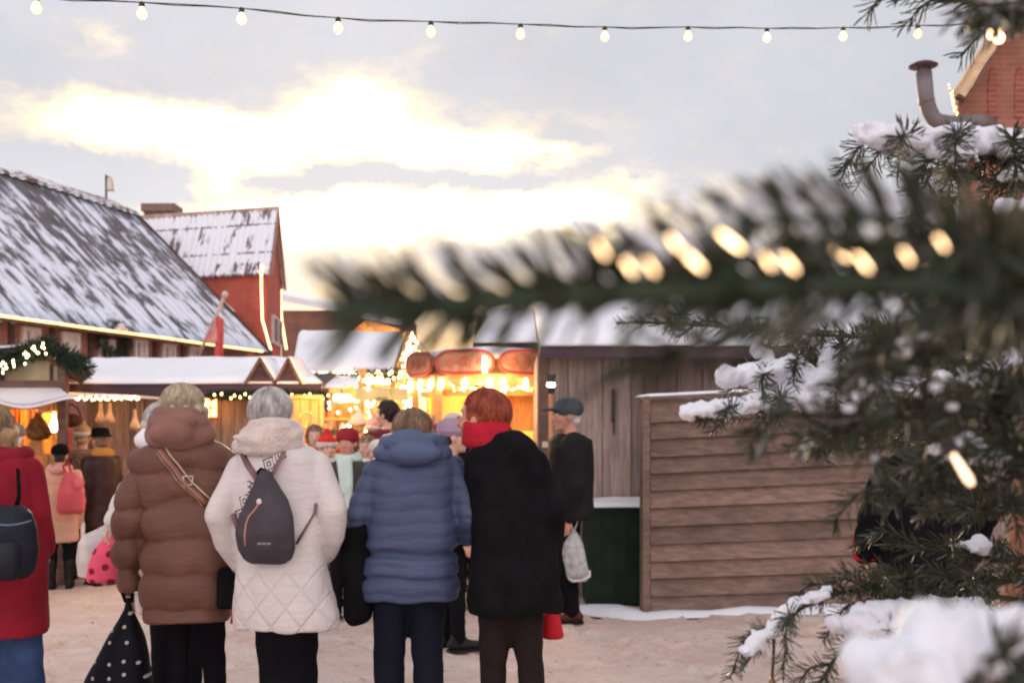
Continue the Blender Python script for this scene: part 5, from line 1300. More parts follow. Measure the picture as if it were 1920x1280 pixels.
def white_woman():
    Y = 4.38; o, s, X, Z = fg('silver haired woman in an off white quilted coat wearing a small dark backpack', Y, 525)
    legs = {'cx': X(535), 'j': [((X(515), 0, .80), (X(520), .02, .45), (X(525), .04, .08)), ((X(558), 0, .80), (X(560), .02, .45), (X(566), -.02, .08))]}
    la = armpx([(450, 875, 0, 26), (418, 965, -.05, 27), (424, 1015, 0, 23), (444, 1062, .07, 18)], X, Z, s); ra = armpx([(590, 874, 0, 27), (624, 952, -.05, 28), (620, 1005, .02, 25), (604, 1042, .09, 19)], X, Z, s)
    hc = (X(507), .04, Z(785))
    body_mesh(1.66, o, M_skin3, hc, -.15, .1, [(*jt([la[0], la[1], la[3]]), {'d': (.6, .5, -.6)}), (*jt([ra[0], ra[1], ra[3]]), {'d': (-.6, .5, -.6)})], legs, .009)
    trousers(o, legs, M_black, 1, (.090, .074, .074)); shoes(o, legs, M_shoe)
    rg = rows([(828, 468, 558, .085, 0), (842, 452, 588, .11, 0), (860, 446, 600, .125, 0), (900, 444, 604, .135, 0), (960, 446, 604, .15, 0), (1030, 446, 608, .16, 0), (1100, 444, 620, .17, 0), (1150, 441, 632, .175, 0), (1173, 444, 632, .165, 0)], X, Z)
    c = coat(o, rg, [la, ra], M_whitec, None, .008, .010, 13, fold=.009, diamonds=.145, skip=.98)
    m = MB()   # printed diamond border running down the back, left of the backpack
    def onback(px, py): return Vector((X(px), -.152, Z(py)))
    hair(o, hc, .97, -.15, .1, M_hgrey, 0, 1.03, 1500, seed=7)
    m = MB(); c = (X(508), .0, 0)
    collar_roll(m, (X(508), 0, 0), .125, .12, Z(834), .034, -2.0, 2.0, .016); collar_roll(m, (X(512), 0, 0), .105, .115, Z(812), .042, -2.2, 2.2, .02); collar_roll(m, (X(514), 0, 0), .085, .10, Z(796), .034, -2.2, 2.2, .0)
    m.ell((X(500), -.11, Z(826)), (.125, .05, .038), 16, 10, Matrix.Rotation(.18, 3, 'Y')); m.ell((X(518), -.10, Z(806)), (.09, .045, .03), 16, 10, Matrix.Rotation(-.15, 3, 'Y'))
    me = blend(m, .008, 2, 'fleece_scarf'); band_puff(me, None, 0, seed=18, fold=.012); obj('fleece_scarf', me, M_furc, o, True)
    # stripe of printed diamonds
    m = MB()
    spots = [(478, 982, .0), (452, 940, .0), (462, 962, 0), (470, 935, 0), (459, 1005, 0), (489, 908, 0), (517, 867, 0), (536, 852, 0)]
    obj_pts = [(517, 867), (472, 935), (461, 962), (536, 850)]
    pats = []
    for (px, py) in obj_pts:
        m = MB(); pats.append(m)
        r0 = .030
        for rr_ in (r0, .011):
            cs = [onback(px, py) + Vector((rr_ * math.cos(a + .35) * .9, 0, rr_ * math.sin(a + .35))) for a in (PI / 4, 3 * PI / 4, 5 * PI / 4, 7 * PI / 4)]
            m.tube(cs + [cs[0], cs[1]], .0028, 5)
    m = MB(); pats.append(m)
    for dx, dy in ((0, 0), (8, 3)):
        m.tube([onback(480 + dx + 5 * math.cos(t), 909 + dy + (5 if q else -5) + 5 * math.sin(t)) for q in (0, 1) for t in np.linspace(-2.2 + .2 * q, 1.9, 6)], .0028, 5)
    MP = plain('brown_print', (.12, .06, .06), .9); prints = [obj('printed_pattern', m_, MP, o, True) for m_ in pats]
    # shrink the print onto the coat surface
    coat_o = [ch for ch in o.children if ch.name.startswith('coat')][-1]
    from mathutils.bvhtree import BVHTree
    me = coat_o.data; bvh = BVHTree.FromPolygons([v.co.copy() for v in me.vertices], [tuple(p.vertices) for p in me.polygons])
    for v in [v_ for q in prints for v_ in q.data.vertices]:
        h = bvh.ray_cast(Vector((v.co.x, -.6, v.co.z)), Vector((0, 1, 0)))
        if h[0] is not None: v.co.y = h[0].y + (v.co.y + .152) * .5 - .0008
    return o, bvh
ww, ww_bvh = white_woman()
def blue_woman():
    Y = 4.5; o, s, X, Z = fg('fair haired woman in a blue puffer jacket with its hood lying on her back', Y, 770)
    legs = {'cx': 0, 'j': [((X(732), 0, .80), (X(728), .03, .45), (X(730), .05, .08)), ((X(800), 0, .80), (X(804), -.01, .45), (X(808), -.03, .08))]}
    la = armpx([(705, 885, 0, 26), (676, 960, -.04, 26), (668, 1010, .06, 22), (672, 1040, .14, 18)], X, Z, s); ra = armpx([(850, 880, 0, 26), (884, 960, -.05, 27), (880, 1000, .04, 24), (846, 1012, .16, 19)], X, Z, s)
    hc = (X(772), .05, Z(820))
    body_mesh(1.60, o, M_skin3, hc, 0, .2, [(*jt([la[0], la[1], la[3]]), {'d': (.3, .9, -.1)}), (*jt([ra[0], ra[1], ra[3]]), {'d': (-.3, .9, -.1)})], legs, .009)
    trousers(o, legs, M_navy, 1, (.078, .064, .056), top=.86); shoes(o, legs, M_shoe)
    rg = rows([(842, 735, 806, .09, 0), (856, 712, 840, .11, 0), (872, 697, 856, .125, 0), (905, 692, 862, .14, 0), (960, 690, 860, .15, 0), (1010, 687, 859, .155, 0), (1038, 684, 858, .157, 0), (1070, 681, 859, .165, 0), (1100, 679, 860, .165, 0), (1119, 684, 856, .155, 0)], X, Z)
    c = coat(o, rg, [la, ra], M_bluec, .060, .0075, .0085, 23, fold=.008, wob=.02)
    P = to_np(c.data); Nn = normals_np(c.data)   # deep belt and hem seams of the jacket
    for zc, w_, a_ in ((Z(1034), .016, .024), (Z(1078), .010, .014)):
        d = np.exp(-((P[:, 2] - zc + .006 * np.sin(P[:, 0] * 18)) / w_) ** 2) * a_ * (np.abs(P[:, 0]) < .23); P = P - Nn * d[:, None]
    for v_, n_ in ((-.118, 1), (.118, 1)):
        pass
    set_np(c.data, P)
    hair(o, hc, .97, 0, .2, M_hbrown, .02, 1.0, 1200, seed=9)
    m = MB(); c = (X(778), .0, 0)
    collar_roll(m, (X(774), .01, 0), .135, .125, Z(848), .044, -2.3, 2.3, .012); collar_roll(m, (X(776), .02, 0), .118, .125, Z(828), .040, -2.4, 2.4, -.004); m.ell((X(786), -.125, Z(848)), (.118, .060, .052)); m.ell((X(772), -.11, Z(828)), (.115, .05, .05))
    me = blend(m, .008, 3, 'hood'); band_puff(me, None, 0, seed=28, fold=.011); obj('hood', me, puffer('blue_hood_nylon', (.072, .10, .185), .5), o, True)
    return o
blue_woman()
def black_woman():
    Y = 4.45; o, s, X, Z = fg('person in a black coat and red scarf with short copper hair looking left', Y, 955)
    legs = {'cx': 0, 'j': [((X(928), 0, .80), (X(924), .03, .45), (X(920), .0, .08)), ((X(984), 0, .80), (X(998), .02, .45), (X(1012), .0, .08))]}
    la = armpx([(895, 868, 0, 28), (880, 950, .06, 26), (902, 1005, .20, 21)], X, Z, s); ra = armpx([(1005, 870, 0, 29), (1030, 960, -.02, 28), (1034, 1040, .08, 24), (1028, 1110, .13, 18)], X, Z, s)
    hc = (X(903), .06, Z(788)); yaw = 1.05
    P, M = body_mesh(1.70, o, M_skin2, hc, yaw, .12, [(*jt([la[0], la[1], la[2]]), {'d': (-.2, .9, -.2)}), (*jt([ra[0], ra[1], ra[3]]), {'d': (0, .1, -1), 'curl': .9})], legs, .007)
    trousers(o, legs, M_dkbrown, 1, (.074, .054, .050)); shoes(o, legs, M_shoe)
    rg = rows([(812, 918, 972, .08, .0), (822, 903, 992, .10, .0), (834, 892, 1006, .12, .0), (852, 882, 1018, .13, 0), (890, 878, 1026, .14, 0), (940, 880, 1034, .15, 0), (1000, 882, 1042, .155, 0), (1080, 880, 1050, .165, 0), (1125, 881, 1054, .165, 0), (1146, 886, 1050, .155, 0)], X, Z)
    coat(o, rg, [la, ra], M_blackc, None, .01, .010, 33, fold=.015, p=2.1)
    m = MB(); collar_roll(m, (X(930), .02, 0), .092, .095, Z(834), .028, -2.6, 2.6, .01); me = blend(m, .009, 3, 'collar'); band_puff(me, None, 0, seed=38, fold=.006); obj('collar', me, M_blackc, o, True)
    hair(o, hc, 1.04, yaw, .12, M_hred, 0, .98, 1700, seed=12, curl=.12)
    m = MB()
    for z, r_, a_ in ((822, .034, .090), (808, .032, .082), (796, .026, .078)): collar_roll(m, (X(918 + (822 - z) * -.3), .03, 0), a_, a_, Z(z), r_, -2.9, 2.9, .015, yaw=-.2)
    me = blend(m, .008, 2, 'scarf'); band_puff(me, None, 0, seed=39, fold=.008); obj('scarf', me, M_redscarf, o, True)
black_woman()
def red_woman():
    Y = 4.25; o, s, X, Z = fg('person in a crimson coat and blue jeans at the left edge wearing a black backpack', Y, 20)
    legs = {'cx': X(10), 'j': [((X(-15), 0, .78), (X(-12), .02, .45), (X(-8), 0, .08)), ((X(38), 0, .78), (X(44), .04, .45), (X(54), .04, .08))]}
    la = armpx([(-45, 880, 0, 28), (-62, 970, -.02, 27), (-60, 1050, .1, 20)], X, Z, s); ra = armpx([(54, 880, 0, 30), (66, 960, .0, 29), (58, 1030, .1, 24)], X, Z, s)
    hc = (X(-32), .05, Z(820))
    body_mesh(1.60, o, M_skin, hc, .2, .1, [jt(la), jt(ra)], legs, .010)
    trousers(o, legs, M_denim, 1, (.080, .066, .062)); shoes(o, legs, M_shoe)
    rg = rows([(838, -30, 30, .09, 0), (850, -42, 50, .11, 0), (866, -48, 66, .125, 0), (900, -50, 76, .14, 0), (960, -50, 80, .15, 0), (1060, -52, 80, .16, 0), (1130, -55, 82, .17, 0), (1187, -52, 84, .165, 0)], X, Z)
    coat(o, rg, [la, ra], M_redc, None, .01, .011, 43, fold=.010)
    m = MB(); collar_roll(m, (X(-8), 0, 0), .115, .105, Z(852), .040, -2.3, 2.3, .02); me = blend(m, .010, 3, 'hood'); band_puff(me, None, 0, seed=48, fold=.008); obj('hood', me, M_redc, o, True)
    hair(o, hc, 1.0, .2, .1, M_htan, .03, 1.15, 900, seed=14)
red_woman()
def dark_right():
    Y = 4.9; o, s, X, Z = fg('person in a dark jacket mostly hidden behind the snowy fir branches on the right', Y, 1735)
    legs = {'cx': 0, 'j': [((X(1705), 0, .78), (X(1702), .02, .45), (X(1700), 0, .08)), ((X(1765), 0, .78), (X(1766), .02, .45), (X(1768), 0, .08))]}
    la = armpx([(1662, 885, 0, 28), (1630, 965, -.03, 27), (1628, 1040, .05, 22)], X, Z, s); ra = armpx([(1808, 885, 0, 28), (1836, 965, -.03, 27), (1832, 1040, .05, 22)], X, Z, s)
    hc = (X(1735), .05, Z(800))
    body_mesh(1.64, o, M_skin, hc, 0, 0, [(*jt(la), {'d': (0, .1, -1)}), (*jt(ra), {'d': (0, .1, -1)})], legs, .011)
    trousers(o, legs, M_black, 1); shoes(o, legs, M_shoe)
    rg = rows([(838, 1700, 1770, .09, 0), (852, 1680, 1790, .11, 0), (868, 1662, 1808, .125, 0), (930, 1655, 1816, .15, 0), (1040, 1650, 1822, .165, 0), (1130, 1648, 1826, .165, 0)], X, Z)
    coat(o, rg, [la, ra], M_black, .12, .01, .012, 53, fold=.009)
    m = MB(); m.loft([(Z(1052), .050, .05, X(1628), .05), (Z(1020), .055, .05, X(1628), .05), (Z(1005), .05, .045, X(1628), .05)], 16); me = blend(m, .008, 2, 'cuff'); obj('cuff', me, M_redscarf, o, True)
    hair(o, hc, 1.0, 0, 0, M_hdark, .03, 1.1, 500, seed=15)
dark_right()
def white_left():
    Y = 5.6; o, s, X, Z = fg('person in a white padded jacket nearly hidden behind the brown coat, carrying plastic bags', Y, 330)
    legs = {'cx': 0, 'j': [((X(305), 0, .80), (X(303), .02, .45), (X(302), 0, .08)), ((X(355), 0, .80), (X(357), .02, .45), (X(358), 0, .08))]}
    la = armpx([(278, 868, 0, 24), (242, 920, .0, 22), (214, 975, .0, 17)], X, Z, s); ra = armpx([(380, 870, 0, 24), (395, 950, .0, 22), (392, 1010, .1, 18)], X, Z, s)
    hc = (X(300), .05, Z(800))
    body_mesh(1.60, o, M_skin3, hc, 0, .1, [(*jt(la), {'d': (-.25, 0, -1), 'n': (.2, -1, 0), 'curl': .8}), (*jt(ra), {'d': (0, .2, -1)})], legs, .008)
    trousers(o, legs, M_black, 1); shoes(o, legs, M_shoe)
    rg = rows([(832, 290, 372, .09, 0), (848, 268, 392, .11, 0), (870, 262, 396, .125, 0), (930, 272, 392, .14, 0), (1020, 275, 392, .15, 0), (1100, 275, 392, .15, 0)], X, Z)
    coat(o, rg, [la, ra], puffer('white_padded_nylon', (.68, .63, .60), .6), .085, .009, .010, 63, fold=.007)
    m = MB(); collar_roll(m, (X(305), 0, 0), .11, .105, Z(822), .040, -2.3, 2.3, .02); m.ell((X(285), 0, Z(820)), (.07, .08, .07)); me = blend(m, .010, 3, 'hood'); obj('hood', me, puffer('white_hood', (.74, .70, .70)), o, True)
    hair(o, hc, 1.0, 0, .1, M_hgrey, .02, 1.05, 500, seed=16)
white_left()

# ---------------------------------------------------------------- generic winter figure
def winter(label, px, Y, H, yaw, coatm, hem=.45, legm=None, shoem=None, hairm=None, hat=None, scarf=None, hood=None, armsL=None, armsR=None, band=None, skin=None, seed=1, wide=1.0, headyaw=0, pitch=0, boot=False, vox=.014, group=None, hairlen=0, lean=0.0, face=True, hl=None, hr=None):
    o = thing('person', label, 'person', (W(px, 0, Y).x, Y, 0), yaw, group); k = H / 1.68; r = wide
    legs = {'cx': 0, 'j': [((-.085 * k, 0, .48 * H), (-.09 * k, .02, .27 * H), (-.095 * k, -.01, .05 * H)), ((.085 * k, 0, .48 * H), (.09 * k, .03, .27 * H), (.10 * k, .03, .05 * H))]}
    la = armsL or [(-.185, 0, .80), (-.235, -.01, .63), (-.22, .06, .49)]; ra = armsR or [(.185, 0, .80), (.235, -.01, .63), (.22, .06, .49)]
    la = [(x * k * (.5 + .5 * r), y * k + lean * z, z * H) for x, y, z in la]; ra = [(x * k * (.5 + .5 * r), y * k + lean * z, z * H) for x, y, z in ra]
    hc = (0, .03 * k + lean, H - .118 * k)
    P, M = body_mesh(H, o, skin or M_skin, hc, headyaw, pitch, [(*la, hl or {}), (*ra, hr or {})], legs, max(.0085, vox * .7), face=face)
    trousers(o, legs, legm or M_black, k, voxel=vox); shoes(o, legs, shoem or M_shoe, k, boot)
    q = [(hem * H, .20 * r), (hem * H + .05, .205 * r), (.52 * H, .20 * r), (.62 * H, .19 * r), (.72 * H, .20 * r), (.79 * H, .205 * r), (.825 * H, .16 * r), (.85 * H, .085)]
    rg = [(z, a * k, (.14 if a > .1 else .085) * k * (.6 + .4 * r), 0, lean * z / H * .8) for z, a in q]
    rad = [.062 * k * r, .056 * k * r, .046 * k]
    coat(o, rg, [[(*a, b) for a, b in zip(la, rad)], [(*a, b) for a, b in zip(ra, rad)]], coatm, band, .009, vox, seed, fold=.007)
    if hairm: hair(o, hc, k, headyaw, pitch, hairm, hairlen, .96 if hat else 1.06, 60 if hat else 350, seed=seed)
    if hood:
        m = MB(); collar_roll(m, (0, 0, 0), .115 * k, .11 * k, .845 * H, .045 * k, -2.3, 2.3, .02); m.ell((0, -.13 * k, .835 * H), (.10 * k, .06 * k, .06 * k)); me = blend(m, .012, 3, 'hood'); obj('hood', me, hood, o, True)
    if scarf:
        m = MB()
        for z, rr_ in ((.845, .105), (.865, .09)): collar_roll(m, (0, .02, 0), rr_ * k, rr_ * k, z * H, .034 * k, -3.1, 3.1, 0)
        m.limb([(-.05 * k, .13 * k, .85 * H, .03 * k), (-.06 * k, .17 * k, .70 * H, .038 * k), (-.05 * k, .17 * k, .60 * H, .036 * k)]); m.limb([(.04 * k, .13 * k, .85 * H, .034 * k), (.0 * k, .165 * k, .76 * H, .040 * k), (-.02 * k, .17 * k, .68 * H, .044 * k)])
        me = blend(m, .011, 3, 'scarf'); band_puff(me, None, 0, seed=seed, fold=.006); obj('scarf', me, scarf, o, True)
    if hat:
        kind, hm = hat; T = lambda x, y, z: Vector(hc) + M @ (Vector((x, y, z)) * k); m = MB()
        if kind == 'beanie':
            m.ell(T(0, -.015, .062), (.101 * k, .116 * k, .086 * k), 20, 12, M); m.ell(T(0, -.014, .045), (.106 * k, .121 * k, .030 * k), 24, 8, M)
        elif kind == 'bobble':
            m.ell(T(0, -.015, .066), (.092 * k, .105 * k, .085 * k), 20, 12, M); m.ell(T(0, -.02, .165), (.035 * k,) * 3)
        elif kind == 'brim':
            m.lathe(T(0, -.012, .045), [(.13 * k, 0), (.135 * k, .006), (.100 * k, .018 * k), (.093 * k, .07 * k), (.075 * k, .10 * k), (.02 * k, .105 * k)], 24, M)
        elif kind == 'cap':
            m.ell(T(0, -.014, .058), (.102 * k, .120 * k, .086 * k), 20, 12, M); m.ell(T(0, .115, .050), (.070 * k, .080 * k, .012 * k), 20, 8, M)
        me = blend(m, .008, 2, 'hat'); h = obj('hat', me, hm, o, True)
        if kind == 'bobble':
            m = MB(); m.lathe(T(0, -.012, .022), [(.096 * k, -.01), (.112 * k, 0), (.114 * k, .034 * k), (.10 * k, .044 * k)], 24, M); obj('brim', m, M_furc, h, True)
        if kind == 'cap':
            m = MB(); m.ell(T(.055, .055, .065), (.010 * k, .03 * k, .012 * k), 12, 6, M); m.ell(T(-.072, .03, .065), (.012 * k, .028 * k, .012 * k), 12, 6, M); obj('emblem', m, M_frame, h, True)
    return o
# right: capped man in profile, facing left
M_greycap = plain('grey_cap_cloth', (.045, .055, .07), .8, .3, 12)
cap_man = winter('older man in a dark jacket and grey cap standing in profile beside the wooden shed', 1070, 8.5, 1.755, PI / 2, plain('charcoal_jacket', (.008, .0075, .0085), .7, .3, 6), .47, M_black, M_oxblood, M_hgrey, ('cap', M_greycap), None, None,
       armsL=[(-.19, -.01, .80), (-.22, -.02, .63), (-.21, .03, .48)], armsR=[(.17, .02, .80), (.20, -.02, .62), (.19, .08, .49)], skin=M_skin2, seed=5, vox=.011, wide=1.55, headyaw=.15)
# crowd at the stalls on the left
winter('child in a peach puffer coat with a pink backpack looking at the craft stall', 112, 10.2, 1.37, .25, puffer('peach_nylon', (.62, .36, .25), .6), .33, M_black, M_shoe, M_hdark, ('beanie', M_black), None, puffer('peach_hood', (.60, .30, .26)), band=.11, seed=2, boot=True, wide=1.0)
winter('stooping figure in a dark leather coat, orange scarf and brimmed hat by the boards', 193, 10.5, 1.52, .9, plain('dark_leather', (.045, .022, .022), .42, .4, 9), .36, M_black, M_shoe, M_hbrown, ('brim', M_black), plain('mustard_scarf', (.45, .20, .05), .9), None, seed=3, lean=.03, wide=.9)
winter('figure in a tan fur jacket and woolly hat behind the peach child', 155, 10.95, 1.55, .3, plain('mottled_fur', (.22, .14, .09), .95, .6, 30, 60, .9, .01), .45, M_dkbrown, M_shoe, M_htan, ('bobble', plain('tan_knit', (.42, .26, .14), .95)), None, None, seed=4)
winter('stout man in an orange jacket leaning over the craft stall counter', 26, 9.3, 1.56, .35, plain('orange_jacket', (.55, .12, .03), .75), .46, M_black, M_shoe, M_hgrey, ('beanie', plain('grey_knit', (.2, .14, .12), .95)), None, None, seed=6, lean=.06, wide=1.0)
# centre crowd
M_olive = plain('dark_olive_coat', (.06, .055, .05), .85, .3, 8)
winter('woman in a dark red beanie and mint scarf walking towards the camera', 653, 8.6, 1.52, PI - .15, M_olive, .42, M_black, M_shoe, M_hdark, ('beanie', plain('dark_red_knit', (.26, .02, .03), .95)), plain('mint_scarf', (.50, .60, .55), .95, .1), None, seed=7, vox=.011, skin=M_skin2)
winter('person in a red and white bobble hat just behind the mint scarf', 612, 9.3, 1.46, PI + .5, M_black, .45, M_black, M_shoe, M_hdark, ('bobble', plain('red_knit', (.55, .03, .03), .95)), plain('white_scarf', (.6, .52, .48), .9), None, seed=8)
winter('brown haired person in a white collar between the mint scarf and the blue hood', 690, 9.4, 1.46, PI - .4, M_olive, .45, M_black, M_shoe, M_hbrown, None, plain('white_collar_wool', (.7, .65, .62), .9), None, seed=9, hairlen=.03)
winter('tall dark haired man in a maroon coat turned to the lit stall', 727, 10.6, 1.80, .5, plain('maroon_coat', (.13, .018, .022), .85), .45, M_black, M_shoe, M_hdark, None, None, None, seed=10, headyaw=.7)
winter('woman in a lilac knitted hat and black coat facing right beside the copper hair', 843, 7.4, 1.58, -1.2, M_black, .45, M_black, M_shoe, M_hdark, ('beanie', plain('lilac_knit', (.32, .22, .30), .95)), None, None, seed=11, headyaw=-.2, vox=.011)
winter('person in a pale cap further back at the drinks counter', 852, 10.0, 1.66, .6, M_olive, .45, M_black, M_shoe, M_hbrown, ('cap', plain('pale_cap', (.55, .45, .42), .9)), None, None, seed=12)
winter('person in a pink bobble hat among the crowd behind the blue hood', 703, 11.2, 1.62, .3, M_dkbrown, .45, M_black, M_shoe, M_htan, ('bobble', plain('dusty_pink_knit', (.6, .3, .28), .95)), None, None, seed=13)
winter('long brown haired shopper in a grey coat under the pink curtains', 790, 11.6, 1.62, .1, plain('brown_grey_coat', (.12, .075, .06), .9), .4, M_black, M_shoe, M_htan, None, None, M_furc, seed=14, hairlen=.05)
winter('shopper in a black jacket near the round canopy counter', 818, 11.9, 1.66, -.4, M_black, .45, M_black, M_shoe, M_hdark, ('beanie', plain('grey_knit_hat', (.2, .17, .17), .95)), None, None, seed=15)
winter('shopper in a rust jacket behind the glowing shelves', 620, 11.5, 1.60, .2, plain('rust_jacket', (.3, .08, .03), .85), .45, M_black, M_shoe, M_hbrown, None, None, None, seed=16)

winter('figure in a black coat and red hat partly behind the copper haired person', 872, 8.9, 1.62, .3, M_black, .45, M_black, M_shoe, M_hdark, ('beanie', plain('brick_red_knit', (.3, .05, .04), .95)), None, None, seed=21)
winter('shopper in a cream jacket facing the camera left of the bobble hat', 590, 10.4, 1.56, PI + .2, plain('cream_jacket', (.5, .38, .3), .85), .45, M_black, M_shoe, M_hbrown, None, plain('rust_scarf', (.4, .1, .04), .95), None, seed=22, hairlen=.03)
winter('shopper in a white knitted hat and brown coat before the glowing shelves', 672, 11.9, 1.68, .2, M_dkbrown, .45, M_black, M_shoe, M_htan, ('bobble', plain('white_knit', (.6, .5, .45), .95)), None, None, seed=23)
winter('shopper in a dark green parka with its hood down behind the maroon coat', 757, 11.2, 1.72, -.3, plain('bottle_green_parka', (.03, .05, .03), .9), .42, M_black, M_shoe, M_hbrown, None, None, plain('parka_hood', (.05, .06, .04), .95), seed=24)
winter('shopper in a burgundy beanie seen between the lilac hat and the pink curtains', 826, 9.6, 1.55, 2.4, M_olive, .45, M_black, M_shoe, M_hdark, ('beanie', plain('burgundy_knit', (.2, .02, .05), .95)), plain('beige_scarf', (.5, .36, .25), .95), None, seed=25)
winter('short person in a plum coat beside the mint scarf', 712, 9.0, 1.42, PI - .6, plain('plum_coat', (.10, .02, .05), .9), .42, M_black, M_shoe, M_hdark, ('beanie', plain('ivory_knit', (.6, .52, .45), .95)), None, None, seed=26)

# ---------------------------------------------------------------- carried things
def on_back(bvh, ox, oy, px, py, Y, extra=.0):
    w = W(px, py, Y); h = bvh.ray_cast(Vector((w.x - ox, -.6, w.z)), Vector((0, 1, 0)))
    y = h[0].y if h[0] is not None else -.1
    return Vector((w.x, oy + y - extra, w.z))
OB = lambda px, py, e=.0: on_back(ww_bvh, ww.location.x, ww.location.y, px, py, 4.38, e)
def backpack():
    M_bp = plain('slate_nylon', (.060, .050, .060), .6, .2, 8, 120); M_trim = plain('mauve_webbing', (.20, .115, .13), .7, .2, 10, 90)
    c = OB(519, 975, .0); o = thing('backpack', 'small dark teardrop backpack with pink zip worn over the off white coat', 'backpack', c); s = F / 4.38
    # teardrop lofted from the photo outline, with real thickness
    m = MB(); rg = []
    for (py, a, b, dp) in [(1045, 492, 552, .040), (1036, 481, 565, .058), (1018, 472, 572, .075), (990, 468, 572, .085), (960, 472, 570, .082), (930, 484, 560, .072), (905, 497, 540, .055), (888, 504, 526, .035), (880, 508, 522, .022)]:
        w0, w1 = W(a, py, 4.38).x - c.x, W(b, py, 4.38).x - c.x; rg.append((W(0, py, 4.38).z - c.z, (w1 - w0) / 2, dp * .75, (w0 + w1) / 2, -dp * .72))
    m.loft(rg, 30, 2.2); me = blend(m, .007, 3, 'bag'); band_puff(me, None, 0, seed=70, fold=.006); obj('bag', me, M_bp, o, True)
    m = MB(); h = [OB(501, 890, .02), OB(500, 882, .03), OB(506, 876, .035), OB(514, 878, .035), OB(516, 890, .02)]; m.tube(h, .006, 8); obj('handle', m, M_black, o, True, True)
    m = MB(); strap(m, [OB(466, 850, .012), OB(480, 872, .016), OB(497, 893, .02), OB(504, 906, .03)], .017); obj('strap', m, M_trim, o, True, True)
    m = MB(); strap(m, [OB(545, 845, .012), OB(534, 868, .016), OB(524, 890, .02), OB(517, 906, .03)], .017); obj('strap', m, M_trim, o, True, True)
    m = MB(); strap(m, [OB(570, 1012, .018), OB(584, 985, .008), OB(597, 958, .004), OB(600, 940, .002)], .013); obj('lower_strap', m, M_trim, o, True, True)
    m = MB(); strap(m, [OB(474, 1012, .018), OB(462, 992, .012), OB(452, 978, .010), OB(447, 960, .004)], .013); obj('lower_strap', m, M_trim, o, True, True)
    # zip and tab follow the bag surface
    from mathutils.bvhtree import BVHTree
    bv = BVHTree.FromPolygons([v.co.copy() for v in me.vertices], [tuple(p.vertices) for p in me.polygons])
    def S(px, py, e):
        w = W(px, py, 4.38) - c; h = bv.ray_cast(Vector((w.x, -.8, w.z)), Vector((0, 1, 0))); return Vector((w.x, (h[0].y if h[0] is not None else -.1) - e, w.z))
    m = MB(); m.tube([S(*q, .001) for q in [(513, 936), (506, 947), (496, 958), (491, 972), (489, 990), (489, 1010)]], .0045, 6); obj('zip', m, plain('pink_zip', (.42, .20, .19), .6), o, True)
    m = MB(); m.ell(S(514, 932, .004), (.011, .005, .012), 10, 6); obj('zip_tag', m, M_frame, o, True)
    m = MB()
    for i in range(6):
        p = S(513 + i * 4.1, 1006, .002); m.box(p, (.0030, .002, .008)); 
        if i % 2 == 0: m.box(p + Vector((.0045, 0, .002)), (.005, .002, .0022))
    obj('lettering', m, plain('pale_print', (.45, .42, .45), .7), o)
backpack()
def hung_bag(kind, label, cat, px, py, Y, rings, matl, parts=(), p=2.2, vox=.009, fold=.006, seed=0):
    """rings: (py, xl, xr, half depth)"""
    c = W(px, py, Y); o = thing(kind, label, cat, c); m = MB(); rg = []
    for (yy, a, b, dp) in rings:
        w0, w1 = W(a, yy, Y).x - c.x, W(b, yy, Y).x - c.x; rg.append((W(0, yy, Y).z - c.z, (w1 - w0) / 2, dp, (w0 + w1) / 2, 0))
    m.loft(rg, 28, p); me = blend(m, vox, 2, 'body'); band_puff(me, None, 0, seed=seed, fold=fold); b = obj('body', me, matl, o, True)
    return o, b, c, me
def dotted(name, base, dot, scale, r, rough=.6):
    m, nt, b = newmat(name); v = coords(nt); vo = nt.nodes.new('ShaderNodeTexVoronoi'); vo.inputs['Scale'].default_value = scale; vo.inputs['Randomness'].default_value = .45; vo.voronoi_dimensions = '2D'; b.inputs['Specular IOR Level'].default_value = .12
    sx = nt.nodes.new('ShaderNodeSeparateXYZ'); cx_ = nt.nodes.new('ShaderNodeCombineXYZ'); nt.links.new(v, sx.inputs[0]); nt.links.new(sx.outputs[0], cx_.inputs[0]); nt.links.new(sx.outputs[2], cx_.inputs[1]); nt.links.new(cx_.outputs[0], vo.inputs['Vector'])
    f = math_(nt, 'LESS_THAN', vo.outputs['Distance'], r); nt.links.new(mixc(nt, f, base, dot), b.inputs['Base Color']); b.inputs['Roughness'].default_value = rough
    bump_(nt, b, noise_(nt, v, 14, 4), .4, .01); return m
o, b_, c, me = hung_bag('dotted_bag', 'large black fabric bag with pale dots hanging from the brown coated hand', 'bag', 240, 1122, 4.62,
    [(1345, 148, 292, .12), (1330, 150, 292, .125), (1280, 160, 281, .12), (1230, 182, 276, .10), (1190, 202, 268, .075), (1160, 218, 258, .05), (1138, 230, 250, .025), (1118, 235, 246, .018)], dotted('black_dotted_cloth', (.006, .006, .010), (.42, .40, .36), 15, .115), seed=80, fold=.008)
m = MB(); m.tube([W(236, 1128, 4.61), W(230, 1112, 4.62), W(238, 1106, 4.64), W(248, 1112, 4.62), W(247, 1128, 4.61)], .008, 8); obj('handle', m, M_black, o, True, True)
o, b_, c, me = hung_bag('white_cup', 'small white paper roll held beside the brown coat hem', 'cup', 258, 1120, 4.58, [(1150, 256, 271, .018), (1146, 254, 272, .02), (1116, 252, 271, .02), (1112, 253, 270, .018)], M_frame, fold=.003, vox=.006)
m = MB(); m.lathe(W(261, 1112, 4.58), [(.020, 0), (.022, .004), (.018, .008)], 16); obj('rim', m, M_whitec, o, True, True)
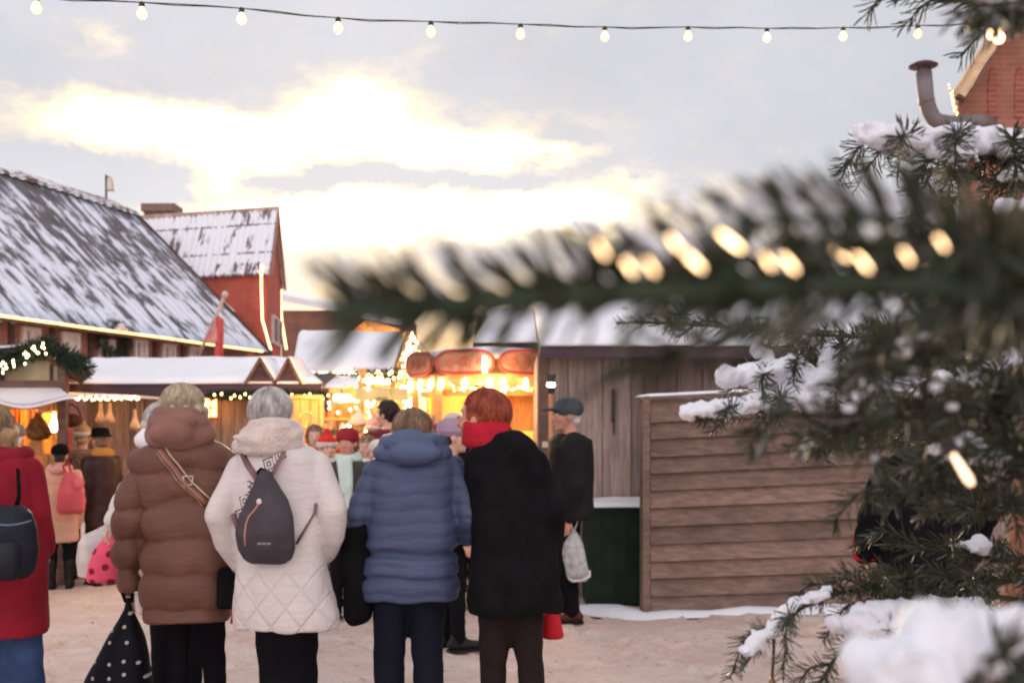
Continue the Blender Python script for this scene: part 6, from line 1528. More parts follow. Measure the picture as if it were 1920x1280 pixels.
# pink dotted bag and translucent bag
o, b_, c, me = hung_bag('pink_bag', 'bright pink gift bag with dark red dots held by the white sleeved arm', 'bag', 205, 1010, 5.6,
    [(1092, 166, 222, .05), (1086, 162, 224, .07), (1060, 165, 224, .075), (1035, 172, 224, .065), (1018, 182, 221, .04), (1008, 190, 214, .015), (1002, 190, 212, .012)], dotted('pink_dotted_paper', (.75, .09, .16), (.24, .012, .03), 12, .21), seed=81)
m = MB()
for dx in (0, 10): m.tube([W(197 + dx, 1012, 5.58), W(200 + dx * .6, 995, 5.58), W(207 + dx * .3, 984, 5.6)], .004, 6)
obj('handle', m, M_frame, o, True, True)
m, nt, b = newmat('thin_plastic'); b.inputs['Base Color'].default_value = (.8, .78, .78, 1); b.inputs['Roughness'].default_value = .35; b.inputs['Alpha'].default_value = .55; b.inputs['Transmission Weight'].default_value = .0; bump_(nt, b, noise_(nt, coords(nt, (1, 1, .4)), 18, 5), .6, .02); M_film = m
o, b_, c, me = hung_bag('plastic_bag', 'translucent white plastic bag bulging left of the pink dotted bag', 'bag', 200, 985, 5.66,
    [(1080, 147, 190, .06), (1050, 145, 200, .09), (1015, 150, 212, .09), (1000, 162, 216, .07), (992, 178, 216, .04), (980, 203, 216, .015)], M_film, seed=82, fold=.012)
m = MB(); m.tube([W(205, 984, 5.64), W(212, 974, 5.6), W(217, 984, 5.62)], .005, 6); obj('handle', m, M_film, o, True, True)
# shoulder bag behind the brown coat with its strap across the back
bw_o = [x for x in bpy.data.objects if x.get('label', '').startswith('woman in a long brown')][0]
me = [ch for ch in bw_o.children if ch.name.startswith('coat')][0].data
from mathutils.bvhtree import BVHTree
bw_bvh = BVHTree.FromPolygons([v.co.copy() for v in me.vertices], [tuple(p.vertices) for p in me.polygons])
BO = lambda px, py, e=.004: on_back(bw_bvh, bw_o.location.x, bw_o.location.y, px, py, 4.62, e)
o = thing('shoulder_bag', 'black shoulder bag on a wide beige edged strap crossing the brown coat', 'bag', W(418, 1090, 4.46))
m = MB(); q = [W(427, 1040, 4.5), W(430, 1140, 4.5)]; m.loft([(W(0, 1143, 4.46).z - o.location.z, .050, .055, .0, .03), (W(0, 1138, 4.46).z - o.location.z, .055, .062, .0, .03), (W(0, 1080, 4.46).z - o.location.z, .052, .055, .0, .03), (W(0, 1066, 4.46).z - o.location.z, .045, .04, .0, .03)], 24, 4)
me = blend(m, .009, 2, 'body'); me.transform(Matrix.Translation((.018, .03, 0))); obj('body', me, M_black, o, True)
sp = [(322, 842), (334, 858), (346, 874), (358, 890), (370, 903), (382, 915), (393, 926), (404, 938)]
m = MB(); strap(m, [BO(a, b, .006) for a, b in sp], .027); obj('strap', m, plain('rust_webbing', (.33, .16, .12), .8), o, True, True)
m = MB()
for d in (-1, 1): strap(m, [BO(a + d * 6.5, b - d * 5.5, .011) for a, b in sp], .0058)
obj('strap_edge', m, plain('beige_piping', (.60, .45, .34), .8), o, True, True)
m = MB(); cc = BO(371, 902, .014)
pts = [BO(363, 890, .016), BO(380, 890, .016), BO(380, 904, .016), BO(366, 908, .016), BO(363, 890, .016)]; m.tube(pts, .0045, 6); obj('buckle', m, plain('beige_buckle', (.62, .46, .36), .5), o, True, True)
m = MB(); strap(m, [BO(a, b, .005) for a, b in [(404, 938), (415, 955), (424, 980), (428, 1010)]] + [W(430, 1050, 4.47)], .012); obj('lower_strap', m, M_black, o, True, True)
m = MB(); m.tube([W(434, 1140, 4.43), W(435, 1152, 4.43), W(434, 1162, 4.43)], .003, 6); m.ell(W(434, 1164, 4.43), (.005, .005, .012)); obj('tassel', m, M_redscarf, o, True, True)
# coat draped over the blue woman's arm
o = thing('draped_coat', 'black coat hanging folded over the left arm of the blue jacket', 'coat', W(670, 960, 4.5))
m = MB(); c = o.location
rg = []
for (py, a, b, dp) in [(1172, 655, 682, .04), (1160, 642, 694, .07), (1100, 640, 700, .085), (1050, 636, 700, .08), (1005, 640, 700, .075), (970, 650, 700, .055), (950, 662, 694, .03)]:
    w0, w1 = W(a, py, 4.46).x - c.x, W(b, py, 4.46).x - c.x; rg.append((W(0, py, 4.46).z - c.z, (w1 - w0) / 2, dp, (w0 + w1) / 2, .0))
m.loft(rg, 28, 2.2); me = blend(m, .010, 3, 'cloth'); P = to_np(me); Nn = normals_np(me); Q = P.copy(); Q[:, 2] *= .15; w = fnoise(Q, 22, 5) * .014 + fnoise(P, 9, 7) * .008; set_np(me, P + Nn * w[:, None]); cl = obj('cloth', me, M_blackc, o, True)
m = MB(); m.limb([(W(632, 0, 4.46).x - c.x, 0, W(0, 1010, 4.46).z - c.z, .028), (W(626, 0, 4.46).x - c.x, .01, W(0, 1030, 4.46).z - c.z, .02)]); me = blend(m, .008, 2, 'sleeve'); obj('sleeve', me, M_blackc, cl, True)
# red bag of the black coat, drawstring bag of the man, black backpack of the red coat, pink backpack of the child
o, b_, c, me = hung_bag('red_bag', 'bright red shopping bag hanging behind the hem of the black coat', 'bag', 1032, 1138, 4.62, [(1196, 1016, 1056, .05), (1190, 1012, 1058, .06), (1165, 1012, 1052, .05), (1130, 1016, 1044, .03), (1115, 1020, 1040, .015)], plain('red_bag_fabric', (.50, .012, .022), .6, .2), seed=83)
m = MB(); m.tube([W(1022, 1118, 4.6), W(1026, 1105, 4.58), W(1036, 1118, 4.6)], .005, 6); obj('handle', m, M_redscarf, o, True, True)
M_mesh = plain('grey_drawstring_cloth', (.42, .42, .42), .8, .3, 25, 60, .7, .006)
o, b_, c, me = hung_bag('drawstring_bag', 'pale grey drawstring bag dangling from the capped man\'s hand', 'bag', 1075, 985, 8.28, [(1088, 1068, 1098, .05), (1080, 1060, 1104, .085), (1050, 1054, 1099, .10), (1020, 1056, 1093, .085), (1003, 1063, 1086, .045), (994, 1070, 1080, .02)], M_mesh, seed=84, fold=.010)
m = MB()
m.tube([W(1074, 996, 8.26), W(1070, 975, 8.3), W(1072, 955, 8.34)], .006, 6); m.tube([W(1076, 996, 8.26), W(1083, 978, 8.3), W(1075, 955, 8.34)], .006, 6); m.tube([W(1056, 1040, 8.2), W(1052, 1005, 8.2), W(1056, 985, 8.24), W(1068, 960, 8.34)], .006, 6)
m.tube([W(1066, 1084, 8.2), W(1074, 1089, 8.16), W(1090, 1088, 8.16), W(1106, 1080, 8.16), W(1106, 1070, 8.18), W(1098, 1074, 8.2)], .009, 8); obj('cord', m, plain('pale_cord', (.6, .58, .56), .8), o, True, True)
o, b_, c, me = hung_bag('backpack', 'bulky plain black backpack on the crimson coat at the left edge', 'backpack', 15, 1000, 4.02, [(1082, -30, 50, .05), (1070, -40, 62, .08), (1030, -44, 70, .10), (990, -44, 68, .10), (960, -40, 58, .08), (946, -28, 44, .05)], plain('black_nylon', (.012, .014, .022), .5, .3), seed=85, fold=.008)
m = MB(); strap(m, [W(-20, 958, 4.04), W(-26, 900, 4.08), W(-22, 850, 4.14)], .018); strap(m, [W(28, 958, 4.04), W(36, 930, 4.06), W(34, 880, 4.1)], .018); obj('strap', m, M_black, o, True, True)
m = MB(); m.tube([W(x_, 984 - .004 * (x_ - 12) ** 2, 3.90 + .00003 * (x_ - 12) ** 2) for x_ in range(-38, 66, 8)], .004, 6); obj('zip', m, plain('steel_blue_zip', (.1, .13, .2), .5), o, True, True)
m = MB(); m.loft([(-.16, .07, .03, 0, -.09), (-.13, .085, .04, 0, -.095), (-.04, .085, .04, 0, -.095), (-.02, .07, .03, 0, -.09)], 24, 3.5); obj('front_pocket', m, plain('black_nylon_pocket', (.016, .018, .026), .5, .3), o, True)
o, b_, c, me = hung_bag('backpack', 'soft pink backpack worn by the child in the peach coat', 'backpack', 130, 920, 9.98, [(964, 112, 152, .04), (956, 107, 158, .09), (925, 108, 156, .10), (900, 116, 150, .07), (885, 122, 140, .03)], plain('coral_pink_cloth', (.55, .10, .12), .8), seed=86)
m = MB(); m.tube([W(124, 890, 10.0), W(118, 872, 10.02), W(128, 866, 10.03), W(134, 888, 10.0)], .010, 6); obj('strap', m, M_redscarf, o, True, True)
m = MB(); m.ell(W(148, 905, 9.88) - c, (.05, .03, .06)); obj('flap', m, plain('coral_flap', (.6, .14, .15), .8), o, True)
# ================================================================== fir tree with snow and lights
def needle_mat():
    m, nt, b = newmat('fir_needles'); geo = nt.nodes.new('ShaderNodeNewGeometry')
    r = nt.nodes.new('ShaderNodeValToRGB'); nt.links.new(geo.outputs['Random Per Island'], r.inputs[0]); cr = r.color_ramp
    cr.elements[0].color = (.022, .040, .024, 1); cr.elements[1].color = (.34, .36, .35, 1); e = cr.elements.new(.5); e.color = (.050, .080, .048, 1); e = cr.elements.new(.78); e.color = (.075, .080, .042, 1); e = cr.elements.new(.93); e.color = (.12, .13, .11, 1)
    nt.links.new(r.outputs[0], b.inputs['Base Color']); b.inputs['Roughness'].default_value = .4; b.inputs['Specular IOR Level'].default_value = .3
    tr = nt.nodes.new('ShaderNodeBsdfTranslucent'); tr.inputs[0].default_value = (.36, .20, .07, 1); mx = nt.nodes.new('ShaderNodeMixShader'); mx.inputs[0].default_value = .3
    out = [n for n in nt.nodes if n.type == 'OUTPUT_MATERIAL'][0]; nt.links.new(b.outputs[0], mx.inputs[1]); nt.links.new(tr.outputs[0], mx.inputs[2]); nt.links.new(mx.outputs[0], out.inputs[0])
    return m
M_needle = needle_mat(); M_twig = plain('fir_bark', (.030, .018, .012), .9, .4, 30, 60, .5, .002); M_trunk = plain('trunk_bark', (.34, .155, .095), .9, .4, 12, 40, .8, .01, stretch=(1, 1, .4))
M_tsnow = snowmat('branch_snow', (.80, .82, .90))
def frame_at(pts, s, L):
    k = max(0, min(len(pts) - 2, int(np.searchsorted(L, s) - 1))); f = (s - L[k]) / max(1e-9, L[k + 1] - L[k]); return pts[k] + (pts[k + 1] - pts[k]) * f, (pts[k + 1] - pts[k]) / max(1e-9, L[k + 1] - L[k])
def curve_pts(ctrl, n=24):
    c = [np.array(p, dtype=float) for p in ctrl]; c = [2 * c[0] - c[1]] + c + [2 * c[-1] - c[-2]]; out = []
    for i in range(1, len(c) - 2):
        for j in range(n):
            t = j / n; out.append(.5 * (2 * c[i] + (c[i + 1] - c[i - 1]) * t + (2 * c[i - 1] - 5 * c[i] + 4 * c[i + 1] - c[i + 2]) * t * t + (3 * c[i] - c[i - 1] - 3 * c[i + 1] + c[i + 2]) * t ** 3))
    out.append(c[-2]); return np.array(out)
class Needles:
    def __init__(s): s.V = []; s.F = []; s.n = 0; s.wood = MB()
    def twig(s, ctrl, length=.022, dens=900, width=.0011, ang=.95, r0=.0025, r1=.001, flat=.0, up=.25, tip=.65, cluster=0, kper=5, seed=0, smooth_=10, side=None):
        rg = np.random.default_rng(seed + 100); P = curve_pts(ctrl, smooth_); d = np.linalg.norm(np.diff(P, axis=0), axis=1); L = np.concatenate([[0], np.cumsum(d)]); T = L[-1]
        s.wood.tube([Vector(p) for p in P[::3]] + [Vector(P[-1])], list(np.linspace(r0, r1, len(P[::3]) + 1)), 7)
        n = int(T * dens)
        if cluster:
            cs = np.arange(0, T, cluster); S = np.concatenate([c + rg.normal(0, cluster * .16, kper) for c in cs]); AZ = rg.uniform(0, 2 * PI, len(S))
        else: S = rg.uniform(0, T, n); AZ = rg.uniform(0, 2 * PI, n)
        S = np.clip(S, 0, T * .999); n = len(S)
        k = np.clip(np.searchsorted(L, S) - 1, 0, len(P) - 2); f = (S - L[k]) / np.maximum(1e-9, L[k + 1] - L[k]); base = P[k] + (P[k + 1] - P[k]) * f[:, None]; ax = (P[k + 1] - P[k]) / np.maximum(1e-9, d[k])[:, None]
        upv = np.array([0, 0, 1.0]); sd = np.cross(ax, upv); sd /= np.maximum(1e-6, np.linalg.norm(sd, axis=1))[:, None]; u2 = np.cross(sd, ax)
        # fir needles lie mostly to the sides and above the twig
        ca, sa = np.cos(AZ), np.sin(AZ) * (1 - flat) + up; rad = sd * ca[:, None] + u2 * sa[:, None]; rad /= np.linalg.norm(rad, axis=1)[:, None]
        if side is not None:
            rad = rad * .45 + np.array(side)[None, :] * np.sign((rad * np.array(side)[None, :]).sum(1))[:, None]; rad -= ax * (rad * ax).sum(1)[:, None]; rad /= np.linalg.norm(rad, axis=1)[:, None]
        a = ang + rg.normal(0, .14, n); dirn = ax * np.cos(a)[:, None] + rad * np.sin(a)[:, None]
        ln = length * (1 - (1 - tip) * (S / T) ** 3) * rg.uniform(.75, 1.12, n)
        bend = np.cross(dirn, rg.normal(0, 1, (n, 3))); bend = bend / np.linalg.norm(bend, axis=1)[:, None] * (ln * .05)[:, None]
        q = np.cross(dirn, rad + rg.normal(0, .3, (n, 3))); q /= np.maximum(1e-6, np.linalg.norm(q, axis=1))[:, None]; w = np.cross(dirn, q)
        st = [(0.0, .6), (.5, 1.0), (.88, .7)]
        allv = []
        for (t, g) in st:
            c = base + dirn * (ln * t)[:, None] + bend * math.sin(t * PI)
            for (x, y) in ((1, -.35), (-1, -.35), (0, .6)): allv.append(c + q * (x * width * g) + w * (y * width * g))
        allv.append(base + dirn * ln[:, None])
        V = np.stack(allv, 1).reshape(-1, 3); o = (np.arange(n) * 10 + s.n)[:, None]
        Fq = []
        for l in (0, 3):
            for j in range(3): Fq.append(np.concatenate([o + l + j, o + l + (j + 1) % 3, o + l + 3 + (j + 1) % 3, o + l + 3 + j], 1))
        Ft = []
        for j in range(3): Ft.append(np.concatenate([o + 6 + j, o + 6 + (j + 1) % 3, o + 9], 1))
        s.V.append(V); s.F += [list(map(tuple, x.tolist())) for x in Fq + Ft]; s.n += n * 10
        return P
    def spray(s, ctrl, nside=6, sl=.12, seed=0, sag=.1, vert=.15, **kw):
        """a bough with side twigs in two rows"""
        P = s.twig(ctrl, seed=seed, **kw); rg = random.Random(seed); out = [P]; n = len(P); kw2 = dict(kw); kw2['r0'] = .0016; kw2['r1'] = .0008
        for i in range(nside):
            f = .12 + .8 * (i + rg.uniform(-.3, .3)) / nside; k = min(n - 2, max(1, int(f * n))); p = P[k]; ax = P[k + 1] - P[k - 1]; ax /= np.linalg.norm(ax); sd = np.cross(ax, [0, 0, 1.0]); sd /= max(1e-6, np.linalg.norm(sd))
            sg = 1 if i % 2 else -1; L_ = sl * (1 - .55 * f) * rg.uniform(.8, 1.2); d_ = ax * .72 + sd * sg * .68 + np.array([0, 0, rg.uniform(-vert, vert)]); d_ /= np.linalg.norm(d_)
            e = p + d_ * L_; m_ = p + d_ * L_ * .55 + np.array([0, 0, .01]); e[2] -= sag * L_
            out.append(s.twig([p, m_, e], seed=seed * 31 + i, **kw2))
        return out
    def build(s, parent, snowspec=None, label=None):
        vs = np.concatenate(s.V).tolist() if s.V else []; mb = MB(); mb.v = [tuple(v) for v in vs]; mb.f = [f for x in s.F for f in x]; mb.m = [0] * len(mb.f)
        mb.mi = 1; mb.add(s.wood.v, s.wood.f)
        o = obj('branch', mb, [M_needle, M_twig], parent, False, True)
        if label: o['label'] = label
        if snowspec:
            m = MB()
            for (a, r) in snowspec: m.ell(a, r, 12, 8)
            me = blend(m, snowvox[0], 2, 'snow'); P = to_np(me); Nn = normals_np(me); w = fnoise(P, 38, 2) * .0055 + fnoise(P, 95, 5) * .0042 + fnoise(P, 210, 6) * .0022; set_np(me, P + Nn * w[:, None])
            obj('snow', me, M_tsnow, o, True, True)
        return o
snowvox = [.0036]
def blobs(pts, n, r, jit=.006, seed=0, sq=.7, zoff=.006):
    n = int(n * 2.3); r = r * .66; jit = jit * 1.5; zoff = zoff * .4
    """heaps of snow strung along photo points (px, py, Y)"""
    rg = random.Random(seed); w = [W(*p) for p in pts]; out = []
    for i in range(n):
        f = (i + .5) / n * (len(w) - 1); k = min(len(w) - 2, int(f)); p = w[k].lerp(w[k + 1], f - k); rr_ = r * rg.uniform(.45, 1.2)
        out.append((p + Vector((rg.uniform(-jit, jit), rg.uniform(-jit, jit), rg.uniform(-jit * .5, jit * .5) + zoff)), (rr_ * 1.15, rr_, rr_ * sq)))
    return out
def WL(*p): return [np.array(W(*q)) for q in p]
TX, TY = W(1893, 0, 1.35).x + .058, 1.42
tree = thing('fir_tree', 'snow laden fir tree filling the right side close to the camera', 'tree', (TX, TY, 0))
m = MB(); m.tube([(TX, TY, 0), (TX + .004, TY, .6), (TX + .01, TY, 1.2), (TX + .09, TY + .03, 1.9), (TX + .13, TY + .05, 2.6), (TX + .14, TY + .05, 3.3)], [.075, .060, .052, .044, .032, .012], 20)
me = blend(m, .012, 1, 'trunk'); P = to_np(me); Nn = normals_np(me); set_np(me, P + Nn * (fnoise(P * np.array([1, 1, .5]), 40, 3) * .004)[:, None]); obj('trunk', me, M_trunk, tree, True, True)

# A: big out-of-focus bough crossing the picture close to the lens
nd = Needles()
axA = [(2150, 640, .62), (1990, 585, .42), (1840, 545, .34), (1700, 534, .315), (1500, 536, .30), (1300, 542, .29), (1100, 552, .28), (920, 566, .27), (760, 580, .262), (620, 585, .256)]
nd.twig(WL(*axA), length=.0285, ang=.88, width=.00135, cluster=.0108, kper=12, r0=.0050, r1=.0022, up=.35, tip=.62, seed=1, side=(0, -.15, 1))
nd.twig(WL(*[(a, b + 6, c) for a, b, c in axA[:-1]]), length=.0200, ang=.82, width=.0013, dens=330, r0=.002, r1=.001, up=0, tip=.6, seed=2, side=(0, -1, .35))
nd.twig(WL((1960, 540, .36), (1820, 455, .325), (1640, 412, .305), (1450, 418, .295), (1270, 455, .29)), length=.024, ang=.86, width=.0012, cluster=.0112, kper=9, up=.4, seed=3, side=(0, -.1, 1), r0=.0022)
nd.twig(WL(*[(a, b - 4, c + .012) for a, b, c in axA[2:]]), length=.013, ang=.85, width=.0013, dens=1250, r0=.003, r1=.001, up=.1, seed=4)
rg = random.Random(5); frost = []
for i in range(95):   # powder lying on the upper needle tips, thicker towards the trunk
    px = rg.uniform(1180, 1800) if i % 4 else rg.uniform(650, 1180); top = np.interp(px, [600, 900, 1250, 1650, 1800], [500, 455, 395, 345, 380]); py = top + rg.uniform(-10, 70)
    Yc = np.interp(px, [600, 1500, 1800], [.258, .30, .33]) + rg.uniform(-.004, .006); frost.append((W(px, py, Yc), (.0011, .0011, rg.uniform(.003, .0055))))
nd.build(tree, label='long blurred bough reaching left across the middle of the view')
m = MB()
for (c, r_) in frost: m.ell(c, r_, 8, 6, Matrix.Rotation(-.75 + rg.uniform(-.2, .2), 3, 'Y'))
frost_o = obj('frost', m, M_tsnow, [x for x in tree.children if x.get('label', '').startswith('long blurred')][0], True, True); frost_o['kind'] = 'stuff'
# snow grains lying in the upper needles of the near bough
# lower long needles and side twig falling left below
nd = Needles()
nd.twig(WL((1560, 600, .34), (1420, 625, .33), (1280, 655, .32), (1180, 690, .31), (1090, 745, .31)), length=.018, ang=.5, width=.0011, dens=330, r0=.0016, r1=.0008, seed=5, up=0)
nd.twig(WL((1450, 600, .36), (1330, 640, .36), (1230, 690, .36)), length=.018, ang=.5, width=.001, dens=260, r0=.0016, r1=.0008, seed=6, up=0)
nd.build(tree)
# C: sharper twig with bud at 1145,600
nd = Needles(); kw = dict(length=.019, ang=.95, width=.00075, dens=650, r0=.0022, r1=.0012, up=.35)
nd.spray(WL((1760, 640, 1.3), (1600, 632, 1.2), (1420, 618, 1.12), (1290, 608, 1.08), (1155, 604, 1.05)), 5, .09, seed=7, **kw)
nd.build(tree, blobs([(1170, 590, 1.05), (1260, 590, 1.08), (1400, 600, 1.12), (1560, 612, 1.2)], 16, .008, seed=3) )
# B: sharp snowy bough top right
nd = Needles(); kw = dict(length=.026, ang=1.0, width=.0009, dens=1000, r0=.004, r1=.0018, up=.25, flat=.1)
nd.spray(WL((2080, 330, 1.32), (1920, 305, 1.24), (1800, 290, 1.2), (1700, 282, 1.18), (1640, 264, 1.17)), 8, .12, seed=11, sag=.55, vert=.1, **kw)
nd.spray(WL((2020, 360, 1.35), (1900, 345, 1.3), (1800, 330, 1.26), (1730, 318, 1.24)), 5, .10, seed=12, sag=.7, **kw)
nd.build(tree, blobs([(1640, 250, 1.17), (1700, 268, 1.18), (1800, 270, 1.2), (1900, 272, 1.22), (1990, 280, 1.26)], 70, .0205, .010, seed=4, sq=.75, zoff=.004) + blobs([(1636, 246, 1.17), (1664, 262, 1.17)], 6, .011, seed=5) + blobs([(1730, 290, 1.17), (1830, 300, 1.18)], 8, .010, seed=6) + blobs([(1880, 330, 1.2), (1960, 330, 1.2)], 6, .016, seed=8), label='snow capped bough at the upper right below the flue pipe')
# snow lump right edge + second small bough
nd = Needles(); nd.spray(WL((2060, 430, 1.3), (1960, 415, 1.2), (1880, 400, 1.12)), 4, .09, seed=13, sag=.3, **kw)
nd.build(tree, blobs([(1885, 398, 1.1), (1960, 402, 1.15)], 12, .018, seed=9))
# D: sharp snow heaped boughs centre right
nd = Needles(); kw = dict(length=.020, ang=1.0, width=.0008, dens=950, r0=.0035, r1=.0014, up=.2)
nd.spray(WL((1900, 650, 1.36), (1720, 690, 1.3), (1560, 735, 1.25), (1430, 770, 1.2), (1305, 790, 1.17)), 9, .12, seed=21, sag=.25, **kw)
nd.spray(WL((1760, 640, 1.36), (1600, 660, 1.3), (1480, 690, 1.26), (1385, 722, 1.22)), 7, .11, seed=22, sag=.2, **kw)
nd.spray(WL((1800, 620, 1.4), (1660, 625, 1.36), (1540, 640, 1.32), (1470, 650, 1.3)), 6, .10, seed=23, sag=.2, **kw)
nd.build(tree, blobs([(1305, 776, 1.17), (1370, 768, 1.19), (1440, 755, 1.21), (1500, 735, 1.23)], 40, .0165, .008, seed=21) + blobs([(1380, 716, 1.22), (1430, 702, 1.23), (1500, 690, 1.25)], 26, .018, .008, seed=22) + blobs([(1500, 735, 1.22), (1560, 725, 1.24), (1640, 740, 1.24), (1700, 750, 1.25)], 46, .028, .018, seed=23, sq=.8) + blobs([(1480, 628, 1.3), (1540, 630, 1.32), (1600, 650, 1.3), (1560, 680, 1.28)], 38, .021, .010, seed=24) + blobs([(1415, 665, 1.26), (1450, 672, 1.26)], 8, .010, seed=25), label='boughs heaped with fresh snow in front of the plank fence')
# drooping small spray under D with iced tips
nd = Needles(); nd.spray(WL((1700, 830, 1.3), (1620, 825, 1.22), (1560, 835, 1.18), (1515, 852, 1.15)), 5, .08, seed=26, sag=.2, **kw)
nd.build(tree, blobs([(1518, 842, 1.15), (1560, 818, 1.18), (1600, 812, 1.2)], 14, .008, .006, seed=26))
# H: blurred and mid boughs filling the right
for i, (pts, L_, sd_, ns, sl) in enumerate([
    ([(2100, 700, .9), (1900, 740, .75), (1760, 770, .66), (1600, 800, .60), (1500, 830, .57)], .024, 31, 8, .09),
    ([(2100, 560, .8), (1950, 600, .66), (1820, 640, .58), (1700, 680, .54), (1560, 720, .52)], .024, 32, 7, .08),
    ([(2080, 760, 1.2), (1960, 800, 1.05), (1850, 850, .95), (1740, 900, .9), (1650, 960, .88)], .024, 33, 8, .12),
    ([(2080, 480, 1.2), (1980, 500, 1.0), (1900, 540, .85), (1840, 580, .78)], .024, 34, 7, .11),
    ([(2100, 880, 1.1), (1980, 880, .95), (1880, 860, .85), (1790, 850, .8)], .024, 35, 8, .11),
    ([(2090, 640, 1.3), (1980, 660, 1.15), (1880, 690, 1.05), (1790, 730, 1.0)], .024, 36, 8, .13),
    ([(2090, 980, 1.2), (1990, 960, 1.1), (1900, 950, 1.05), (1800, 960, 1.0)], .024, 37, 8, .12),
    ([(2100, 450, .7), (1980, 470, .58), (1880, 490, .5), (1800, 500, .46), (1720, 470, .44)], .026, 38, 6, .06),
    ([(2080, 560, 1.35), (1960, 580, 1.3), (1870, 620, 1.25), (1780, 650, 1.2)], .024, 39, 8, .13),
    ([(2100, 1040, .9), (1980, 900, .8), (1900, 820, .74), (1840, 740, .7)], .024, 40, 8, .08)]):
    nd = Needles(); nd.spray(WL(*pts), ns, sl, seed=sd_, length=L_, ang=.9, width=.0010, dens=900, r0=.004, r1=.0015, up=.1, sag=.2)
    sn = None
    if i in (4, 5, 8): sn = blobs([(p[0], p[1] - 10, p[2]) for p in pts[1:]], 16, .011, .012, seed=sd_)
    nd.build(tree, sn)
# loose snow crumbs on the near mass (turn into soft discs of light)
# F: dark sharp bough
nd = Needles(); kw = dict(length=.022, ang=.62, width=.0008, dens=800, r0=.003, r1=.0014, up=.1)
nd.spray(WL((2040, 1060, 1.35), (1900, 1050, 1.28), (1780, 1035, 1.22), (1660, 1020, 1.18)), 6, .11, seed=51, sag=.2, **kw)
nd.spray(WL((2040, 1110, 1.35), (1920, 1090, 1.28), (1820, 1085, 1.22), (1740, 1080, 1.2)), 6, .11, seed=52, sag=.1, **kw)
nd.build(tree, blobs([(1800, 1024, 1.22), (1850, 1030, 1.24)], 10, .010, .006, seed=51))
# E: lower left hanging bough, sharp
nd = Needles(); kw = dict(length=.021, ang=1.0, width=.0008, dens=850, r0=.0032, r1=.0014, up=.05)
nd.spray(WL((1950, 1130, 1.35), (1780, 1105, 1.28), (1640, 1100, 1.22), (1520, 1130, 1.18), (1440, 1190, 1.16), (1388, 1258, 1.15)), 6, .10, seed=61, sag=.5, **kw)
nd.spray(WL((1760, 1130, 1.25), (1660, 1150, 1.2), (1590, 1200, 1.17), (1540, 1275, 1.15), (1500, 1330, 1.14)), 5, .08, seed=62, sag=.5, **kw)
nd.spray(WL((1760, 1110, 1.3), (1700, 1090, 1.25), (1640, 1098, 1.2), (1600, 1110, 1.18)), 6, .09, seed=63, sag=.0, **kw)
nd.spray(WL((1800, 1160, 1.2), (1700, 1180, 1.15), (1640, 1200, 1.12)), 5, .07, seed=64, sag=.5, **kw)
nd.build(tree, blobs([(1400, 1232, 1.15), (1440, 1180, 1.16), (1490, 1140, 1.17), (1550, 1115, 1.18)], 30, .0085, .006, seed=61) + blobs([(1605, 1175, 1.13), (1680, 1150, 1.15), (1760, 1145, 1.18), (1830, 1150, 1.2)], 44, .019, .012, seed=62), label='drooping bough with iced needles at the bottom of the picture')
# big soft snow heap close to the lens
snowvox[0] = .004
nd = Needles(); nd.spray(WL((2100, 1300, .56), (1950, 1265, .48), (1820, 1270, .43), (1700, 1310, .40)), 6, .08, seed=71, sag=.3, length=.022, ang=.9, width=.001, dens=700, r0=.004, r1=.0015)
nd.build(tree, blobs([(1675, 1258, .40), (1735, 1228, .41), (1800, 1200, .43), (1870, 1190, .45), (1950, 1215, .48)], 34, .0145, .008, seed=71, sq=.85) + blobs([(1655, 1290, .40), (1700, 1255, .41)], 8, .0125, .007, seed=72), label='near bough at the lower right corner under a big soft heap of snow')
# G: top right boughs
snowvox[0] = .0036
nd = Needles(); kw = dict(length=.030, ang=.72, width=.0010, dens=520, r0=.0035, r1=.0016, up=-.1)
nd.spray(WL((2080, 60, 1.3), (1960, 40, 1.2), (1840, 10, 1.12), (1740, -8, 1.1), (1660, -10, 1.08)), 6, .10, seed=81, sag=.2, **kw)
nd.build(tree)
nd = Needles(); nd.spray(WL((2100, 30, .8), (1980, 30, .66), (1900, 14, .6), (1850, 20, .56)), 6, .045, seed=82, length=.024, ang=.9, width=.0011, dens=1000, r0=.004, r1=.0015)
nd.spray(WL((2040, -60, .8), (1960, -30, .7), (1900, -20, .62)), 4, .05, seed=83, length=.024, ang=.9, width=.0011, dens=900)
nd.build(tree, blobs([(1840, 14, .56), (1900, 6, .6)], 6, .008, .006, seed=83))
# snow crumbs and ice beads caught in the near needles
rg = random.Random(3)
for (px, py) in [(1762, 600), (1708, 635), (1692, 640), (1730, 630), (1680, 668), (1700, 660), (1712, 694), (1754, 725), (1808, 707), (1852, 702), (1786, 762), (1838, 655), (1612, 728), (1592, 765), (1640, 860), (1745, 590), (1770, 592), (1900, 570), (1885, 585), (1870, 1180)]:
    r = .0022; m = MB(); m.ell(W(px, py, rg.uniform(.50, .58)), (r * rg.uniform(.7, 1.6), r, r * rg.uniform(.7, 1.2)), 8, 6); obj('snow_crumb', m, M_tsnow, tree, True, True)
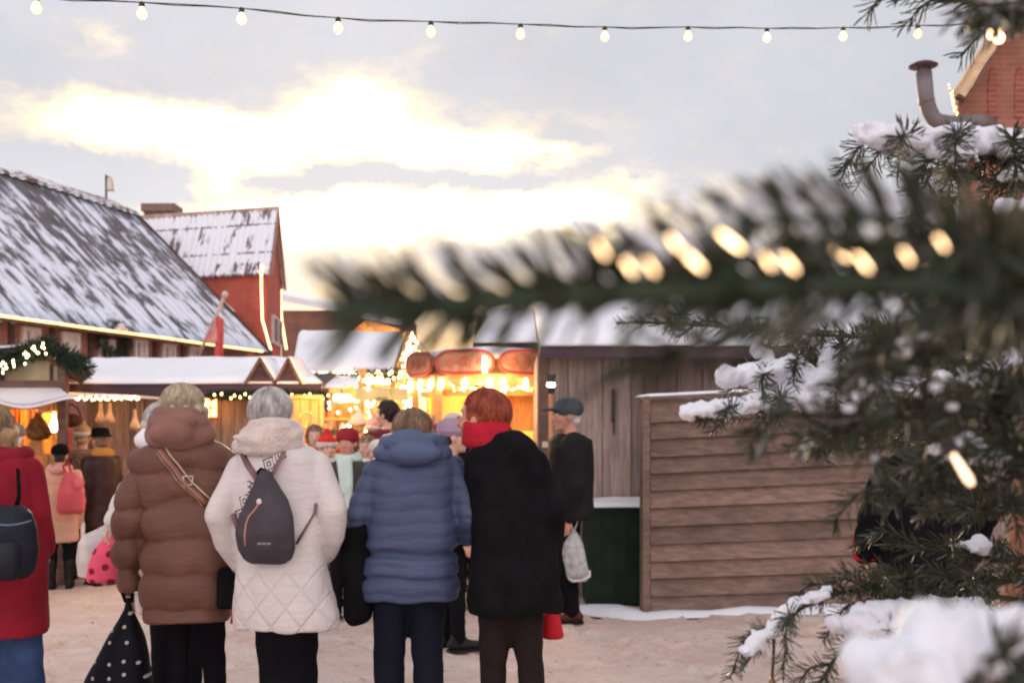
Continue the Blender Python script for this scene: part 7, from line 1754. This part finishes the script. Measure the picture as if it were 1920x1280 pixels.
# ------------------------------------------------ fairy lights and ornaments on the tree
M_fairy = emit('tree_light_glow', (1, .60, .30), 6)
fl_o = thing('tree_fairy_lights', 'chain of small warm lights wound through the long blurred fir bough', 'fairy lights', W(1800, 500, .42))
cp = [(1880, 520, .43), (1765, 455, .42), (1700, 480, .42), (1618, 492, .41), (1545, 460, .41), (1480, 494, .40), (1395, 472, .40), (1295, 478, .39), (1220, 500, .385), (1128, 468, .38), (1075, 515, .37)]
cp = [(a, b, c * .665) for a, b, c in cp]; m = MB(); m.tube([Vector(p) for p in curve_pts(WL(*cp), 6)], .0004, 5); obj('cable', m, M_cable, fl_o, True, True)
for (px, py, Y) in cp[1:-1] + [(1405, 484, .40), (1635, 506, .41), (1510, 505, .4), (1755, 470, .42), (1300, 488, .39), (1265, 455, .39), (1370, 452, .40), (1440, 490, .4), (1575, 478, .4), (1675, 470, .41), (1255, 512, .39), (1180, 500, .38), (1745, 500, .42)]:  # extra bulbs added to imitate gold glints through the needle gaps
    Y = Y * .665 if Y > .33 else Y
    vr = .40 + .38 * ((px * 7 + py * 3) % 10) / 10
    k_ = (px * 7 + py * 3) % 10; Y = Y + (.085 if k_ % 2 else .0); c = W(px, py, Y); m = MB(); m.ell(c, (.0011 * vr, .0011 * vr, .0022 + .0003 * k_), 8, 6, Matrix.Rotation(-.6 - .05 * k_, 3, 'Y')); obj('bulb', m, M_fairy, fl_o, True, True)
o = thing('tree_candle_light', 'large blurred candle shaped light on the fir tree at the right', 'tree light', W(1800, 872, .52))
m = MB(); a, b = W(1786, 850, .52), W(1822, 908, .52); m.tube([a, a.lerp(b, .3), a.lerp(b, .8), b], [.0012, .0018, .0022, .0014], 10); obj('bulb', m, emit('candle_light_glow', (1, .60, .36), 1.6), o, True, True)
m = MB(); m.tube([W(1770, 830, .525), a], [.0030, .0032], 8); obj('socket', m, M_cable, o, True, True)
o = thing('tree_bulb', 'small golden bulb glowing in the top right boughs', 'tree light', W(1864, 62, .75))
m = MB(); m.ell(W(1864, 60, .75), (.0045, .0045, .006)); m.ell(W(1873, 72, .78), (.0035, .0035, .004)); obj('bulb', m, M_fairy, o, True, True)
m = MB(); m.tube([W(1862, 52, .75), W(1866, 30, .76)], .0015, 6); obj('socket', m, M_cable, o, True, True)
o = thing('tree_bulb', 'brass socket of a bulb hanging below the drooping bough at the bottom', 'tree light', W(1448, 1270, 1.15))
m = MB(); m.lathe(W(1448, 1318, 1.15), [(.0055, 0), (.006, .008), (.005, .012), (.006, .016), (.004, .022), (.002, .028)], 12); obj('socket', m, plain('brass', (.25, .13, .04), .4, metal=.7), o, True, True)
m = MB(); m.tube([W(1448, 1268, 1.15), W(1450, 1235, 1.16), W(1452, 1180, 1.17)], .0016, 6); obj('cord', m, M_cable, o, True, True)
m = MB(); m.ell(W(1448, 1326, 1.15), (.006, .006, .010)); obj('bulb', m, M_bulbrim, o, True, True)
o = thing('ribbon_bow', 'small blurred red ribbon bow tied in the fir needles on the right', 'ribbon', W(1815, 622, .8))
m = MB(); c = W(1812, 624, .72)
m.ell(c + Vector((-.005, 0, .001)), (.0055, .0025, .0035), 12, 8, Matrix.Rotation(.4, 3, 'Y')); m.ell(c + Vector((.005, 0, -.001)), (.006, .0025, .003), 12, 8, Matrix.Rotation(.1, 3, 'Y')); m.ell(c, (.002, .003, .002)); obj('loop', m, plain('red_satin', (.55, .02, .02), .4), o, True, True)
m = MB(); m.tube([c, c + Vector((.004, 0, -.008))], .0012, 6); m.tube([c, c + Vector((-.002, 0, -.009))], .0012, 6); obj('tail', m, bpy.data.materials['red_satin'], o, True, True)
